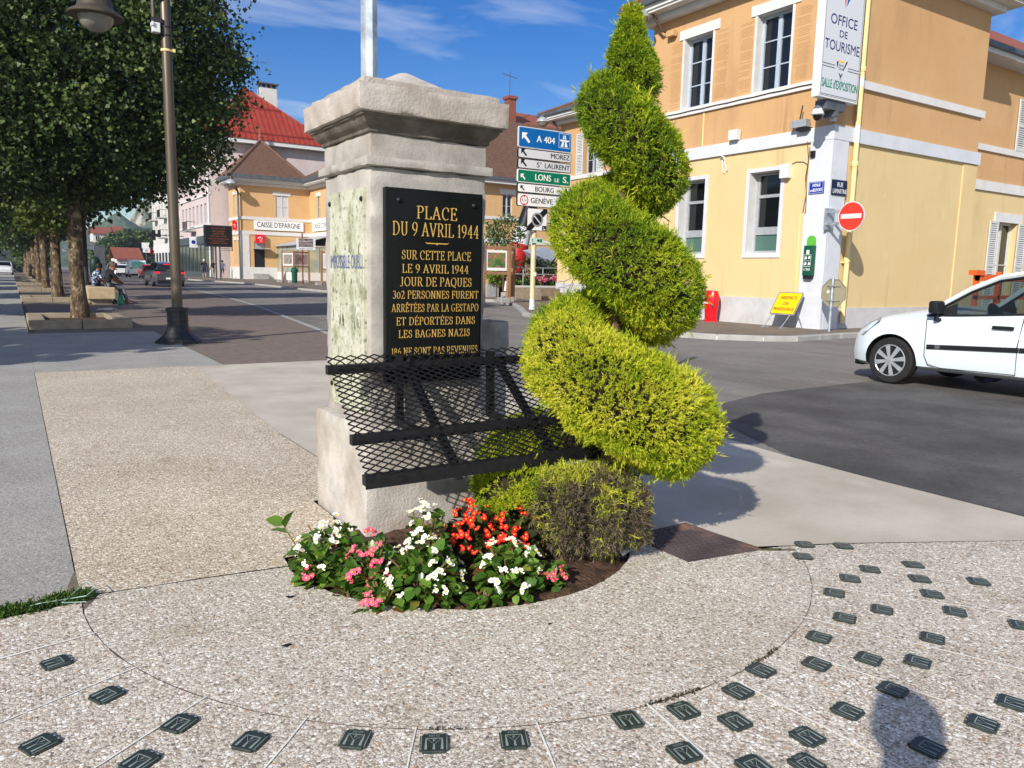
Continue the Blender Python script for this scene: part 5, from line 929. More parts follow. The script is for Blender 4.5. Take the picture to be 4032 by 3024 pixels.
for s_ in (.12, .6): m_.bar(A_.lerp(T_, s_) + Vector((.3, -.12, .12)), B_2.lerp(T_, s_) + Vector((-.3, -.12, .12)), .09, .09)
m_.tube([A_, T_], .1, n=5); m_.tube([B_2, T_], .1, n=5); m_.build('seam', mt['red_metal'], rf)
m_ = MB(); m_.X = Matrix.Translation((22.8, 94.6, 18.75)); m_.box(-.42, .42, -.25, .4, -.6, .55); sk = m_.build('skylight', mt['red_metal'], rf); m_ = MB(); m_.box(22.5, 23.1, 94.31, 94.34, 18.35, 19.15); m_.build('pane', mt['glass'], sk)
m_ = MB(); m_.box(26.6, 28.6, 98, 99.2, 18, 22.9); ch = m_.build('chimney', mt['pale'], rf); m_ = MB(); m_.box(26.4, 28.8, 97.8, 99.4, 23.35, 23.5)
for k in range(4): m_.box(26.6 + k * .6, 26.8 + k * .6, 98, 99.2, 22.9, 23.35)
m_.build('chimney_cap', mt['zinc'], ch); m_ = MB(); m_.tube([(26.5, 98.4, 22), (26.4, 98.4, 26)], .05, n=5); m_.tube([(25.9, 98.4, 25.8), (27.6, 98.4, 25.9)], .03, n=4); m_.tube([(27.5, 98.1, 25.6), (27.5, 98.1, 26.2)], .03, n=4); m_.build('aerial', mt['zinc'], ch)
m_ = MB(); m_.tube([(33.3, 92.6, 15.4), (33.2, 92.9, 14.6), (33.1, 92.9, 0)], .1, n=6); m_.tube([(19.2, 93.2, 15), (19.2, 93.2, 0.2)], .12, n=6); m_.build('downpipe', mt['white_trim'], pk)
# --- white row of town houses further down the street
def townhouse(y0, y1, h, mat, label, nfl, x=19.6, roofm='brown_tiles', balc=(), shop='slate'):
    b_ = thing('town_house', label, 'building', (x, y0, 0), 'town houses along the street'); F = FU(x); n = max(2, int((y1 - y0) / 2.6)); fh = (h - 5) / nfl; hl_ = []
    for f in range(nfl):
        for k in range(n): a = y0 + (y1 - y0) * (k + .5) / n; hl_.append((a - .5, a + .5, 5.6 + f * fh, 5.6 + f * fh + fh * .66))
    m_ = MB(); wall(m_, F, y0, y1, 0, h, hl_, .22); m_.quad((x, y0, 0), (x + 12, y0, 0), (x + 12, y0, h), (x, y0, h)); m_.quad((x, y1, 0), (x + 12, y1, 0), (x + 12, y1, h), (x, y1, h)); m_.build('wall', mt[mat], b_)
    for a0, a1, c0, c1 in hl_: window(b_, F, a0, a1, c0, c1, .18, 'shutter', cols=2, rows=1, fw=.05, mull=.08)
    m_ = MB(); m_.box(x - .4, x + .1, y0 + .01, y1 - .01, h, h + .35); m_.build('cornice', mt['white_trim'], b_); s_ = part(b_, 'shopfront', shop, (x - .12, x + .02, .1, 4.3, y0 + .3, y1 - .3))
    for k in range(n): a = y0 + (y1 - y0) * (k + .5) / n; part(s_, 'shop_window', 'glass', (x - .17, x - .125, .6, 3.3, a - .8, a + .8))
    m_ = MB(); m_.quad((x - .4, y0, h + .36), (x - .4, y1, h + .36), (x + 5.5, y1, h + 3.6), (x + 5.5, y0, h + 3.6)); m_.build('roof', mt[roofm], b_)
    for f, k in balc:
        a = y0 + (y1 - y0) * (k + .5) / n; z = 5.5 + f * fh; m_ = MB(); m_.box(x - 1.0, x, a - 1.3, a + 1.3, z - .2, z - .02); m_.build('balcony', mt['kerb'], b_); m_ = MB()
        for q in range(12): m_.box(x - .98, x - .95, a - 1.28 + q * .23, a - 1.25 + q * .23, z, z + 1)
        m_.box(x - 1.0, x - .93, a - 1.3, a + 1.3, z + 1, z + 1.06); m_.box(x - 1, x, a - 1.3, a - 1.25, z + 1, z + 1.06); m_.build('railing', mt['black_trim'], b_)
townhouse(112.05, 120, 14.6, 'pale', 'cream town house next to the pink building', 3)
townhouse(120.1, 137, 13.6, 'pale', 'long white town house with small iron balconies, farthest of the row', 3, balc=((0, 1), (1, 1), (1, 4)), shop='white_trim')
# ---------------- things fixed to the buildings ----------------
def disc(m_, c, nrm, r, d=.012, n=40, mi=0, r2=None):
    q = Vector(nrm).to_track_quat('Z', 'Y').to_matrix().to_4x4(); m_.X = Matrix.Translation(c) @ q; m_.lathe([(r, 0), (r, d), (0, d)], n=n, mi=mi) if r2 is None else m_.lathe([(r2, 0), (r, 0), (r, d), (r2, d), (r2, 0)], n=n, mi=mi, caps=False); m_.X = None; return m_
ts = thing('office_sign', 'tall white sign box reading OFFICE DE TOURISME projecting from the building corner', 'sign', (16.2, 11.6, 5.4))
m_ = MB(); m_.bbox(15.45, 16.93, 11.45, 11.63, 5.39, 8.60, .012); m_.build('box', mt['white_plastic'], ts)
m_ = MB(); m_.box(15.49, 16.89, 11.440, 11.4495, 5.44, 8.56); fc = m_.build('face', mt['grey_sign'], ts)
ex, ez = (1, 0, 0), (0, 0, 1); yv = 11.4355
m_ = MB(); text(m_, 'OFFICE', (16.19, yv, 6.99), ex, ez, .215, width=.98, align='C', bold=.01); text(m_, 'DE', (16.20, yv, 6.745), ex, ez, .15, width=.29, align='C', bold=.01); text(m_, 'TOURISME', (16.19, yv, 6.435), ex, ez, .215, width=1.28, align='C', bold=.01); m_.build('lettering', mt['txt_blue'], fc)
m_ = MB(); text(m_, "SALLE d'EXPOSITION", (16.2, yv, 5.62), ex, ez, .185, width=1.32, align='C', bold=.05); m_.build('lettering', mt['txt_green'], fc)
m_ = MB()
for z in (6.115, 6.055): m_.poly([(15.50, yv, z), (15.98, yv, z), (15.98, yv, z + .014), (15.50, yv, z + .014)]); m_.poly([(16.45, yv, z), (16.88, yv, z), (16.88, yv, z + .014), (16.45, yv, z + .014)])
for x in (15.51, 16.86): m_.poly([(x, yv, 5.46), (x + .01, yv, 5.46), (x + .01, yv, 6.05), (x, yv, 6.05)]); m_.poly([(x, yv, 6.13), (x + .01, yv, 6.13), (x + .01, yv, 8.5), (x, yv, 8.5)])
m_.poly([(15.51, yv, 5.46), (16.87, yv, 5.46), (16.87, yv, 5.47), (15.51, yv, 5.47)]); m_.build('rule', mt['zinc'], fc)
m_ = MB(); m_.poly([(16.20, yv, 7.37), (16.06, yv, 7.92), (16.09, yv, 8.3), (16.15, yv, 8.36), (16.21, yv, 7.9)]); m_.build('emblem', mt['red_sign'], fc)
m_ = MB(); m_.poly([(16.235, yv, 7.42), (16.30, yv, 8.0), (16.36, yv, 8.4), (16.55, yv, 8.2), (16.50, yv, 7.85)]); m_.build('emblem', mt['sign_blue'], fc)
m_ = MB(); m_.poly([(16.02, yv, 6.20), (16.08, yv, 6.24), (16.08, yv, 6.14), (16.06, yv, 6.08)]); m_.poly([(16.38, yv, 6.26), (16.43, yv, 6.26), (16.30, yv, 6.06), (16.27, yv, 6.06)]); m_.poly([(16.13, yv, 5.97), (16.17, yv, 5.97), (16.20, yv, 5.92), (16.24, yv, 5.98), (16.27, yv, 5.98), (16.20, yv, 5.86)]); m_.build('emblem', mt['txt_dark'], fc)
m_ = MB(); m_.poly([(16.10, yv, 6.22), (16.31, yv, 6.22), (16.31, yv, 6.255), (16.10, yv, 6.255)]); m_.build('emblem', mt['sign_yellow'], fc)
m_ = MB(); text(m_, 'Saint', (16.20, yv, 6.125), ex, ez, .06, align='C'); text(m_, 'Claude', (16.20, yv, 6.05), ex, ez, .06, width=.2, align='C'); text(m_, 'JURA', (16.20, yv, 5.83), ex, ez, .022, align='C', sp=1.4); m_.build('lettering', mt['zinc'], fc)
m_ = MB(); m_.box(15.85, 16.55, 11.5, 11.80, 5.18, 5.388); m_.box(16.2, 16.32, 11.5, 11.80, 5.05, 5.178); m_.build('bracket', mt['zinc'], ts)
cm = thing('dome_camera', 'white dome surveillance camera hanging under the tourist office sign', 'camera', (15.86, 11.72, 5.2))
MB().tube([(16.3, 11.75, 5.28), (15.9, 11.72, 5.3), (15.86, 11.72, 5.25)], .03, n=8).build('arm', mt['white_plastic'], cm); MB().lathe([(.06, .17), (.1, .12), (.13, .02), (.15, -.02), (.13, -.04)][::-1], (15.86, 11.72, 5.10), n=20).build('housing', mt['white_plastic'], cm, smooth=True); MB().lathe([(0, -.13), (.06, -.11), (.10, -.05), (.105, 0)], (15.86, 11.72, 5.06), n=18).build('dome', mt['glass'], cm, smooth=True)
an = thing('antenna_unit', 'small grey radio box with a short black aerial on the storey band', 'antenna', (16.5, 12.45, 4.97)); m_ = MB(); m_.bbox(16.38, 16.56, 12.42, 12.86, 4.98, 5.16, .01); m_.build('box', mt['alu'], an); MB().tube([(16.46, 12.66, 5.15), (16.46, 12.60, 5.50)], .016, n=6).build('aerial', mt['black_trim'], an); m_ = MB(); m_.box(16.4, 16.64, 12.4, 12.7, 4.90, 4.975); m_.build('bracket', mt['black_trim'], an)
def wbox(name, label, cat, x0, x1, y0, y1, z0, z1, mat='white_plastic', b=.012): m_ = MB(); m_.bbox(x0, x1, y0, y1, z0, z1, b); return tag(m_.build(name, mt[mat]), label, cat)
wbox('alarm_box', 'small white box standing on the blue grey storey band between the windows', 'box', 16.42, 16.60, 14.60, 14.88, 4.96, 5.22)
wbox('meter_box', 'grey white box on the wall beside the right ground floor window', 'box', 16.46, 16.64, 12.92, 13.16, 3.82, 4.16)
wbox('sensor', 'tiny white sensor on the pilaster band below the office sign', 'sensor', 16.5, 16.6, 11.74, 11.86, 5.02, 5.14); wbox('junction_box', 'small dark junction box high on the corner pilaster', 'box', 16.52, 16.58, 12.22, 12.34, 4.24, 4.40, 'black_trim')
def cables(name, label, *paths, r=.011, mat='cable'):
    m_ = MB()
    for p in paths: m_.tube(p, r, n=5)
    tag(m_.build(name, mt[mat]), label, 'cable')
xa = XA - .012
cables('wall_cable', 'dark cable clipped along the white sill band of the corner building', [(XA - .083, 17.9, 5.93)] + [(XA - .083, 17.8 - k * .45, 5.985 + .012 * (k % 2)) for k in range(13)], r=.013, mat='black_trim')
cables('wall_cable', 'tangled cables running down the wall left of the corner pilaster', [(XA - .075, 12.47, 4.65), (xa, 12.45, 4.2), (xa, 12.5, 3.8), (xa, 12.44, 3.4), (xa, 12.5, 2.95)], [(xa, 13.0, 4.14), (xa, 12.8, 4.2), (xa, 12.6, 4.18), (xa, 12.46, 4.1)], [(xa, 12.43, 4.5), (xa, 12.47, 3.7), (xa, 12.42, 3.1), (xa, 12.46, 2.7)])
cables('wall_conduit', 'thin white conduit rising on the orange wall between the upper windows', [(xa, 16.0, 5.88), (xa, 16.0, 4.97)], r=.02, mat='cream_paint'); cables('wall_conduit', 'cream conduit on the yellow wall just left of the corner pilaster', [(xa, 12.58, 2.9), (xa, 12.56, .82)], r=.025, mat='cream_paint')
cables('wall_conduit', 'white plastic trunking beside the left edge of the corner pilaster', [(XA - .03, 12.42, 2.9), (XA - .03, 12.42, .95)], r=.03, mat='white_plastic')
cables('wall_hook', 'pale hook with a hanging lead under the storey band', [(xa, 15.3, 4.55), (xa - .1, 15.2, 4.62), (xa - .12, 15.05, 4.55), (xa - .08, 15.02, 4.35), (xa - .05, 15.0, 4.2)], [(xa - .02, 15.2, 4.5), (xa - .03, 15.18, 4.3), (xa - .02, 15.12, 4.15)], r=.018, mat='white_plastic')
dp = thing('downpipe', 'cream painted downpipe with white collars on the corner of the yellow building', 'downpipe', (17.5, 11.7, 0)); m_ = MB(); pth = [(17.40, 11.70, z) for z in (.25, 4.0, 8.9)]; m_.tube(pth, .062, n=12); m_.build('pipe', mt['cream_paint'], dp, smooth=True)
[MB().lathe([(.075, 0), (.08, .02), (.08, .09), (.072, .12)], (17.40, 11.70, z), n=14).build('collar', mt['cream_paint'], dp, smooth=True) for z in (1.75, 4.05, 6.25)]; [MB().lathe([(.066, 0), (.066, h_)], (17.40, 11.70, z), n=14).build('white_band', mt['white_plastic'], dp, smooth=True) for z, h_ in ((4.6, .4), (5.9, .22))]; m_ = MB(); m_.box(17.3, 17.5, 11.7, 11.82, 1.72, 1.76); m_.box(17.3, 17.5, 11.7, 11.82, 6.2, 6.24); m_.build('clip', mt['cream_paint'], dp)
cables('wall_cable', 'brown cable running down between the corner pilaster and the downpipe', [(17.22, 11.79, 4.6), (17.24, 11.79, 3.2), (17.2, 11.79, 2.2), (17.22, 11.79, .9)], r=.012)
# street name plates
p1 = thing('street_name_plate', 'blue enamel street plate reading AVENUE de BELFORT on the pilaster', 'street sign', (XA - .07, 12.1, 3.5)); m_ = MB(); m_.bbox(XA - .085, XA - .061, 11.91, 12.33, 3.37, 3.66, .006); m_.build('plate', mt['enamel_blue'], p1); xv = XA - .087
m_ = MB(); text(m_, 'AVENUE', (xv, 12.12, 3.54), (0, -1, 0), ez, .07, width=.23, align='C', bold=.03); text(m_, 'de', (xv, 12.29, 3.425), (0, -1, 0), ez, .06); text(m_, 'BELFORT', (xv, 12.21, 3.425), (0, -1, 0), ez, .072, width=.26, bold=.03)
for (a0, a1, b0, b1) in ((11.93, 12.31, 3.385, 3.391), (11.93, 12.31, 3.639, 3.645), (11.93, 11.936, 3.385, 3.645), (12.304, 12.31, 3.385, 3.645)): m_.poly([(xv, a1, b0), (xv, a0, b0), (xv, a0, b1), (xv, a1, b1)])
m_.build('lettering', mt['txt_white'], p1)
p2 = thing('street_name_plate', 'dark navy street plate reading RUE LAMARTINE on the pilaster', 'street sign', (16.9, YB - .07, 3.5)); m_ = MB(); m_.bbox(16.62, 17.2, YB - .088, YB - .062, 3.33, 3.69, .006); m_.build('plate', mt['enamel_navy'], p2); m_ = MB(); text(m_, 'RUE', (16.92, YB - .09, 3.53), ex, ez, .105, width=.22, align='C', bold=.03); text(m_, 'LAMARTINE', (16.92, YB - .09, 3.375), ex, ez, .105, width=.54, align='C', bold=.02); m_.build('lettering', mt['txt_white'], p2)
# no entry sign on a wall bracket
ne = thing('no_entry_sign', 'round red no entry sign with a pale bar bracketed off the building corner', 'traffic sign', (16.4, 11.02, 2.77)); m_ = disc(MB(), (16.43, 11.02, 2.775), (-1, 0, 0), .335, .02); m_.build('rim', mt['sign_back'] if False else mt['grey_sign'], ne, smooth=True)
m_ = disc(MB(), (16.409, 11.02, 2.775), (-1, 0, 0), .315, .003); m_.build('disc', mt['sign_red'], ne); m_ = MB(); m_.box(16.401, 16.405, 10.76, 11.28, 2.725, 2.83); m_.build('bar', mt['grey_sign'], ne); m_ = MB(); m_.box(16.45, 16.50, 10.9, 11.76, 2.6, 2.66); m_.box(16.45, 16.5, 10.9, 11.76, 2.88, 2.94); m_.box(16.44, 16.75, 11.70, 11.755, 2.5, 3.0); m_.build('bracket', mt['galv'], ne)
# glove / bag dispenser on the pilaster
ds = thing('bag_dispenser', 'dark green dog bag dispenser with a light green disc on the corner pilaster', 'dispenser', (XA - .06, 12.12, 1.4)); m_ = MB(); m_.bbox(XA - .2, XA - .062, 12.0, 12.26, 1.40, 2.13, .015); m_.build('case', mt['dgreen'], ds); m_ = MB(); m_.prism([(XA - .18, 12.03, 1.32), (XA - .18, 12.23, 1.32), (XA - .18, 12.25, 1.40), (XA - .18, 12.01, 1.40)], (.12, 0, 0)); m_.build('mouth', mt['black_trim'], ds)
m_ = MB(); pts = [(XA - .09, 12.14 + .125 * math.cos(R(a)), 2.25 + .125 * math.sin(R(a))) for a in range(-0, 181, 12)] + [(XA - .09, 12.015, 2.10), (XA - .09, 12.265, 2.10)]; m_.prism(pts, (.02, 0, 0)); m_.build('disc', mt['lgreen'], ds); m_ = MB(); xv = XA - .2035
m_.poly([(xv, 12.17, 1.92), (xv, 12.09, 1.92), (xv, 12.09, 2.02), (xv, 12.17, 2.02)])
for (a0, a1, b0, b1) in ((12.03, 12.23, 1.62, 1.628), (12.03, 12.23, 1.90, 1.908), (12.03, 12.036, 1.62, 1.90), (12.224, 12.23, 1.62, 1.90), (12.03, 12.23, 1.755, 1.76)): m_.poly([(xv, a1, b0), (xv, a0, b0), (xv, a0, b1), (xv, a1, b1)])
for cy, cz_ in ((12.08, 1.84), (12.18, 1.83), (12.08, 1.69), (12.18, 1.69)): m_.poly([(xv, cy + .035, cz_ - .03), (xv, cy - .02, cz_ - .035), (xv, cy - .035, cz_ + .02), (xv, cy + .01, cz_ + .04)])
text(m_, 'À TIRER', (xv, 12.13, 1.52), (0, -1, 0), ez, .06, width=.19, align='C'); m_.build('marking', mt['txt_white'], ds)
# wall lamps under the eaves
def wall_lamp(x, y, z, wx, wy, wz, s_, label):
    t = thing('wall_lamp', label, 'lamp', (x, y, z), 'globe lamps bracketed off the old station walls'); MB().tube([(wx, wy, wz), (wx + (x - wx) * .25, wy + (y - wy) * .25, wz + .08 * s_), (wx + (x - wx) * .55, wy + (y - wy) * .55, wz + .5 * s_), (wx + (x - wx) * .85, wy + (y - wy) * .85, wz + .85 * s_), (x, y, z + .38 * s_), (x, y, z + .2 * s_)], .04 * s_, n=8).build('bracket', mt['bronze'], t, smooth=True)
    MB().lathe([(.05, .26), (.12, .24), (.26, .14), (.30, .03), (.31, 0), (.29, -.01)][::-1], (x, y, z), n=24).build('hood', mt['alu'], t, smooth=True) if s_ == 1 else MB().lathe([(a * s_, b * s_) for a, b in [(.05, .26), (.12, .24), (.26, .14), (.30, .03), (.31, 0), (.29, -.01)][::-1]], (x, y, z), n=20).build('hood', mt['alu'], t, smooth=True)
    MB().lathe([(0, -.24 * s_), (.12 * s_, -.21 * s_), (.22 * s_, -.13 * s_), (.275 * s_, -.012 * s_)], (x, y, z), n=20).build('globe', mt['lampglass'], t, smooth=True)
wall_lamp(15.8, 17.95, 8.72, XA - .02, 17.55, 8.35, 1.0, 'grey globe lamp at the left corner of the tourist office eaves')
wall_lamp(21.7, 31.2, 8.45, XW - .02, 30.5, 8.0, 1.0, 'grey globe lamp at the corner of the set-back wing above the direction signs')
wall_lamp(19.95, 85.6, 10.0, bx + .1, by - .1, 9.0, 1.9, 'grey globe lamp on the corner of the savings bank')
wbox('floodlight', 'brown floodlight box under the eaves beside the left upper window', 'lamp', 16.45, 16.62, 17.2, 17.5, 8.2, 8.36, 'orange')
# ---------------- street furniture on the right pavement ----------------
rb = thing('charging_post', 'glossy red waisted post standing on the pavement against the yellow wall', 'post', (16.25, 15.0, PZ))
m_ = MB(); prof = [(.17, .0), (.17, .04), (.145, .06), (.15, .2), (.175, .45), (.18, .60), (.165, .76), (.135, .84), (0, .86)]; m_.lathe(prof, (16.25, 14.97, PZ), n=24, sx=1.0, sy=1.25); m_.build('body', mt['red_plastic'], rb, smooth=True)
m_ = MB(); m_.X = Matrix.Translation((16.085, 15.02, PZ + .66)) @ Matrix.Rotation(R(-80), 4, 'Y'); m_.lathe([(.05, -.03), (.05, .008), (.034, .01), (.03, 0), (0, 0)], n=14); m_.build('socket', mt['black_trim'], rb, smooth=True); m_ = MB(); [m_.box(16.062, 16.08, 14.95 + k * .05, 14.97 + k * .05, PZ + .49, PZ + .54) for k in range(3)]; m_.build('marking', mt['white_sign'], rb); m_ = MB(); m_.box(16.10, 16.14, 14.78, 14.84, PZ + .40, PZ + .48); m_.build('panel', mt['zinc'], rb)
ys = thing('road_sign', 'yellow sheet sign reading ABSENCE DE MARQUAGE tilted back on a wire stand', 'road sign', (16.0, 12.45, PZ)); B0_ = Vector((16.02, 0, .43)); T0_ = Vector((16.38, 0, .985)); ud = (T0_ - B0_).normalized(); hh = (T0_ - B0_).length; nn_ = Vector((0, 1, 0)).cross(ud); nn_ = nn_ if nn_.x < 0 else -nn_
def ysp(a, b, c=0): return Vector((0, 12.84 - a, 0)) + B0_ + ud * b + nn_ * c
def rrect(P_, w_, h_, r, c, n=5, x0=0, y0=0): 
    out = []
    for cx_, cy_, a0 in ((w_ - r, r, -90), (w_ - r, h_ - r, 0), (r, h_ - r, 90), (r, r, 180)):
        for k in range(n + 1): out.append(P_(x0 + cx_ + r * math.cos(R(a0 + 90 * k / n)), y0 + cy_ + r * math.sin(R(a0 + 90 * k / n)), c))
    return out
m_ = MB(); m_.prism(rrect(ysp, .74, hh, .05, -.02), nn_ * .018); m_.build('rim', mt['alu'], ys); m_ = MB(); m_.poly(rrect(ysp, .70, hh - .04, .04, .0005, x0=.02, y0=.02)); m_.build('border', mt['sign_black'], ys); m_ = MB(); m_.poly(rrect(ysp, .676, hh - .064, .03, .002, x0=.032, y0=.032)); f_ = m_.build('face', mt['sign_yellow'], ys)
m_ = MB(); [text(m_, s_, ysp(.37, z, .004), (0, -1, 0), ud, .095, width=w_, align='C', bold=.07, sp=1.12) for s_, z, w_ in (('ABSENCE', .445, .48), ('DE', .28, .15), ('MARQUAGE', .115, .60))]; m_.build('lettering', mt['sign_black'], f_)
m_ = MB(); 
for a in (.10, .62): m_.tube([ysp(a, .02, -.02), ysp(a + .03, -.38, .10) * 1.0, Vector((15.62 if a < .3 else 15.66, 12.84 - a - .02, PZ + .012)), Vector((15.9, 12.84 - a - .03, PZ + .012))], .012, n=6)
for a in (.12, .64): m_.tube([ysp(a, .3, -.02), Vector((16.52, 12.84 - a, PZ + .012)), Vector((16.3, 12.84 - a, PZ + .012))], .012, n=6)
m_.build('stand', mt['galv'], ys, smooth=True)
st = thing('stop_sign', 'back of an octagonal sign on a galvanised post in front of the pilaster', 'traffic sign', (16.2, 11.14, PZ)); m_ = MB(); oc = [(16.16, 11.14 + .335 * math.cos(R(22.5 + 45 * k)), 1.005 + .335 * math.sin(R(22.5 + 45 * k))) for k in range(8)]; m_.prism(oc, (.02, 0, 0)); m_.build('plate', mt['sign_back'], st); m_ = MB(); oc2 = [(16.152, 11.14 + .34 * math.cos(R(22.5 + 45 * k)), 1.005 + .34 * math.sin(R(22.5 + 45 * k))) for k in range(8)]
for k in range(8): m_.bar(oc2[k], oc2[(k + 1) % 8], .012, .02, up=(1, 0, 0))
m_.build('rim', mt['sign_back'], st); MB().tube([(16.10, 11.145, .0), (16.10, 11.145, 1.36)], .033, n=10).build('post', mt['galv'], st, smooth=True); m_ = MB(); [m_.box(16.135, 16.155, 10.96, 11.33, z - .014, z + .014) for z in (1.17, .83)]; m_.build('rail', mt['sign_back'], st); m_ = MB(); [m_.box(16.06, 16.14, 11.10, 11.19, z - .018, z + .018) for z in (1.17, .83)]; m_.build('clamp', mt['galv'], st)
m_ = disc(MB(), (16.158, 11.29, 1.03), (-1, 0, 0), .035, .003, 14); m_.build('sticker', mt['white_sign'], st)
# ---------------- direction signs on the traffic island ----------------
sp_ = thing('direction_signs', 'stack of six direction panels on a post, a blue motorway panel on top', 'sign post', (15.0, 21.85, PZ)); MB().tube([(14.95, 21.86, PZ), (14.95, 21.86, 2.72)], .088, n=14).build('post', mt['cream_post'], sp_, smooth=True); MB().tube([(15.0, 21.86, 2.72), (15.0, 21.86, 6.0)], .05, n=10).build('upper_post', mt['bronze'], sp_, smooth=True); MB().lathe([(.12, 0), (.1, .08), (.092, .35)], (14.95, 21.86, PZ), n=14).build('base', mt['grey_sign'], sp_, smooth=True)
Ps = lambda a, b, c=0: Vector((a, 21.75 - c, b)); DX = 14.17
def panel_(z0, z1, bgm, bdm, x0=14.17, x1=16.35, r=.06, name='panel', bw=.03):
    P0 = lambda a, b, c=0: Ps(x0 + a, z0 + b, c); m_ = MB(); m_.prism(rrect(P0, x1 - x0, z1 - z0, r, 0), (0, .05, 0)); b_ = m_.build(name, mt[bdm], sp_); m_ = MB(); m_.poly(rrect(P0, x1 - x0 - 2 * bw, z1 - z0 - 2 * bw, r * .7, .003, x0=bw, y0=bw)); m_.build('face', mt[bgm], b_); return b_
def arrow(m_, x, z, s_, c=.006):          # arrow pointing up left
    P_ = lambda a, b: Ps(x + a * s_, z + b * s_, c)
    m_.poly([P_(0, 1), P_(.72, 1), P_(.46, .74), P_(1.02, .16), P_(.84, -.02), P_(.26, .54), P_(0, .28)])
pb = panel_(5.40, 6.07, 'sign_blue', 'grey_sign'); m_ = MB(); arrow(m_, 14.31, 5.56, .32); text(m_, 'A 404', Ps(14.89, 5.63, .006), ex, ez, .21, width=.74, bold=.05); 
for (a0, a1, b0, b1) in ((15.8, 16.27, 5.54, 5.552), (15.8, 16.27, 6.0, 6.012), (15.8, 15.812, 5.54, 6.01), (16.258, 16.27, 5.54, 6.01)): m_.poly([Ps(a0, b0, .006), Ps(a1, b0, .006), Ps(a1, b1, .006), Ps(a0, b1, .006)])
for (q) in (((15.88, 5.58), (15.99, 5.58), (16.02, 5.76), (15.95, 5.76)), ((16.05, 5.58), (16.18, 5.58), (16.11, 5.76), (16.05, 5.76)), ((15.84, 5.78), (15.90, 5.75), (16.17, 5.75), (16.23, 5.78), (16.23, 5.81), (15.84, 5.81)), ((15.96, 5.83), (16.02, 5.83), (16.025, 5.96), (15.99, 5.96)), ((16.05, 5.83), (16.11, 5.83), (16.08, 5.96), (16.045, 5.96))): m_.poly([Ps(a, b, .006) for a, b in q])
m_.build('lettering', mt['txt_white'], pb)
for z0, z1, txts, bgm, tm, bd in ((5.07, 5.385, [('MOREZ', 15.49, 5.155, .78, .165)], 'grey_sign', 'sign_black', 'sign_black'), (4.735, 5.05, [('S', 14.92, 4.815, .11, .165), ('T', 15.055, 4.90, .06, .08), ('LAURENT', 15.25, 4.815, 1.03, .165)], 'grey_sign', 'sign_black', 'sign_black'), (4.29, 4.71, [('LONS', 14.87, 4.40, .64, .20), ('LE', 15.67, 4.40, .18, .12), ('S.', 16.01, 4.40, .22, .20)], 'sign_green', 'txt_white', 'white_sign'), (3.965, 4.265, [('BOURG', 14.88, 4.03, .76, .16), ('EN', 15.77, 4.03, .18, .10), ('B.', 16.08, 4.03, .20, .16)], 'white_sign', 'sign_black', 'sign_black'), (3.52, 3.945, [('GENÈVE', 14.71, 3.645, .90, .17)], 'white_sign', 'sign_black', 'sign_black')):
    p_ = panel_(z0, z1, bgm, bd, bw=.022); m_ = MB(); s_ = .23 if z0 > 4.5 else .19 if z0 > 4.2 else .165
    if z0 > 3.6: arrow(m_, 14.29, z0 + (z1 - z0) * .2, s_)
    for s2, x, z, w_, h_ in txts: text(m_, s2, Ps(x, z, .006), ex, ez, h_, width=w_, bold=.06)
    m_.build('lettering', mt[tm], p_)
    if z0 < 3.6:
        m_ = disc(MB(), Ps(14.45, 3.72, .004), (0, -1, 0), .165, .003, 28, r2=.13); m_.build('limit_ring', mt['red_sign'], p_); m_ = MB(); text(m_, '4,1m', Ps(14.45, 3.68, .006), ex, ez, .085, width=.2, align='C'); m_.poly([Ps(14.42, 3.85, .008), Ps(14.48, 3.85, .008), Ps(14.45, 3.81, .008)]); m_.poly([Ps(14.42, 3.59, .008), Ps(14.45, 3.63, .008), Ps(14.48, 3.59, .008)]); m_.poly([Ps(16.1, 3.62, .006), Ps(16.24, 3.62, .006), Ps(16.24, 3.75, .006), Ps(16.1, 3.75, .006)]); m_.build('lettering', mt['sign_black'], p_)
zp = thing('zone_end_sign', 'square white end of no parking zone sign with a black diagonal under the direction panels', 'traffic sign', (15.0, 21.75, 2.73)); P0 = lambda a, b, c=0: Ps(14.56 + a, 2.735 + b, c + .03); m_ = MB(); m_.prism(rrect(P0, .83, .745, .05, 0), (0, .03, 0)); m_.build('rim', mt['sign_black'], zp); m_ = MB(); m_.poly(rrect(P0, .79, .705, .04, .003, x0=.02, y0=.02)); m_.build('face', mt['white_sign'], zp); m_ = MB(); m_.poly([P0(.02, .02, .005), P0(.19, .02, .005), P0(.81, .60, .005), P0(.81, .725, .005), P0(.66, .725, .005), P0(.02, .14, .005)]); m_.poly([P0(.62, .03, .006), P0(.80, .03, .006), P0(.80, .18, .006), P0(.62, .18, .006)]); m_.build('stripe', mt['sign_black'], zp)
m_ = disc(MB(), P0(.415, .372, .006), (0, -1, 0), .235, .003, 32); m_.build('ring', mt['zinc'] if False else M('ring_grey', S(146, 148, 150), rough=.5), zp); m_ = disc(MB(), P0(.415, .372, .0095), (0, -1, 0), .175, .002, 32); m_.build('disc', mt['sign_black'], zp); m_ = MB(); m_.poly([P0(.27, .48, .013), P0(.30, .51, .013), P0(.56, .265, .013), P0(.53, .235, .013)]); m_.build('bar', mt['grey_sign'], zp); m_ = MB(); m_.poly([P0(.66, .08, .008), P0(.68, .05, .008), P0(.74, .05, .008), P0(.76, .08, .008)]); m_.poly([P0(.66, .13, .008), P0(.69, .11, .008), P0(.69, .15, .008)]); m_.build('marking', mt['white_sign'], zp)
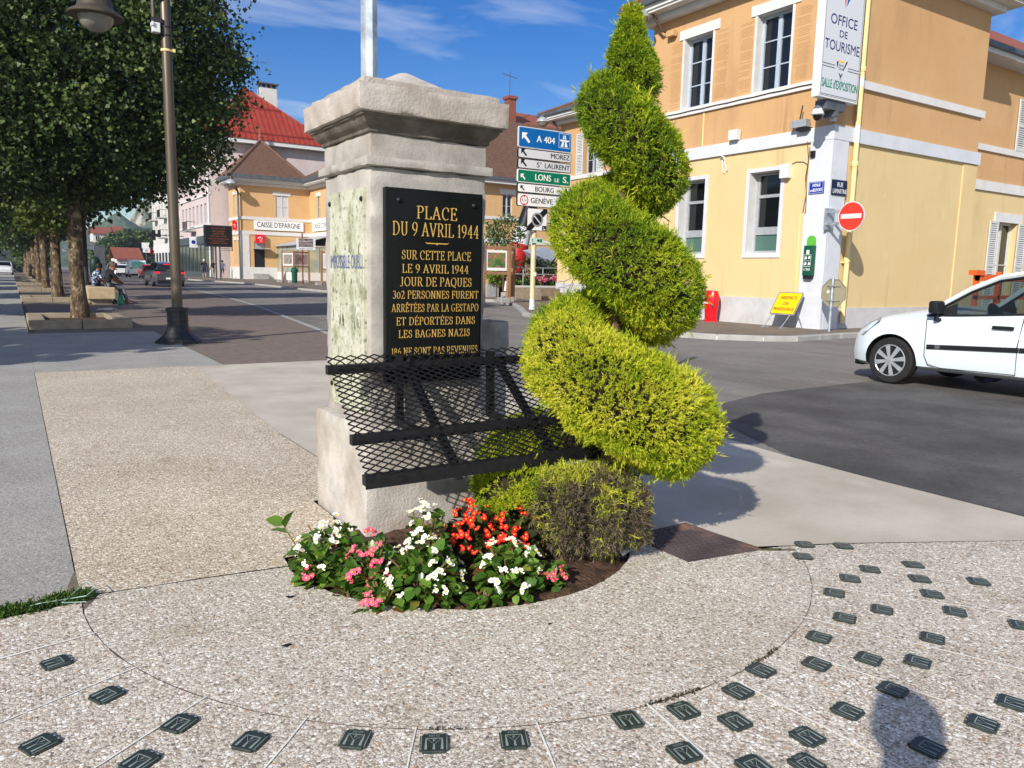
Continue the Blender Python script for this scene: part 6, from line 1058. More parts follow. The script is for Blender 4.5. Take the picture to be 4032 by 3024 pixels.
cs = thing('route_plate', 'small pale green cycle route plate on the cream sign post', 'sign', (14.98, 21.74, 2.35)); P0 = lambda a, b, c=0: Ps(14.735 + a, 2.335 + b, c + .03); m_ = MB(); m_.prism(rrect(P0, .485, .17, .03, 0), (0, .03, 0)); m_.build('plate', M('pale_green_plate', S(186, 214, 200), rough=.4), cs); m_ = MB(); m_.poly([P0(.36, .03, .003), P0(.46, .03, .003), P0(.46, .14, .003), P0(.36, .14, .003)]); m_.poly([P0(.05, .12, .003), P0(.11, .12, .003), P0(.07, .09, .003), P0(.11, .05, .003), P0(.095, .035, .003), P0(.055, .075, .003)]); m_.build('marking', mt['sign_green'], cs)
m_ = disc(MB(), P0(.30, .085, .003), (0, -1, 0), .045, .002, 16); m_.build('disc', mt['sign_black'], cs)
wbox('post_sticker', 'small white and red sticker on the cream sign post', 'sticker', 14.90, 15.02, 21.755, 21.765, 1.22, 1.36, 'white_sign', .002)
# picture stands of brown timber
PH = {}
def photo(name, stops, scale, seed, rough=.25, stretch=(1, 1, 1)):
    m = M(name, *[stops[i] for i in (0, 1, 2)], scale=scale, rough=rough, spec=.5, stretch=stretch, lo=.38, hi=.62)
    for k, c in enumerate(stops[3:]): layer(m, c, scale * (.8 + .5 * k), .58, .64, amt=.9, seed=seed + 3 * k)
    return m
PH['garden'] = photo('garden_photo', [S(70, 100, 56), S(104, 130, 76), S(150, 110, 90), S(196, 120, 60), S(190, 80, 150), S(90, 80, 130)], 3.2, 2); PH['night'] = photo('dusk_photo', [S(52, 52, 46), S(66, 64, 56), S(80, 80, 66), S(118, 110, 66)], 3, 5); PH['bird'] = M('pinkish_photo', S(176, 160, 160), S(188, 170, 170), scale=2, rough=.25); PH['misty'] = M('misty_photo', S(176, 190, 206), S(196, 204, 214), scale=2, rough=.25); PH['rock'] = photo('rocky_photo', [S(120, 112, 104), S(150, 142, 132), S(90, 80, 72)], 2, 3)
def stand(label, posts, y0, panels, ztop, zrail, zb, group=None, wd=.14):
    t = thing('picture_stand', label, 'display stand', (posts[0][0], posts[0][1], PZ), 'timber picture stands on the pavement'); 
    for i, (x, y) in enumerate(posts): m_ = MB(); m_.box(x - wd / 2, x + wd / 2, y - wd / 2, y + wd / 2, PZ, ztop); m_.build('leg', mt['wood'], t)
    for (i, j, ph) in panels:
        a, b = Vector((*posts[i], 0)), Vector((*posts[j], 0)); d = (b - a).normalized(); a2, b2 = a + d * (wd / 2 + .004), b - d * (wd / 2 + .004); n = Vector((d.y, -d.x, 0)); n = n if n.y < 0 else -n
        for z, h_ in ((zrail, .12), (ztop - .14, .13)): m_ = MB(); m_.bar(a2 + Vector((0, 0, z)), b2 + Vector((0, 0, z)), .08, h_); m_.build('rail', mt['wood'], t)
        z0, z1 = zrail + .10, ztop - .24; q0, q1 = a2 + d * .03 + n * .02, b2 - d * .03 + n * .02; m_ = MB(); m_.prism([q0 + Vector((0, 0, z0)), q1 + Vector((0, 0, z0)), q1 + Vector((0, 0, z1)), q0 + Vector((0, 0, z1))], -n * .03); f_ = m_.build('panel', mt['white_sign'], t)
        w0 = .07; m_ = MB(); r0, r1 = q0 + d * w0 + n * .003, q1 - d * w0 + n * .003; m_.quad(r0 + Vector((0, 0, z0 + .12)), r1 + Vector((0, 0, z0 + .12)), r1 + Vector((0, 0, z1 - .1)), r0 + Vector((0, 0, z1 - .1))); m_.build('photograph', PH[ph], f_)
        if ph == 'bird':
            c = (r0 + r1) / 2 + n * .004; m_ = MB(); P_ = lambda u, v: c + d * u + Vector((0, 0, (z0 + z1) / 2 + v)); m_.poly([P_(-.5, .1), P_(-.2, .12), P_(-.25, .38), P_(.02, .15), P_(.3, .38), P_(.22, .05), P_(.12, -.12), P_(.4, -.42), P_(.32, -.44), P_(-.02, -.2), P_(-.3, -.08)]); m_.build('bird_shape', mt['wood'], f_)
        if ph == 'misty':
            c = (r0 + r1) / 2 + n * .004; m_ = MB(); P_ = lambda u, v: c + d * u + Vector((0, 0, (z0 + z1) / 2 + v)); m_.poly([P_(-.02, -.45), P_(.02, -.45), P_(.03, .0), P_(.12, .2), P_(.02, .1), P_(-.08, .25), P_(-.02, .0)]); m_.build('plant_shape', mt['cloth_grey'], f_)
    for (x, y) in posts[:3]:
        m_ = MB(); m_.bbox(x - .5, x - .08, y - .3, y + .12, PZ, PZ + .22, .03); m_.build('concrete_foot', mt['kerb'], t)
stand('timber picture stand with a bright garden photo and a dark one, behind the pillar', [(15.95, 26.85), (17.10, 26.75), (18.05, 27.9)], 0, [(0, 1, 'garden'), (1, 2, 'night')], 2.46, 1.30, .1)
stand('timber picture stand with a rock photo and a bird photo by the bank porch', [(20.25, 68.9), (20.87, 67.6), (22.45, 68.3)], 0, [(0, 1, 'rock'), (1, 2, 'bird')], 2.9, 1.5, .1)
stand('timber picture stand with a pale plant photo, its right part hidden by the pillar', [(19.98, 57.8), (21.3, 57.6)], 0, [(0, 1, 'misty')], 2.75, 1.3, .1)
# leaning striped pipe sculpture, faceted block, beds, steps and rails before the station
pp_ = thing('striped_pipe', 'big leaning red, white and black striped pipe sculpture behind the picture stands', 'sculpture', (24.2, 38, PZ)); 
for (z0, z1, m2) in ((PZ, 2.96, 'sign_red'), (2.96, 3.92, 'grey_sign'), (3.92, 6.2, 'black_paint')):
    f = lambda z: (24.15 + .31 * (z - .1) * .95 + (.0), 38, z); r = lambda z: .80 - .085 * z
    MB().tube([f(z0), f((z0 + z1) / 2), f(z1)], [r(z0), r((z0 + z1) / 2), r(z1)], n=24).build('segment', mt[m2] if m2 != 'sign_red' else M('pipe_red', S(168, 34, 32), S(182, 44, 40), scale=3, rough=.45), pp_, smooth=True)
fg = thing('faceted_block', 'grey faceted cut-gem sculpture balanced on its point above a hedge', 'sculpture', (25, 36, .9)); m_ = MB(); top = (25.0, 35.6, 2.80); ring = [(24.0, 35.1, 2.35), (25.05, 34.8, 2.02), (25.98, 35.3, 2.56), (25.7, 36.6, 2.66), (24.3, 36.6, 2.6)]; bot = (25.05, 35.7, .95)
for k in range(5): m_.add([ring[k], ring[(k + 1) % 5], top], [(0, 1, 2)]); m_.add([ring[(k + 1) % 5], ring[k], bot], [(0, 1, 2)])
m_.build('body', M('grey_facets', S(150, 158, 172), S(164, 172, 184), scale=2, rough=.45, metal=.2), fg)
pw = thing('planter_wall', 'pale retaining wall of the raised flower bed behind the sign post', 'wall', (21.5, 33, PZ)); m_ = MB(); m_.box(21.15, 34, 33.0, 33.3, PZ, .70); m_.build('wall', mt['white_trim'], pw); m_ = MB(); m_.box(21.2, 34, 33.31, 36.8, PZ, .6); m_.build('soil', mt['soil'], pw)
wbox('cable_cabinet', 'grey cabinet beside the steps left of the sign post', 'cabinet', 20.2, 20.9, 33.6, 34.0, PZ, .78, 'alu')
stp_ = thing('stone_steps', 'three broad stone steps climbing behind the cream sign post', 'steps', (22, 30, PZ)); [part(stp_, 'step', 'kerb' if False else M('worn_step', S(120, 106, 88), S(138, 124, 106), scale=3, rough=.9), (20.8 + .25 * k, 30.5, PZ, PZ + .17 * (k + 1), 29.6 + .42 * k, 32.9)) for k in range(3)]
rl = thing('hand_rails', 'grey tubular handrails rising beside the steps, cut off by the conifer', 'railing', (21.9, 30, PZ)); m_ = MB()
for dx_, dy_ in ((0, 0), (1.2, .3)):
    for z0 in (.92, .64): m_.tube([(21.55 + dx_, 29.4 + dy_, z0), (21.62 + dx_, 29.4 + dy_, z0 + .06), (21.9 + dx_, 29.4 + dy_, z0 + .07), (24.4 + dx_, 29.4 + dy_, z0 + .98)], .03, n=6)
    for x in (21.9, 23.2): m_.tube([(x + dx_, 29.4 + dy_, PZ), (x + dx_, 29.4 + dy_, .98 + (x - 21.9) * .36)], .028, n=6)
m_.build('rail', mt['alu'], rl, smooth=True)
rl = thing('guard_rail', 'grey tubular guard rail along the hedge in front of the gem sculpture', 'railing', (22, 33.6, .6)); m_ = MB(); [m_.tube([(21.4, 33.5, z), (25.4, 33.5, z)], .03, n=6) for z in (1.62, 1.28)]; [m_.tube([(x, 33.5, .6), (x, 33.5, 1.63)], .03, n=6) for x in (21.5, 22.3, 23.55, 24.9)]; m_.build('rail', mt['alu'], rl, smooth=True)
wbox('red_hydrant_post', 'red post half hidden behind the spiral conifer', 'post', 19.80, 20.0, 24.9, 25.1, PZ, 1.02, 'red_plastic', .04)
# ---------------- street lamp ----------------
lp = thing('street_lamp', 'bronze street lamp column with a bell lantern, standing in the pavers left of the pillar', 'street lamp', (2.36, 14.2, 0)); c = (2.36, 14.2, 0)
MB().lathe([(.088, .55), (.086, 2.0), (.083, 4.0), (.080, 6.4), (.05, 6.5), (0, 6.6)], c, n=20).build('pole', mt['bronze'], lp, smooth=True)
MB().lathe([(.375, -.005), (.375, .035), (.345, .05), (.33, .07), (.26, .12), (.205, .19), (.175, .28), (.165, .36), (.172, .37), (.172, .405), (.168, .41), (.168, .54), (.188, .545), (.188, .60), (.09, .61)], c, n=8).build('base', mt['lamp_black'], lp)
m_ = MB(); m_.tube([(2.36, 14.2, 5.95), (2.05, 14.2, 6.25), (1.65, 14.2, 6.2), (1.40, 14.2, 5.95), (1.35, 14.2, 5.62)], .03, n=8); m_.build('arm', mt['bronze'], lp, smooth=True)
ln = MB().lathe([(.395, 5.115), (.40, 5.13), (.385, 5.16), (.30, 5.21), (.262, 5.25), (.245, 5.33), (.20, 5.42), (.12, 5.50), (.05, 5.54), (.04, 5.64), (0, 5.64)], (1.35, 14.2, 0), n=28).build('lantern', mt['bronze'], lp, smooth=True)
MB().lathe([(0, 4.89), (.10, 4.905), (.19, 4.96), (.245, 5.04), (.262, 5.112)], (1.35, 14.2, 0), n=24).build('globe', mt['lampglass'], ln, smooth=True)
m_ = MB(); m_.lathe([(.092, 4.765), (.092, 4.80)], c, n=20); m_.box(2.44, 2.48, 14.12, 14.16, 4.76, 4.81); m_.build('clip', mt['cream_paint'], lp)
m_ = MB(); [m_.lathe([(.0895, z), (.0895, z + .02)], c, n=20) for z in (5.0, 5.13)]; m_.build('strap', mt['black_trim'], lp)
m_ = MB(); m_.bbox(2.14, 2.26, 14.08, 14.2, 5.02, 5.17, .01); m_.bbox(2.13, 2.16, 14.05, 14.2, 5.11, 5.17, .004); m_.build('equipment_box', mt['white_plastic'], lp); m_ = MB(); m_.tube([(2.17, 14.15, 5.18), (2.17, 14.15, 5.62)], .032, n=8); m_.build('side_tube', mt['bronze'], lp); m_ = MB(); m_.box(2.14, 2.30, 14.1, 14.2, 5.18, 5.25); m_.box(2.14, 2.30, 14.1, 14.2, 5.55, 5.62); m_.build('clamp', mt['lamp_black'], lp)
for y, lab in ((35.5, 'dark lamp column behind the first tree, beside the seated people'), (60, 'slim dark lamp column far between the trunks of the tree row')):
    t = thing('street_lamp', lab, 'street lamp', (2.55, y, 0), 'lamp columns between the trees'); MB().lathe([(.35, 0), (.3, .1), (.17, .3), (.17, .6), (.09, .62), (.085, 6.5)], (2.55, y, 0), n=10).build('pole', mt['lamp_black'], t)
# ---------------- trees ----------------
mt['leaf'] = leafmat('tree_leaf', [(0, S(32, 46, 22)), (.4, S(58, 78, 38)), (.75, S(92, 112, 58)), (.93, S(128, 142, 78)), (1, S(140, 120, 64))], rough=.5, trans=.22, spec=.3)
def crown(c, rad, ncl, nl, size, rng, clr=.42, pw=2.6, shoots=0):
    n = ncl; d = rng.normal(0, 1, (n, 3)); d /= np.linalg.norm(d, axis=1)[:, None]; s = (np.abs(d) ** pw).sum(1) ** (-1 / pw); rr = 1 - rng.random(n) ** 1.7 * .5
    lump = np.array([1 + .10 * mnoise.noise((q[0] * 2.2 + c[1], q[1] * 2.2, q[2] * 2.2)) + .05 * mnoise.noise((q[0] * 6, q[1] * 6 + c[1], q[2] * 6)) for q in d])
    ctr = np.array(c) + d * (s * rr * lump)[:, None] * np.array(rad); idx = np.repeat(np.arange(n), nl); m = len(idx)
    off = rng.normal(0, clr * .5, (m, 3)) * [1, 1, .8]; P = ctr[idx] + off; D = d[idx] * .5 + rng.normal(0, .8, (m, 3)) + [0, 0, -.25]; D /= np.linalg.norm(D, axis=1)[:, None]
    T = np.clip(rng.normal(.45, .13, n)[idx] + rng.normal(0, .14, m), 0, 1)
    if shoots:                                                # long leafy shoots that break the trimmed outline
        e = rng.normal(0, 1, (shoots, 3)); e /= np.linalg.norm(e, axis=1)[:, None]; se = (np.abs(e) ** pw).sum(1) ** (-1 / pw); b = np.array(c) + e * se[:, None] * np.array(rad) * .97; k = 16; f = np.linspace(0, 1, k)[None, :, None]
        Q = b[:, None] + (e + [0, 0, .7])[:, None] * f * rng.uniform(.35, .95, (shoots, 1, 1)); Q = Q.reshape(-1, 3) + rng.normal(0, .03, (shoots * k, 3)); P = np.r_[P, Q]; De = rng.normal(0, 1, (len(Q), 3)); D = np.r_[D, De / np.linalg.norm(De, axis=1)[:, None]]; T = np.r_[T, np.clip(rng.normal(.4, .12, len(Q)), 0, 1)]; m = len(P)
    sd = np.cross(D, rng.normal(0, 1, (m, 3))); sd /= np.linalg.norm(sd, axis=1)[:, None]; nz = np.cross(sd, D); L = (size * rng.uniform(.6, 1.25, m))[:, None]; w = L * .46
    V = np.stack([P, P + D * L * .35 + sd * w + nz * L * .1, P + D * L, P + D * L * .35 - sd * w + nz * L * .1], 1).reshape(-1, 3); return V, np.arange(len(V)).reshape(-1, 4), np.repeat(T, 4)
def row_tree(x, y, label, rad, zc, cl, nl, size, seed, tr=.21, th=3.4, lean=(0, 0), group='clipped street trees in the row', shoots=0, limbs=True, clr=.42):
    rg = np.random.default_rng(seed); t = thing('plane_tree', label, 'tree', (x, y, 0), group); m_ = MB(); pts = []; rs = []
    for k in range(15):
        f = k / 14; z = -.05 + f * (th + 1.2); pts.append((x + lean[0] * f + .03 * mnoise.noise((f * 5, seed, 0)), y + lean[1] * f + .03 * mnoise.noise((f * 5, seed, 9)), z)); rs.append(tr * (1.28 - .28 * min(1, f * 6)) * (1 - .22 * f) * (1 + .09 * mnoise.noise((f * 9, seed, 4))))
    m_.tube(pts, rs, n=14); tk = m_.build('trunk', mt['bark'], t, smooth=70)
    if limbs:
        m_ = MB(); top = Vector(pts[-3])
        for k in range(7):
            a = 6.28 * k / 7 + rg.uniform(-.3, .3); e = top + Vector((math.cos(a) * rad[0] * .75, math.sin(a) * rad[1] * .75, rg.uniform(.6, rad[2] * 1.2))); mid = top.lerp(e, .5) + Vector((0, 0, .35)); m_.tube([top - Vector((0, 0, .3)), mid, e], [tr * .55, tr * .34, tr * .1], n=7)
        m_.build('limb', mt['bark'], t, smooth=True)
    V, F, T = crown((x + lean[0], y + lean[1], zc), rad, cl, nl, size, rg, shoots=shoots, clr=clr); fastmesh('crown', V, F, mt['leaf'], t, T); return t
row_tree(1.30, 20.7, 'nearest clipped street tree with a mottled trunk, its dense crown filling the upper left', (3.55, 2.6, 3.15), 6.0, 1900, 70, .10, 1, tr=.165, th=3.2, shoots=110)
for k, (x, y, lab) in enumerate(((1.42, 33.0, 'second street tree of the row, with a swollen burr at the foot of its trunk'), (1.40, 44, 'third street tree, its narrow trunk between the second and the mossy fourth'), (1.45, 56, 'fourth street tree of the row with a mossy upper trunk'), (1.5, 68, 'fifth street tree of the row, dark trunk with its lower twigs yellowed'))):
    row_tree(x, y, lab, (3.2, 2.2, 3.0), 6.1, 400, 46, .19, 10 + k, tr=.18, th=3.2)
for k in range(5): row_tree(1.55 + .03 * k, 80 + 12 * k, ('sixth', 'seventh', 'eighth', 'ninth', 'farthest')[k] + ' street tree of the row, a thin trunk seen past the nearer ones', (3.0, 2.6, 2.9), 6.1, 200, 30, .40, 30 + k, tr=.18, th=3.2, limbs=False)
# the parallel row on the left side of the walk, out of the frame, whose crowns shade the path
for k, y in enumerate((10.4, 21.4, 32.4, 43.4, 54.4, 65.4, 76.4)): row_tree(-8.6, y, 'clipped street tree of the parallel row left of the walk, ' + ('nearest', 'second', 'third', 'fourth', 'fifth', 'sixth', 'seventh')[k] + ' from the camera', (2.9, 2.7, 1.9), 5.0, 240, 30, .32, 50 + k, tr=.22, th=3.3, group='street trees of the left row', limbs=False)
t = thing('low_branch', 'yellow green leafy side twigs hanging beside the second trunk', 'branch', (1.0, 31.5, 3)); V, F, T = crown((1.05, 31.6, 3.05), (.75, .6, .62), 60, 26, .15, np.random.default_rng(5), clr=.3); fastmesh('foliage', V, F, leafmat('yellowing_leaf', [(0, S(60, 76, 32)), (.5, S(92, 108, 48)), (1, S(140, 132, 66))], trans=.35), t, T); MB().tube([(1.4, 32.6, 2.6), (1.2, 32, 3.0), (1.0, 31.5, 3.1)], [.04, .03, .01], n=6).build('stem', mt['twig'], t)
# small shrubs, hedges and flowers before the station
def shrub(name, label, cat, c, rad, ncl, nl, size, seed, stops, group=None, stem=True):
    t = thing(name, label, cat, (c[0], c[1], max(0, c[2] - rad[2])), group); V, F, T = crown(c, rad, ncl, nl, size, np.random.default_rng(seed), clr=min(rad) * .35, pw=2.2); fastmesh('foliage', V, F, leafmat(name + '_leaf', stops, trans=.25), t, T)
    if stem: MB().tube([(c[0], c[1], PZ), (c[0], c[1], c[2])], [.04, .02], n=6).build('stem', mt['twig'], t)
    return t
gs = [(0, S(36, 56, 22)), (.5, S(66, 92, 40)), (1, S(112, 134, 62))]
shrub('young_tree', 'small airy young tree above the garden photo beside the pillar', 'tree', (20.9, 33.2, 3.3), (1.0, .8, .85), 60, 26, .12, 3, [(0, S(52, 72, 40)), (.5, S(88, 110, 62)), (1, S(130, 146, 90))]); MB().tube([(20.9, 33.2, PZ), (20.9, 33.2, 3.2)], .05, n=6)
shrub('clipped_hedge', 'low dark green hedge behind the guard rail', 'hedge', (24.0, 35.2, 1.3), (2.9, .8, .75), 300, 30, .09, 4, gs); shrub('flower_bed', 'band of green bedding plants along the pale retaining wall', 'plants', (23.4, 33.75, .85), (2.2, .35, .30), 140, 26, .08, 6, gs, stem=False)
for k, x in enumerate((23.55, 24.45, 24.95)): shrub('pink_geranium', ('pink geranium clump right of the cream sign post', 'pink geranium clump in the middle of the flower bed by the handrail', 'pink geranium clump nearest the handrail')[k], 'flower', (x - .1, 33.42, 1.08), (.28, .2, .16), 22, 20, .07, 40 + k, [(0, S(196, 60, 100)), (.5, S(226, 110, 140)), (1, S(240, 160, 180))], 'pink geraniums in the flower bed')
shrub('potted_plant', 'green potted plant with red flowers under the garden photo', 'plant', (20.75, 33.6, 1.05), (.5, .3, .38), 50, 24, .09, 9, [(0, S(60, 80, 30)), (.6, S(110, 140, 50)), (.85, S(150, 170, 60)), (1, S(170, 50, 40))])
tb = thing('tote_bag', 'white and red tote bag propped on the flower bed wall', 'bag', (18.9, 29.5, .5)); m_ = MB(); m_.X = Matrix.Translation((18.72, 29.2, .72)) @ Matrix.Rotation(R(8), 4, 'Y'); m_.bbox(-.24, .24, -.06, .06, -.24, .22, .03); m_.build('body', mt['white_sign'], tb); m_ = MB(); m_.X = Matrix.Translation((18.72, 29.2, .72)) @ Matrix.Rotation(R(8), 4, 'Y'); m_.box(-.1, .22, -.064, -.061, -.16, .06); m_.build('print', mt['red_sign'], tb); wbox('stool_block', 'grey concrete block under the tote bag', 'block', 18.45, 19.05, 29.1, 29.5, PZ, .46, 'kerb', .03)
# ---------------- tree surrounds, bench, bin ----------------
def surround(y0, label, x0=.24, x1=2.10, d=2.0):
    t = thing('tree_surround', label, 'kerb frame', ((x0 + x1) / 2, y0 + d / 2, 0), 'concrete frames round the street trees'); wz = .17; e = .30; rg_ = random.Random(int(y0 * 10))
    for bx_ in ((x0, (x0 + x1) / 2 - .006, y0, y0 + e), ((x0 + x1) / 2 + .006, x1, y0, y0 + e), (x0, x1 - .25, y0 + d - e, y0 + d), (x0, x0 + e, y0 + e + .004, y0 + d - e - .004), (x1 - e, x1, y0 + e + .004, y0 + d - e - .02)):
        m_ = MB(); m_.bbox(*bx_[:4], -.01, wz + rg_.uniform(-.004, .004), .02); m_.build('concrete_block', mt['planter'], t)
    m_ = MB(); m_.box(x0 + e * .9, x1 - e * .9, y0 + e * .9, y0 + d - e * .9, -.01, .07); m_.build('soil', mt['soil'], t)
for k, (y, w_) in enumerate(((17.95, 'first'), (30.9, 'second'), (42.4, 'third'), (54.6, 'fourth'), (66.8, 'fifth'), (78.8, 'sixth'))): surround(y, 'low concrete frame round the foot of the ' + ('nearest' if k == 0 else w_) + ' street tree', d=3.0 if k == 0 else 2.4)
be = thing('concrete_bench', 'pale washed concrete block bench with two people sitting on it', 'bench', (2.48, 29.6, 0)); m_ = MB(); m_.bbox(2.08, 2.90, 28.85, 31.6, .17, .57, .035); m_.build('seat', mt['bench'], be); m_ = MB(); m_.box(2.2, 2.8, 29.0, 31.4, 0, .168); m_.build('foot', mt['planter'], be)
bn = thing('litter_bin', 'dark green rounded litter bin behind the seated people', 'bin', (3.25, 40, 0)); MB().lathe([(.2, 0), (.2, .9), (.24, .95), (.24, 1.35), (.2, 1.55), (.1, 1.66), (0, 1.68)], (3.25, 40, 0), n=16).build('body', M('bin_green', S(22, 44, 38), rough=.5), bn, smooth=True)
sp2 = thing('direction_signs', 'two small white direction boards on posts seen between the trunks', 'sign post', (4.4, 60, 0)); m_ = MB(); [m_.box(a, b, 59.97, 60, z0, z1) for a, b, z0, z1 in ((4.12, 4.38, 2.62, 2.86), (4.12, 4.38, 2.3, 2.58), (4.56, 4.86, 2.62, 2.86), (4.56, 4.86, 2.3, 2.58), (2.98, 3.24, 2.08, 2.32))]; m_.build('board', mt['white_sign'], sp2); MB().tube([(4.25, 60.05, 0), (4.25, 60.05, 2.9)], .04, n=6).build('post', mt['zinc'], sp2)
bag = thing('green_bag', 'dark green shopping bag on the ground against the bench end', 'bag', (3.0, 28.7, 0)); m_ = MB(); m_.prism([(2.93, 28.55, 0), (3.13, 28.55, 0), (3.07, 28.55, .30), (2.96, 28.55, .31)], (0, .3, 0)); m_.build('body', mt['dgreen'], bag); m_ = MB(); m_.tube([(2.97, 28.7, .3), (2.99, 28.7, .4), (3.03, 28.7, .4), (3.06, 28.7, .29)], .008, n=5); m_.build('handle', mt['dgreen'], bag)
# ---------------- people ----------------
def skinned(joints, bones, sub=1):
    me = bpy.data.meshes.new('b'); names = list(joints); me.from_pydata([joints[n][:3] for n in names], [(names.index(a), names.index(b)) for a, b in bones], []); o = bpy.data.objects.new('b', me); col.objects.link(o); o.modifiers.new('s', 'SKIN')
    for n, d in zip(names, me.skin_vertices[0].data): d.radius = (joints[n][3], joints[n][4] if len(joints[n]) > 4 else joints[n][3])
    me.skin_vertices[0].data[0].use_root = True; su = o.modifiers.new('u', 'SUBSURF'); su.levels = su.render_levels = sub; bpy.context.view_layer.update()
    r = bpy.data.meshes.new_from_object(o.evaluated_get(bpy.context.evaluated_depsgraph_get())); V = [v.co.copy() for v in r.vertices]; F = [tuple(p.vertices) for p in r.polygons]; bpy.data.objects.remove(o); bpy.data.meshes.remove(me); bpy.data.meshes.remove(r); return V, F
BONES = [('pelvis', 'waist'), ('waist', 'chest'), ('chest', 'neck'), ('neck', 'head'), ('head', 'crown')] + [(a + s, b + s) for s in 'LR' for a, b in (('sho', 'elb'), ('elb', 'wri'), ('wri', 'palm'), ('hip', 'knee'), ('knee', 'ank'), ('ank', 'toe'))] + [('chest', 'shoL'), ('chest', 'shoR'), ('pelvis', 'hipL'), ('pelvis', 'hipR')]
def person(label, base, yaw, pose, clothes, scale=1.0, hair='hair_dark', hairs=1.0, extra=None, group=None):
    """pose: joint positions in metres about the feet, facing +y; one continuous skin, coloured by the nearest limb"""
    rad = dict(pelvis=(.125, .10), waist=(.135, .10), chest=(.155, .11), neck=(.055, .055), head=(.078, .09), crown=(.06, .07), sho=(.062, .062), elb=(.042, .042), wri=(.028, .028), palm=(.036, .022), hip=(.088, .09), knee=(.058, .058), ank=(.04, .04), toe=(.036, .03)); J = {}
    for n, p in pose.items(): r = rad[n] if n in rad else rad[n[:-1]]; J[n] = (*[q * scale for q in p], r[0] * scale, r[1] * scale)
    V, F = skinned(J, BONES); mats = []; cm = []
    seg = [(a, b, clothes.get(a + '-' + b) or clothes.get((a[:-1] if a[-1] in 'LR' else a) + '-' + (b[:-1] if b[-1] in 'LR' else b)) or clothes['torso']) for a, b in BONES]
    A = np.array([J[a][:3] for a, b, _ in seg]); B = np.array([J[b][:3] for a, b, _ in seg]); AB = B - A; names = [m for *_, m in seg]; uniq = sorted(set(names))
    m_ = MB(); m_.v = [tuple(v) for v in V]; m_.f = F
    for f in F:
        c = np.mean([V[i] for i in f], 0); t_ = np.clip(((c - A) * AB).sum(1) / (AB ** 2).sum(1), 0, 1); k = int(np.argmin(np.linalg.norm(c - (A + AB * t_[:, None]), axis=1))); m_.m.append(uniq.index(names[k]))
    sk = uniq.index(clothes['skin']) if clothes['skin'] in uniq else 0
    for s in 'LR':                                              # four fingers and a thumb, rooted inside the palm
        w_, p_ = Vector(J['wri' + s][:3]), Vector(J['palm' + s][:3]); d = (p_ - w_).normalized(); sd = d.cross(Vector((0, 1, .3))).normalized(); n_ = d.cross(sd)
        for k in range(4): o = p_ - d * .01 + sd * (.026 - .0175 * k) * scale; ln = (.066, .075, .07, .055)[k] * scale; m_.tube([o, o + d * ln * .55 + n_ * .006, o + d * ln + n_ * .022 * scale], [.0095 * scale, .0085 * scale, .006 * scale], n=6, mi=sk)
        o = w_.lerp(p_, .5) + sd * .028 * scale; m_.tube([o, o + (d * .6 + sd * .7) * .04 * scale, o + (d + sd * .4) * .065 * scale], [.011 * scale, .010 * scale, .007 * scale], n=6, mi=sk)
    hd = Vector(J['head'][:3]); cr = Vector(J['crown'][:3]); up = (cr - hd).normalized(); fwd = Vector(pose.get('_f', (0, 1, 0))); fwd = (fwd - up * fwd.dot(up)).normalized(); side = fwd.cross(up)
    m_.tube([hd + fwd * .085 * scale + up * .03 * scale, hd + fwd * .112 * scale + up * .0 * scale], [.008 * scale, .014 * scale], n=6, mi=sk)
    for q in (-1, 1): m_.tube([hd + side * q * .082 * scale + up * .025 * scale, hd + side * q * .092 * scale - up * .025 * scale], [.02 * scale, .012 * scale], n=6, mi=sk)
    t = thing('person', label, 'person', base, group, rot=yaw); body = m_.build('body', [mt[u] for u in uniq], t, smooth=True, local=True)
    h_ = MB(); h_.X = Matrix.Translation(hd + up * .035 * scale - fwd * .014 * scale) @ Matrix((side, fwd, up)).transposed().to_4x4(); r0 = .098 * scale; prof = [(r0 * 1.0, -.06 * hairs * scale), (r0 * 1.06, -.01), (r0 * 1.02, .04 * scale), (r0 * .78, .085 * scale), (r0 * .4, .108 * scale), (0, .112 * scale)]
    h_.lathe(prof, n=16, sy=1.12); hv = []
    for i, v in enumerate(h_.v): q = mnoise.noise((v[0] * 30, v[1] * 30, v[2] * 30)) * .008 * scale; hv.append((v[0] + q, v[1] + q, v[2] + q))
    h_.v = [tuple(Vector(v) + fwd * (-.02 * scale if (Vector(v) - hd).dot(fwd) > .05 * scale and (Vector(v) - hd).dot(up) < .05 * scale else 0)) for v in hv]; h_.build('hair', mt[hair], t, smooth=True, local=True)
    e_ = MB()
    for q in (-1, 1): e_.lathe([(.009 * scale, 0), (.006 * scale, .004 * scale), (0, .005 * scale)], tuple(hd + fwd * .082 * scale + side * q * .03 * scale + up * .028 * scale), n=8)
    e_.lathe([(.018 * scale, 0), (0, .003)], tuple(hd + fwd * .082 * scale - up * .035 * scale), n=8, sy=.5); e_.build('face_features', mt['hair_dark'], t, local=True)
    if extra: extra(t)
    return t
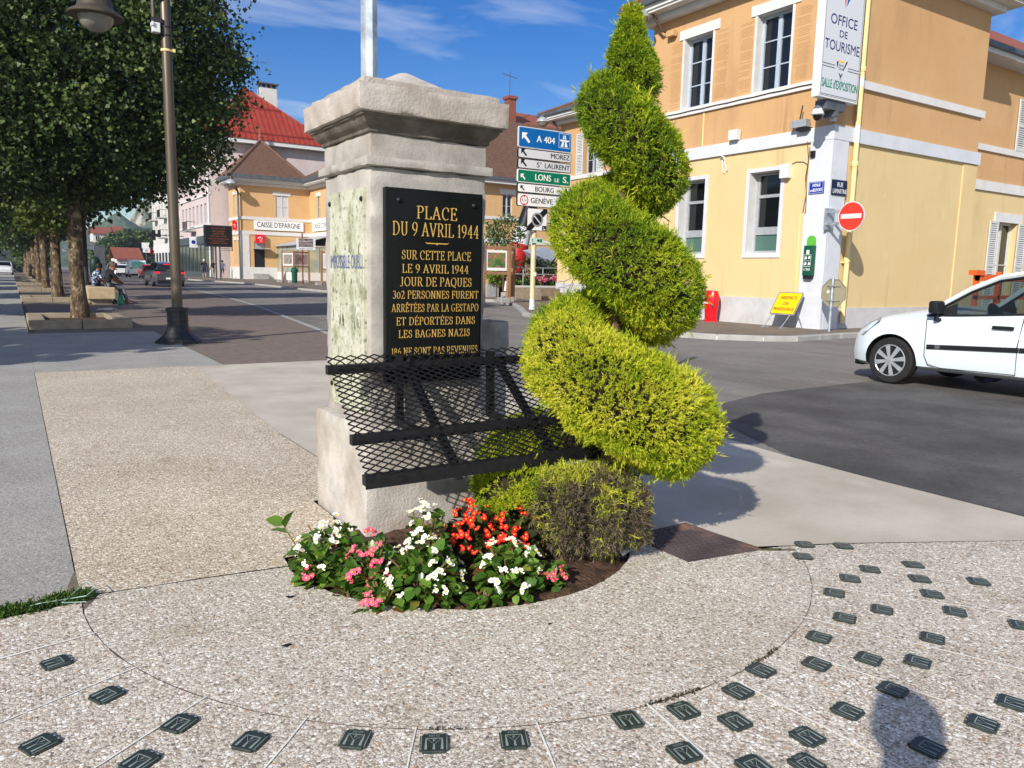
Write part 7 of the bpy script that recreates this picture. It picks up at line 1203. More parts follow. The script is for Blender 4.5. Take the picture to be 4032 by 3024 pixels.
def standing(step=.0, arm=.05, bend=0): return dict(pelvis=(0, 0, .95), waist=(0, 0, 1.10), chest=(0, .01, 1.32), neck=(0, .02, 1.48), head=(0, .04, 1.60), crown=(0, .03, 1.69), shoL=(-.185, 0, 1.40), shoR=(.185, 0, 1.40), elbL=(-.24, -.03 + arm, 1.14), elbR=(.24, -.03 - arm, 1.14), wriL=(-.25, .06 + arm * 2, .90), wriR=(.25, .06 - arm * 2, .90), palmL=(-.25, .08 + arm * 2, .82), palmR=(.25, .08 - arm * 2, .82), hipL=(-.09, 0, .90), hipR=(.09, 0, .90), kneeL=(-.10, .03 + step, .50), kneeR=(.10, .03 - step * .5, .50), ankL=(-.10, step * 1.2, .09), ankR=(.10, -.02 - step * 1.6, .10), toeL=(-.11, .16 + step * 1.2, .03), toeR=(.11, .13 - step * 1.6, .04), _f=(0, 1, 0))
def clean(p): return {k: v for k, v in p.items()}
_person = person
def person(label, base, yaw, pose, *a, **k):
    f = pose.pop('_f', (0, 1, 0)); rdp = dict(pose); 
    class P(dict):
        pass
    q = P(rdp); q.get = lambda n, d=None: f if n == '_f' else dict.get(q, n, d); return _person(label, base, yaw, q, *a, **k)
def backpack(t): m_ = MB(); m_.bbox(-.16, .16, -.28, -.11, 1.02, 1.44, .05); o = m_.build('backpack', mt['cloth_navy'], t, local=True)
person('white haired man with navy backpack and shorts walking by the slate shopfront', (17.4, 87.6, PZ), R(-6), standing(.10), {'torso': 'cloth_black', 'sho-elb': 'cloth_black', 'elb-wri': 'skin', 'wri-palm': 'skin', 'skin': 'skin', 'neck-head': 'skin', 'head-crown': 'skin', 'pelvis-hip': 'cloth_navy', 'hip-knee': 'cloth_navy', 'knee-ank': 'skin', 'ank-toe': 'cloth_grey'}, 1.17, 'hair_grey', extra=backpack, group='people walking by the shops')
person('person walking away in a black top and pale trousers beside the man with the backpack', (18.35, 87.7, PZ), R(8), standing(-.12), {'torso': 'cloth_black', 'sho-elb': 'cloth_black', 'elb-wri': 'skin', 'wri-palm': 'skin', 'skin': 'skin', 'neck-head': 'skin', 'head-crown': 'skin', 'pelvis-hip': 'cloth_beige', 'hip-knee': 'cloth_beige', 'knee-ank': 'cloth_beige', 'ank-toe': 'cloth_black'}, 1.13, 'hair_brown', group='people walking by the shops')
person('person in a blue grey shirt and dark shorts walking behind the message board posts', (19.9, 90.5, PZ), R(-20), standing(.14), {'torso': 'cloth_blue', 'sho-elb': 'cloth_blue', 'elb-wri': 'skin', 'wri-palm': 'skin', 'skin': 'skin', 'neck-head': 'skin', 'head-crown': 'skin', 'pelvis-hip': 'cloth_navy', 'hip-knee': 'cloth_navy', 'knee-ank': 'skin', 'ank-toe': 'white_sign'}, 1.15, 'hair_dark', group='people walking by the shops')
def seated(lean=.0, armx=.30): return dict(pelvis=(0, -.02, .62), waist=(0, -.03, .76), chest=(0, .02 + lean, .99), neck=(0, .08 + lean * 1.4, 1.15), head=(0, .13 + lean * 1.7, 1.27), crown=(0, .13 + lean * 1.7, 1.36), shoL=(-.19, .02 + lean, 1.07), shoR=(.19, .02 + lean, 1.07), elbL=(-.26, .16 + lean, .86), elbR=(.25, .16 + lean, .86), wriL=(-.14, .36, .74), wriR=(.16, .38, .74), palmL=(-.10, .43, .72), palmR=(.13, .45, .72), hipL=(-.09, .02, .60), hipR=(.09, .02, .60), kneeL=(-.13, .42, .57), kneeR=(.13, .43, .57), ankL=(-.13, .46, .10), ankR=(.13, .56, .10), toeL=(-.14, .62, .04), toeR=(.13, .73, .04), _f=(.25, 1, -.15))
person('person in black shirt and grey trousers leaning forward on the bench end', (2.72, 29.15, -.02), R(-78), seated(.06), {'torso': 'cloth_black', 'sho-elb': 'cloth_black', 'elb-wri': 'skin_dark', 'wri-palm': 'skin_dark', 'skin': 'skin_dark', 'neck-head': 'skin_dark', 'head-crown': 'skin_dark', 'pelvis-hip': 'cloth_grey', 'hip-knee': 'cloth_grey', 'knee-ank': 'cloth_grey', 'ank-toe': 'skin_dark'}, 1.0, 'hair_thin', .5, group='people on the bench')
person('dark haired person in a blue and white printed shirt on the bench', (2.42, 30.1, -.02), R(-80), seated(.02), {'torso': 'cloth_print', 'sho-elb': 'cloth_print', 'elb-wri': 'skin_dark', 'wri-palm': 'skin_dark', 'skin': 'skin_dark', 'neck-head': 'skin_dark', 'head-crown': 'skin_dark', 'pelvis-hip': 'cloth_navy', 'hip-knee': 'cloth_navy', 'knee-ank': 'cloth_navy', 'ank-toe': 'cloth_black'}, .98, 'hair_dark', 1.1, group='people on the bench')
person('older man with cropped hair on the bench, mostly behind the one in black', (2.80, 30.5, -.02), R(-82), seated(.05), {'torso': 'cloth_navy', 'sho-elb': 'cloth_navy', 'elb-wri': 'skin_dark', 'wri-palm': 'skin_dark', 'skin': 'skin_dark', 'neck-head': 'skin_dark', 'head-crown': 'skin_dark', 'pelvis-hip': 'cloth_navy', 'hip-knee': 'cloth_navy', 'knee-ank': 'cloth_navy', 'ank-toe': 'cloth_black'}, 1.03, 'hair_thin', .3, group='people on the bench')
# the photographer, seen only by the shadow on the paving
ph = standing(0, .0); ph.update(elbL=(-.23, .02, 1.12), elbR=(.17, .14, 1.32), wriL=(-.16, .16, .98), wriR=(.07, .16, 1.47), palmL=(-.13, .22, .96), palmR=(.055, .18, 1.54))
person('person holding up a phone, seen only as a shadow on the paving', (-.20, -.30, 0), R(-33), ph, {'torso': 'cloth_grey', 'sho-elb': 'cloth_grey', 'elb-wri': 'skin', 'wri-palm': 'skin', 'skin': 'skin', 'neck-head': 'skin', 'head-crown': 'skin', 'pelvis-hip': 'cloth_navy', 'hip-knee': 'cloth_navy', 'knee-ank': 'cloth_navy', 'ank-toe': 'cloth_black'}, .95, 'hair_dark')
# pigeon pecking near the surround
pg = thing('pigeon', 'grey pigeon pecking at the ground beyond the nearest tree surround', 'bird', (2.15, 23.1, 0)); J = dict(body=(2.15, 23.1, .13, .055, .05), rump=(2.02, 23.1, .13, .045, .035), tail=(1.84, 23.1, .13, .03, .01), chest=(2.24, 23.1, .13, .05, .05), neck=(2.31, 23.08, .13, .028, .03), head=(2.36, 23.07, .085, .024, .024), bill=(2.385, 23.065, .055, .006, .006)); V, F = skinned(J, [('body', 'rump'), ('rump', 'tail'), ('body', 'chest'), ('chest', 'neck'), ('neck', 'head'), ('head', 'bill')]); m_ = MB(); m_.v = [tuple(v) for v in V]; m_.f = F; m_.m = [0] * len(F)
[m_.tube([(2.17 + q * .02, 23.1 + q * .03, .09), (2.17 + q * .02, 23.1 + q * .03, 0), (2.20 + q * .02, 23.1 + q * .03, .003)], .006, n=5) for q in (-1, 1)]; m_.build('body', M('pigeon_grey', S(66, 72, 84), S(104, 110, 122), scale=9, rough=.7), pg, smooth=True)
# ---------------- cars ----------------
def glassmat(name, tint, fac):
    m, n, b, l = nodes(name); b.inputs['Base Color'].default_value = tint; b.inputs['Roughness'].default_value = .03; b.inputs['Specular IOR Level'].default_value = .6
    tr = n.nodes.new('ShaderNodeBsdfTransparent'); tr.inputs[0].default_value = (.72, .80, .78, 1); ms = n.nodes.new('ShaderNodeMixShader'); ms.inputs[0].default_value = fac; l(tr.outputs[0], ms.inputs[1]); l(b.outputs[0], ms.inputs[2]); l(ms.outputs[0], n.nodes['Material Output'].inputs['Surface']); return m
mt['carglass'] = glassmat('car_glass', (.012, .016, .016, 1), .42)
def car(name, label, cat, loc, yaw, L_, W_h, shoulder, bottom, green, wheels, wr, paint, glass='carglass', detail=True, rear_lit=True, rims='hubcap', strip=True, group=None, handle=True):
    """local frame: front at y=0 facing +y, rear at y=-L; shoulder: (y, z at the side, extra height in the middle); green: (y, z, half width) along the roof rail"""
    t = thing(name, label, cat, loc, group, rot=yaw); lc = dict(local=True); sy = [s[0] for s in shoulder][::-1]; sz = [s[1] for s in shoulder][::-1]; sc_ = [s[2] for s in shoulder][::-1]; ys = np.unique(np.r_[np.linspace(-L_, 0, 44), -L_ + .03, -L_ + .08, -.03, -.08])[::-1]
    bm = bmesh.new(); rings = []
    for y in ys:
        z1 = float(np.interp(y, sy, sz)); cr = float(np.interp(y, sy, sc_)); z0 = float(np.interp(y, [b[0] for b in bottom][::-1], [b[1] for b in bottom][::-1])); e = min(-y, y + L_); w_ = W_h * (1 - .19 * max(0, 1 - e / .42) ** 2.2) ; h = z1 - z0; tuck = .05 * max(0, 1 - e / .1)
        half = [(w_ * .84, z0), (w_ * .965, z0 + .05), (w_ * .992, z0 + .14), (w_ * 1.0, z0 + h * .42), (w_ * .992, z0 + h * .66), (w_ * .972, z0 + h * .86), (w_ * .945, z1 - .02), (w_ * .90, z1 + .008), (w_ * .72, z1 + cr * .62), (w_ * .40, z1 + cr * .95), (0, z1 + cr)]
        ring = [(x, y, z) for x, z in half] + [(-x, y, z) for x, z in half[-2::-1]]; rings.append([bm.verts.new(p) for p in ring])
    for a, b in zip(rings[:-1], rings[1:]):
        for i in range(len(a)): j = (i + 1) % len(a); bm.faces.new((a[i], a[j], b[j], b[i]))
    bm.faces.new(rings[0]); bm.faces.new(rings[-1][::-1]); bmesh.ops.recalc_face_normals(bm, faces=bm.faces); me = bpy.data.meshes.new('body'); bm.to_mesh(me); bm.free(); o = bpy.data.objects.new('body', me); col.objects.link(o)
    cut = MB()
    for wy in wheels: cut.X = Matrix.Translation((0, wy, wr - .005)) @ Matrix.Rotation(R(90), 4, 'Y'); cut.lathe([(wr * 1.17, -W_h - .2), (wr * 1.17, -W_h + .26)], n=36); cut.lathe([(wr * 1.17, W_h - .26), (wr * 1.17, W_h + .2)], n=36)
    cme = bpy.data.meshes.new('c'); cme.from_pydata(cut.v, [], cut.f); co = bpy.data.objects.new('c', cme); col.objects.link(co); md_ = o.modifiers.new('b', 'BOOLEAN'); md_.operation = 'DIFFERENCE'; md_.object = co; md_.solver = 'EXACT'; bpy.context.view_layer.update(); nm = bpy.data.meshes.new_from_object(o.evaluated_get(bpy.context.evaluated_depsgraph_get())); bpy.data.objects.remove(o); bpy.data.objects.remove(co)
    nm.materials.clear(); nm.materials.append(mt[paint]); nm.materials.append(mt['black_trim']); mi = []
    for p in nm.polygons:
        c = p.center; inw = any(math.hypot(c.y - wy, c.z - wr) < wr * 1.155 + .02 and abs(c.x) < W_h * .97 and (abs(p.normal.x) > .9 or (p.normal.y * (c.y - wy) + p.normal.z * (c.z - wr)) < 0) for wy in wheels); mi.append(1 if inw else 0)
    nm.polygons.foreach_set('material_index', mi); nm.name = 'body'; body = link('body', nm, t, smooth=32, local=True)
    # cabin: roof and pillars in body colour, glass between them
    gp = [Vector((g[2], g[0], g[1])) for g in green]; m_ = MB(); n = len(gp); i0 = 2; i1 = n - 2
    for k in range(i0, i1):                                    # roof skin
        a, b = gp[k], gp[k + 1]; xs = [1, .8, .4, 0, -.4, -.8, -1]; zc = [0, .022, .04, .046, .04, .022, 0]
        for q in range(6): m_.quad((a.x * xs[q], a.y, a.z + zc[q]), (b.x * xs[q], b.y, b.z + zc[q]), (b.x * xs[q + 1], b.y, b.z + zc[q + 1]), (a.x * xs[q + 1], a.y, a.z + zc[q + 1]))
    for s in (1, -1): m_.tube([Vector((p.x * s, p.y, p.z)) for p in gp], [.03] + [.034] * (n - 2) + [.05], n=6)
    m_.build('roof', mt[paint], t, smooth=50, **lc)
    def belt(y): return float(np.interp(y, sy, sz)) - .0
    for s in (1, -1):
        gl = MB()
        for k in range(n - 1): a, b = gp[k], gp[k + 1]; gl.quad((W_h * .90 * s, a.y, belt(a.y)), (W_h * .90 * s, b.y, belt(b.y)), (b.x * s, b.y, b.z), (a.x * s, a.y, a.z))
        gl.build('side_window', mt[glass], t, **lc)
    gl = MB()
    for k in range(0, i0): a, b = gp[k], gp[k + 1]; gl.quad((a.x, a.y, a.z), (-a.x, a.y, a.z), (-b.x, b.y, b.z), (b.x, b.y, b.z))
    gl.build('windscreen', mt[glass], t, **lc); gl = MB()
    for k in range(i1, n - 1): a, b = gp[k], gp[k + 1]; gl.quad((a.x, a.y, a.z), (-a.x, a.y, a.z), (-b.x, b.y, b.z), (b.x, b.y, b.z))
    gl.build('rear_window', mt[glass], t, **lc)
    ym = (gp[0].y + gp[-1].y) / 2 - .05; m_ = MB()
    for s in (1, -1):
        for y in ((ym,) if detail else ()): zt_ = float(np.interp(-y, [-p.y for p in gp], [p.z for p in gp])); xt_ = float(np.interp(-y, [-p.y for p in gp], [p.x for p in gp])); m_.bar((W_h * .905 * s, y, belt(y)), ((xt_ + .012) * s, y, zt_ - .03), .07, .02, up=(s, 0, 0))
        m_.tube([(W_h * .912 * s, y, belt(y) + .006) for y in np.linspace(gp[0].y + .08, gp[-1].y, 14)], .014, n=4)
        if detail: m_.tube([Vector(((p.x + .022) * s, p.y, p.z - .045)) for p in gp[:-1]], .016, n=4)
    m_.build('window_trim', mt['black_trim'], t, **lc)
    for wy in wheels:
        for s in (1, -1):
            wh = MB(); wh.X = Matrix.Translation(((W_h - .105) * s, wy, wr)) @ Matrix.Rotation(R(90) * s, 4, 'Y'); wh.lathe([(wr * .62, -.09), (wr * .9, -.095), (wr * .985, -.07), (wr, -.03), (wr, .04), (wr * .985, .075), (wr * .92, .092), (wr * .70, .088), (wr * .66, .07)], n=32); ty = wh.build('wheel', mt['rubber'], t, smooth=True, **lc); rm = MB(); rm.X = wh.X; rm.lathe([(wr * .69, .082), (wr * .67, .094), (wr * .63, .088), (wr * .60, .04), (0, .035)], n=32, mi=1); rm.lathe([(wr * .70, .084), (wr * .67, .096), (wr * .635, .088)], n=32, caps=False); rm.lathe([(wr * .15, .06), (wr * .14, .098), (0, .102)], n=14)
            for k in range(8):
                a = 2 * math.pi * k / 8 + .2; u = Vector((math.cos(a), math.sin(a), 0)); v = Vector((-u.y, u.x, 0)); p0, p1 = u * wr * .10 + Vector((0, 0, .09)), u * wr * .655 + Vector((0, 0, .088)); rm.prism([p0 - v * wr * .055, p1 - v * wr * .10, p1 + v * wr * .10, p0 + v * wr * .055], (0, 0, .008))
            rm.build('hubcap', [mt[rims], mt['black_trim']], ty, **lc)
    zf = float(np.interp(-.2, sy, sz)); zr = float(np.interp(-L_ + .1, sy, sz))
    for s in (1, -1):
        m_ = MB(); h1, h2 = float(np.interp(-.08, sy, sz)), float(np.interp(-.42, sy, sz)); ww = lambda y: W_h * (1 - .19 * max(0, 1 - min(-y, y + L_) / .42) ** 2.2)
        m_.add([(ww(-.06) * .93 * s, -.055, h1 - .05), (ww(-.2) * .992 * s, -.2, h1 - .055), (ww(-.43) * .985 * s, -.44, h2 - .035), (ww(-.4) * .90 * s, -.42, h2 + .018), (ww(-.2) * .86 * s, -.16, h1 + .065), (ww(-.05) * .80 * s, -.03, h1 + .012)], [(0, 1, 2, 3, 4, 5)]); [setattr(m_, 'v', [(x * 1.012, y + .008, z + .004) for x, y, z in m_.v])]; m_.build('headlight', mt['headlamp'], t, **lc)
        m_ = MB(); m_.bbox(min(W_h * .62 * s, W_h * .92 * s), max(W_h * .62 * s, W_h * .92 * s), -L_ - .012, -L_ + .12, zr - .17, zr - .06, .02); m_.build('tail_light', mt['tail' if rear_lit else 'tail_off'], t, **lc)
    m_ = MB(); m_.box(-.26, .26, -L_ - .012, -L_ + .02, .48, .59); m_.build('number_plate', mt['white_sign'], t, **lc); m_ = MB(); m_.bbox(-W_h * .82, W_h * .82, -L_ - .02, -L_ + .1, .2, .42, .03); m_.build('bumper', mt['black_trim'], t, **lc); m_ = MB(); m_.bbox(-W_h * .76, W_h * .76, -.12, .006, bottom[0][1] - .03, bottom[0][1] + .06, .02); m_.build('bumper', mt['black_trim'], t, **lc)
    if rear_lit and detail is not None: m_ = MB(); m_.box(-.35, .35, green[-2][0] - .03, green[-2][0] + .0, green[-2][1] - .0, green[-2][1] + .04); m_.build('brake_light', mt['tail'], t, **lc)
    if detail:
        for s in (1, -1):
            m_ = MB(); mx_ = W_h * .90; m_.bbox(min((mx_ + .03) * s, (mx_ + .20) * s), max((mx_ + .03) * s, (mx_ + .20) * s), gp[0].y - .12, gp[0].y - .0, belt(gp[0].y) + .04, belt(gp[0].y) + .19, .03); m_.prism([(mx_ * s, gp[0].y + .12, belt(gp[0].y) - .0), (mx_ * s, gp[0].y - .25, belt(gp[0].y)), (mx_ * .93 * s, gp[0].y - .22, belt(gp[0].y) + .17)], (.012 * s, 0, 0)); m_.tube([(mx_ * s, gp[0].y - .08, belt(gp[0].y) - .05), ((mx_ + .1) * s, gp[0].y - .06, belt(gp[0].y) - .03), ((mx_ + .1) * s, gp[0].y - .06, belt(gp[0].y) + .06)], .03, n=6); m_.build('mirror', mt['black_trim'], t, smooth=30, **lc)
            x_ = lambda k=1.0: W_h * k * s
            if strip: m_ = MB(); m_.prism([(x_(), -1.07, .49), (x_(), -2.1, .54), (x_(), -2.1, .595), (x_(), -1.07, .545)], (.014 * s, 0, 0)); m_.prism([(x_(), -2.11, .54), (x_(), -2.62, .565), (x_(), -2.62, .61), (x_(), -2.11, .595)], (.014 * s, 0, 0)); m_.build('rubbing_strip', mt['black_trim'], t, **lc); m_ = MB(); m_.box(min(x_(1.018), x_(1.0225)), max(x_(1.018), x_(1.0225)), -1.235, -1.175, .502, .548); m_.build('badge', mt['zinc'], t, **lc)
            m_ = MB(); dl = [(-1.03, belt(-1.03) - .03), (-1.04, .62), (-1.045, .40), (-1.10, .30), (-1.25, .27), (-2.09, .285), (-2.08, .60), (-2.11, belt(-2.11) - .02)]; m_.tube([(x_(float(np.interp(z, [.2, .3, .52, .75, .9, 1.0], [.985, 1.0, 1.002, .995, .972, .945]))), y, z) for y, z in dl], .0055, n=4); m_.build('door_gap', mt['black_trim'], t, **lc)
            if handle: m_ = MB(); m_.bbox(min(x_(.985), x_(1.022)), max(x_(.985), x_(1.022)), -2.03, -1.80, .785, .825, .012); m_.build('door_handle', mt['black_trim'], t, **lc)
    return t
hatch_sh = [(0, .56, .0), (-.03, .62, .01), (-.10, .66, .03), (-.24, .745, .05), (-.42, .83, .06), (-.75, .868, .095), (-1.0, .885, .125), (-1.12, .89, .13), (-1.3, .897, .06), (-1.7, .925, .0), (-2.1, .955, 0), (-3.0, 1.0, 0), (-3.55, 1.0, 0), (-3.75, .86, 0)]
wc_ = car('hatchback', 'white hatchback with black mirror and rubbing strip, cut off by the right edge', 'car', (10.23, 6.21, 0), 0, 3.75, .83, hatch_sh, [(0, .21), (-.3, .20), (-1.0, .215), (-3.75, .22)], [(-1.10, .995, .735), (-1.45, 1.235, .645), (-1.74, 1.375, .60), (-2.05, 1.43, .59), (-2.6, 1.44, .585), (-3.1, 1.40, .57), (-3.4, 1.28, .57), (-3.66, 1.0, .64)], (-.60, -3.02), .297, 'white_car', rear_lit=False)
m_ = MB(); m_.bbox(-.7, .7, -1.5, -1.05, .6, .93, .06); m_.build('dashboard', mt['black_trim'], wc_, local=True); m_ = MB(); [m_.bbox(x - .22, x + .22, -2.45, -2.3, .5, 1.15, .06) for x in (-.36, .36)]; [m_.bbox(x - .12, x + .12, -2.48, -2.36, 1.16, 1.30, .04) for x in (-.36, .36)]; m_.build('seat', mt['black_trim'], wc_, local=True)
m_ = MB(); m_.X = Matrix.Translation((-.36, -1.62, .90)) @ Matrix.Rotation(R(65), 4, 'X'); m_.lathe([(.17, -.012), (.185, 0), (.17, .012)], n=24); m_.build('steering_wheel', mt['black_trim'], wc_, smooth=True, local=True)
m_ = MB(); m_.lathe([(.011, .86), (.006, 1.0), (0, 1.02)], (-.80, -.36, 0), n=6) if False else None
dv = seated(-.12); dv.update(wriL=(-.12, .46, .98), wriR=(.12, .46, .98), palmL=(-.11, .53, 1.0), palmR=(.11, .53, 1.0), elbL=(-.27, .2, .9), elbR=(.27, .2, .9), ankL=(-.13, .72, .36), ankR=(.13, .74, .36), toeL=(-.13, .86, .42), toeR=(.13, .88, .42))
person('driver with dark cropped hair inside the white hatchback', (9.87, 3.93, -.20), R(0), dv, {'torso': 'cloth_beige', 'sho-elb': 'cloth_beige', 'elb-wri': 'skin', 'wri-palm': 'skin', 'skin': 'skin', 'neck-head': 'skin', 'head-crown': 'skin', 'pelvis-hip': 'cloth_navy', 'hip-knee': 'cloth_navy', 'knee-ank': 'cloth_navy', 'ank-toe': 'cloth_black'}, .92, 'hair_dark', .8)
suv_sh = [(0, .62, 0), (-.04, .72, .02), (-.2, .84, .05), (-.5, .93, .07), (-1.2, .98, .08), (-1.5, .99, .04), (-2.2, 1.0, 0), (-3.6, 1.03, 0), (-4.2, 1.04, 0), (-4.38, .96, 0)]
suv_gr = [(-1.25, 1.06, .76), (-1.65, 1.34, .70), (-2.0, 1.50, .64), (-2.5, 1.55, .62), (-3.2, 1.54, .61), (-3.8, 1.48, .60), (-4.15, 1.40, .62), (-4.36, 1.06, .78)]
car('suv', 'dark grey crossover driving away with its brake lights on, partly behind the lamp post', 'car', (8.40, 57.6, 0), R(1.5), 4.38, .96, suv_sh, [(0, .24), (-4.38, .26)], suv_gr, (-.82, -3.45), .34, 'suv', strip=False, handle=False, glass='glass', rims='zinc')
van_sh = [(0, .6, 0), (-.05, .8, .02), (-.3, .95, .06), (-.9, 1.08, .1), (-1.1, 1.1, 0), (-4.3, 1.12, 0), (-4.4, 1.0, 0)]; van_gr = [(-.95, 1.16, .80), (-1.35, 1.6, .76), (-1.7, 1.84, .74), (-2.4, 1.9, .74), (-3.4, 1.9, .74), (-4.2, 1.86, .74), (-4.34, 1.7, .76), (-4.4, 1.1, .82)]
mt['van_white'] = M('white_van_paint', S(222, 226, 226), rough=.3, coat=.3); vn = car('delivery_van', 'white van with pale green rear panel farther down the street', 'van', (11.95, 99.5, 0), 0, 4.4, .9, van_sh, [(0, .3), (-4.4, .3)], van_gr, (-.8, -3.5), .32, 'van_white', glass='van_white', detail=None, rear_lit=False); m_ = MB(); m_.box(-.62, .8, -4.44, -4.41, 1.12, 1.72); m_.build('rear_panel', M('pale_green_panel', S(120, 200, 178), rough=.4), vn, local=True)
mt['silver'] = M('silver_car_paint', S(206, 210, 212), rough=.3, coat=.3); mt['red_car'] = M('red_car_paint', S(178, 22, 30), rough=.25, coat=.4)
car('parked_car', 'small white car parked in front of the van far down the street', 'car', (11.2, 107, 0), 0, 3.75, .83, hatch_sh, [(0, .2), (-3.75, .22)], [(-1.1, .995, .735), (-1.45, 1.235, .645), (-1.74, 1.375, .6), (-2.05, 1.43, .59), (-2.6, 1.44, .585), (-3.1, 1.40, .57), (-3.4, 1.28, .57), (-3.66, 1.0, .64)], (-.6, -3.02), .3, 'silver', glass='glass', detail=None, rear_lit=False, group='cars down the street')
car('parked_car', 'dark small car beyond the white ones far down the street', 'car', (11.0, 113, 0), 0, 3.75, .83, hatch_sh, [(0, .2), (-3.75, .22)], [(-1.1, .995, .735), (-1.45, 1.235, .645), (-1.74, 1.375, .6), (-2.05, 1.43, .59), (-2.6, 1.44, .585), (-3.1, 1.40, .57), (-3.4, 1.28, .57), (-3.66, 1.0, .64)], (-.6, -3.02), .3, 'suv', glass='glass', detail=None, rear_lit=False, group='cars down the street')
car('parked_car', 'red car just showing past the left side of the dark crossover', 'car', (12.3, 92, 0), 0, 3.75, .83, hatch_sh, [(0, .2), (-3.75, .22)], [(-1.1, .995, .735), (-1.45, 1.235, .645), (-1.74, 1.375, .6), (-2.05, 1.43, .59), (-2.6, 1.44, .585), (-3.1, 1.40, .57), (-3.4, 1.28, .57), (-3.66, 1.0, .64)], (-.6, -3.02), .3, 'red_car', glass='glass', detail=None, rear_lit=False, group='cars down the street')
car('parked_car', 'white car facing the camera at the far left end of the walk', 'car', (-.55, 103, 0), R(180), 3.75, .83, hatch_sh, [(0, .2), (-3.75, .22)], [(-1.1, .995, .735), (-1.45, 1.235, .645), (-1.74, 1.375, .6), (-2.05, 1.43, .59), (-2.6, 1.44, .585), (-3.1, 1.40, .57), (-3.4, 1.28, .57), (-3.66, 1.0, .64)], (-.6, -3.02), .3, 'silver', glass='glass', detail=None, rear_lit=False, group='cars down the street')
# orange site barrier behind the hatchback
ob = thing('orange_barrier', 'orange site barrier behind the roof line of the white hatchback', 'barrier', (20.6, 9.9, 0)); m_ = MB(); m_.box(20.1, 20.22, 9.9, 10.0, 0, 1.55); m_.box(21.2, 21.3, 9.9, 10.0, 0, 1.6); m_.box(20.1, 23, 9.9, 9.96, 1.36, 1.52); m_.box(20.1, 23, 9.9, 9.96, .9, 1.0); m_.box(19.95, 20.35, 9.85, 10.05, 1.5, 1.62); m_.build('frame', M('orange_paint', S(222, 96, 34), S(206, 82, 28), scale=4, rough=.5), ob)
# ---------------- message board, tourist finger signs, street signs ----------------
lb = thing('message_board', 'black electronic message board on two posts with amber text before the pink building', 'display', (17.3, 80, PZ)); m_ = MB(); m_.bbox(15.96, 18.62, 79.9, 80.2, 3.28, 5.36, .04); m_.build('cabinet', mt['lamp_black'], lb); m_ = MB(); m_.box(16.08, 18.5, 79.892, 79.899, 3.4, 5.24); sc2 = m_.build('screen', M('dark_screen', S(26, 26, 26), rough=.4), lb)
m_ = MB(); [text(m_, s_, (17.3, 79.885, z), ex, ez, .105, width=w_, align='C') for s_, z, w_ in (('TRAIL DE CYCLISTES', 5.0, 1.3), ('SAMEDI 16 SEPTEMBRE', 4.72, 1.2), ('PLACE DU 9 AVRIL', 4.5, 1.1), ('Stationnement interdit', 4.28, 1.5), ('Concours et programmation culturelle', 4.02, 1.9), ('place de la mairie', 3.8, 1.2), ('renseignements en mairie', 3.6, 1.6))]; m_.build('lettering', M('amber_leds', S(150, 84, 40), rough=.5, emit=(S(200, 96, 40), .12)), sc2)
m_ = MB(); [m_.box(x, x + .14, 79.98, 80.12, PZ, 3.3) for x in (16.95, 17.35)]; m_.build('post', mt['slate'], lb); m_ = MB(); [m_.box(a, b, 79.98, 80.04, z, z + .05) for z in (2.95, 3.12) for a, b in ((15.98, 16.9), (17.55, 18.6))]; m_.box(18.55, 18.62, 79.95, 80.05, 2.9, 3.3); m_.build('bracket', mt['slate'], lb)
fs = thing('finger_signs', 'brown and white tourist direction plates on a thin brown post by the porch', 'sign post', (20.2, 63, PZ)); MB().tube([(20.19, 63.02, PZ), (20.19, 63.02, 4.2)], .055, n=8).build('post', M('brown_post', S(104, 52, 44), rough=.5), fs)
for k, (bgm, tm, wds) in enumerate((('brown', 'txt_white', ('Jura Hotels', 'Le Panorama')), ('brown', 'txt_white', ('Les Gourmands Divers',)), ('brown', 'txt_white', ('St Hubert', 'Le Loft')), ('white_sign', 'txt_dark', ('omelet', 'Supermarché')))):
    z = 3.58 - .23 * k; mt.setdefault('brown', M('brown_plate', S(84, 40, 44), rough=.5)); m_ = MB(); m_.box(19.68, 21.26, 62.93, 62.96, z - .015, z + .195); p_ = m_.build('plate', mt['white_sign'], fs); m_ = MB(); m_.box(19.86, 21.06, 62.925, 62.9295, z, z + .18); f_ = m_.build('field', mt[bgm], p_); m_ = MB()
    for q, w_ in enumerate(wds): text(m_, w_, (19.92 + q * .62, 62.92, z + .04), ex, ez, .10, width=1.05 if len(wds) == 1 else .48)
    m_.build('lettering', mt[tm], f_)
gb = thing('litter_bin', 'dark green litter bin beside the brown finger signs', 'bin', (20.0, 66, PZ)); MB().lathe([(.2, 0), (.22, .1), (.24, .9), (.3, .95), (.28, 1.2), (.15, 1.32), (0, 1.35)], (20.42, 66, PZ), n=14).build('body', mt['dgreen'], gb, smooth=True)
sg = thing('street_sign', 'white arrow and thirty limit board at the far street corner', 'traffic sign', (13.5, 100, 0)); m_ = MB(); m_.prism([(13.05, 100, 3.3), (13.9, 100, 3.3), (13.75, 100, 3.6), (13.9, 100, 3.98), (13.05, 100, 3.98)], (0, .05, 0)); m_.prism([(13.15, 100, 2.84), (13.9, 100, 2.84), (13.9, 100, 3.28), (13.15, 100, 3.28)], (0, .05, 0)); m_.build('board', mt['white_sign'], sg); m_ = MB(); text(m_, '30', (13.52, 99.99, 2.95), ex, ez, .24, align='C'); m_.build('lettering', mt['txt_dark'], sg); MB().tube([(13.5, 100.08, 0), (13.5, 100.08, 3.9)], .05, n=6).build('post', mt['zinc'], sg)
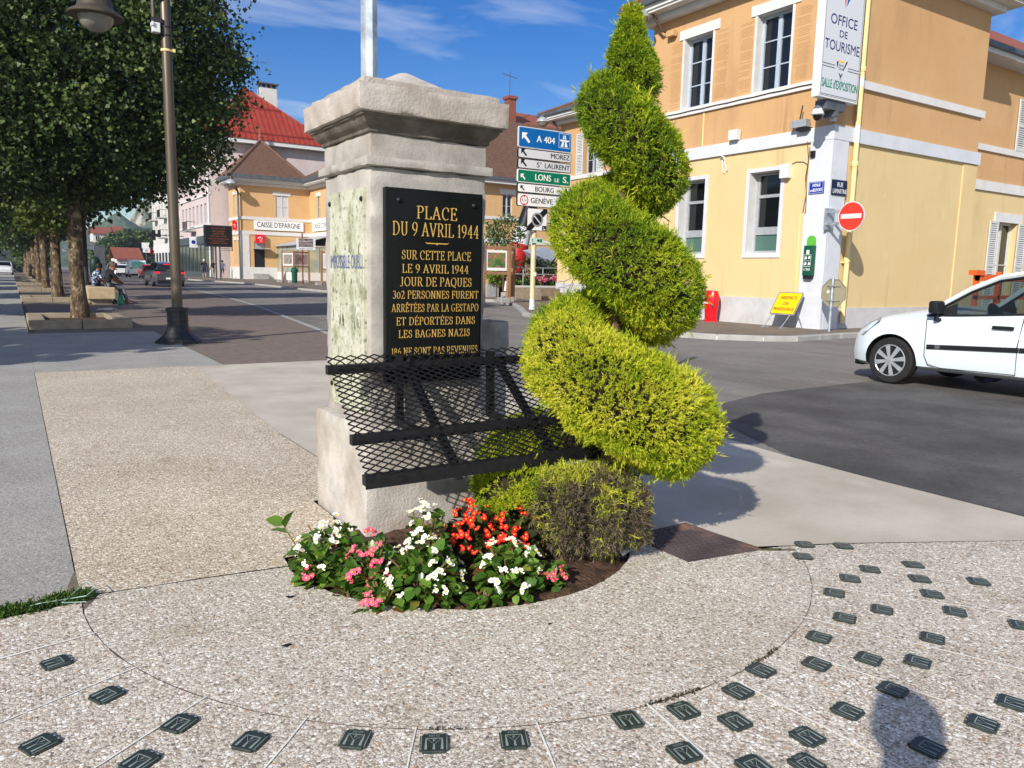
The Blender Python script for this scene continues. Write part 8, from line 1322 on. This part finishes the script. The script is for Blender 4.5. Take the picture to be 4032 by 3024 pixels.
pc_ = thing('pharmacy_cross', 'dark pharmacy cross projecting from the white houses', 'sign', (15.8, 110, 5.2)); m_ = MB(); m_.box(15.15, 16.5, 110, 110.15, 5.05, 5.45); m_.box(15.62, 16.04, 109.99, 110.16, 4.6, 5.9); m_.box(16.5, 19.4, 110.05, 110.1, 5.2, 5.3); m_.build('cross', mt['black_trim'], pc_)
rd = thing('street_sign', 'small round red sign near the far shopfronts', 'traffic sign', (14.0, 100.5, 0)); m_ = disc(MB(), (14.1, 100.4, 2.98), (0, -1, 0), .3, .03, 20); m_.build('disc', mt['red_sign'], rd); MB().tube([(14.1, 100.5, 0), (14.1, 100.5, 3)], .04, n=6).build('post', mt['zinc'], rd)
wbox('grey_hoarding', 'flat grey hoarding panel behind the seated people down the street', 'hoarding', 7.15, 8.1, 88, 88.2, 0, 3.2, 'zinc')
# ---------------- distance: houses, wood, hill and cliff ----------------
def house(label, x0, x1, y0, y1, h, rise, wallm, roofm, group='houses on the slope', base=0):
    t = thing('hill_house', label, 'house', ((x0 + x1) / 2, y0, base), group); F = lambda a, b, c: Vector((a, y0 - c, base + b)); n = max(2, int((x1 - x0) / 2.6)); hl_ = [(x0 + (x1 - x0) * (k + .5) / n - .5, x0 + (x1 - x0) * (k + .5) / n + .5, h - 2.2, h - .8) for k in range(n)]; m_ = MB(); wall(m_, F, x0, x1, -6, h, hl_, .2); m_.quad((x0, y0, base - 6), (x0, y1, base - 6), (x0, y1, base + h), (x0, y0, base + h)); m_.build('wall', mt[wallm], t)
    for a0, a1, b0, b1 in hl_: window(t, F, a0, a1, b0, b1, .15, 'shutter', cols=2, rows=1)
    m_ = MB(); ym = (y0 + y1) / 2; e = .5; m_.prism([(x0 - e, y0 - e, base + h - .2), (x1 + e, y0 - e, base + h - .2), (x1 + e, ym, base + h + rise), (x0 - e, ym, base + h + rise)], (0, 0, .18)); m_.prism([(x0 - e, ym, base + h + rise), (x1 + e, ym, base + h + rise), (x1 + e, y1 + e, base + h - .2), (x0 - e, y1 + e, base + h - .2)], (0, 0, .18)); m_.build('roof', mt[roofm], t)
house('low pale house with a red tiled roof at the end of the street', 16.6, 20.6, 160, 170, 2.6, 1.9, 'pale', 'red_tiles'); house('white house with a brown roof up the far slope, leftmost', 20.2, 24.8, 250, 260, 10.2, 1.8, 'pale', 'red_tiles'); house('orange house on the far slope', 26.0, 28.0, 252, 260, 11.0, 1.4, 'orange2', 'red_tiles'); house('long grey roofed building on the far slope behind the white row', 28.3, 36, 256, 264, 10.2, 1.2, 'slate', 'zinc'); house('small pale house lower on the far slope', 20.6, 22.8, 232, 240, 6.2, 1.2, 'pale', 'red_tiles')
house('grey flat roofed hall behind the far left cars', -14, 2.2, 135, 150, 4.2, .6, 'slate', 'zinc', 'halls beyond the walk')
house('pale grey hall beside the far left end of the walk', -16, .6, 170, 185, 9, .8, 'kerb', 'zinc', 'halls beyond the walk')
mt['wood_leaf'] = leafmat('wood_leaf', [(0, S(52, 70, 36)), (.5, S(82, 102, 54)), (1, S(128, 140, 82))], trans=.15)
for k, (x, y, z, rx, rz) in enumerate(((21.2, 222, 4.5, 2.6, 3.4), (24.0, 226, 5.5, 2.8, 4.2), (27.2, 230, 6.2, 3.0, 4.4), (30.6, 230, 6.2, 3.0, 4.3), (33.6, 232, 6, 3, 4.4), (18.6, 214, 3.5, 2.0, 3.0), (37, 232, 6, 3, 4.5))):
    t = thing('far_tree', ('leftmost', 'second', 'third', 'fourth', 'fifth', 'low dark', 'last')[k] + ' bushy green tree of the clump at the end of the street', 'tree', (x, y, 0), 'trees at the end of the street'); V, F, T = crown((x, y, z), (rx, 2.5, rz), 90, 26, .7, np.random.default_rng(70 + k), clr=1.0, pw=2.1); fastmesh('crown', V, F, mt['wood_leaf'], t, T); MB().tube([(x, y, -1), (x, y, z)], .25, n=6).build('trunk', mt['twig'], t)
for k, (x, y, z) in enumerate(((-7.5, 128, 3.4), (-3.2, 130, 3.0), (3.2, 128, 3.2))): shrub('far_bush', ('leftmost', 'middle', 'right')[k] + ' bush beyond the far left cars', 'bush', (x, y, z), (2.6, 2, 2.6), 60, 26, .45, 90 + k, gs, 'bushes beyond the walk')
def ridge(name, pts, y, depth, mat, seed, amp=3):
    m_ = MB(); m_.sheet = False; n = 90; xs = np.linspace(pts[0][0], pts[-1][0], n); zs_ = np.interp(xs, [p[0] for p in pts], [p[1] for p in pts]); nz_ = 14; base = len(m_.v)
    for j in range(nz_ + 1):
        f = j / nz_
        for x, z in zip(xs, zs_): q = mnoise.fractal(Vector((x * .06 + seed, f * 4, seed)), .7, 2.2, 5) * amp; m_.v.append((x + q * .3, y - depth * (1 - f) + q * 1.6, -4 + (z + 4) * f ** .8 + q * (.25 + .5 * f)))
    for j in range(nz_):
        for i in range(n - 1): m_.f.append((j * n + i, j * n + i + 1, (j + 1) * n + i + 1, (j + 1) * n + i)); m_.m.append(0)
    return tag(m_.build(name, mat, smooth=80), kind='structure')
mt['forest'] = M('wooded_slope', S(58, 74, 58), S(78, 94, 74), S(104, 116, 94), scale=.3, detail=8, rough=.95, bump=1, bscale=.35, bdist=3)
mt['cliff'] = layer(M('limestone_cliff', S(70, 84, 60), S(92, 100, 74), scale=.05, detail=8, rough=.95, bump=1, bscale=.12, bdist=5), S(178, 168, 154), .06, .5, .58, stretch=(1, 1, .6), amt=.95, detail=8, seed=4)
ridge('hill', [(-60, 14), (20, 16), (46, 25), (53, 30), (60, 35), (64, 37), (71, 33), (78, 29), (90, 27), (120, 22)], 600, 160, mt['forest'], 3, 2.5)
ridge('cliff', [(86, 30), (94, 42), (98, 46), (101, 54), (105, 60), (112, 66), (121, 74), (140, 88), (170, 92), (300, 88)], 800, 90, mt['cliff'], 8, 5)
# ---------------- the air between here and the far hills ----------------
hm_ = bpy.data.materials.new('haze'); hm_.use_nodes = True; hn = hm_.node_tree; hn.nodes.remove(hn.nodes['Principled BSDF']); pv = hn.nodes.new('ShaderNodeVolumePrincipled'); pv.inputs['Color'].default_value = (.78, .86, 1, 1); pv.inputs['Density'].default_value = .0004; pv.inputs['Anisotropy'].default_value = .3; hn.links.new(pv.outputs[0], hn.nodes['Material Output'].inputs['Volume'])
m_ = MB(); m_.box(-420, 700, -60, 980, -14, 108); hz = m_.build('haze', hm_); tag(hz, kind='stuff')
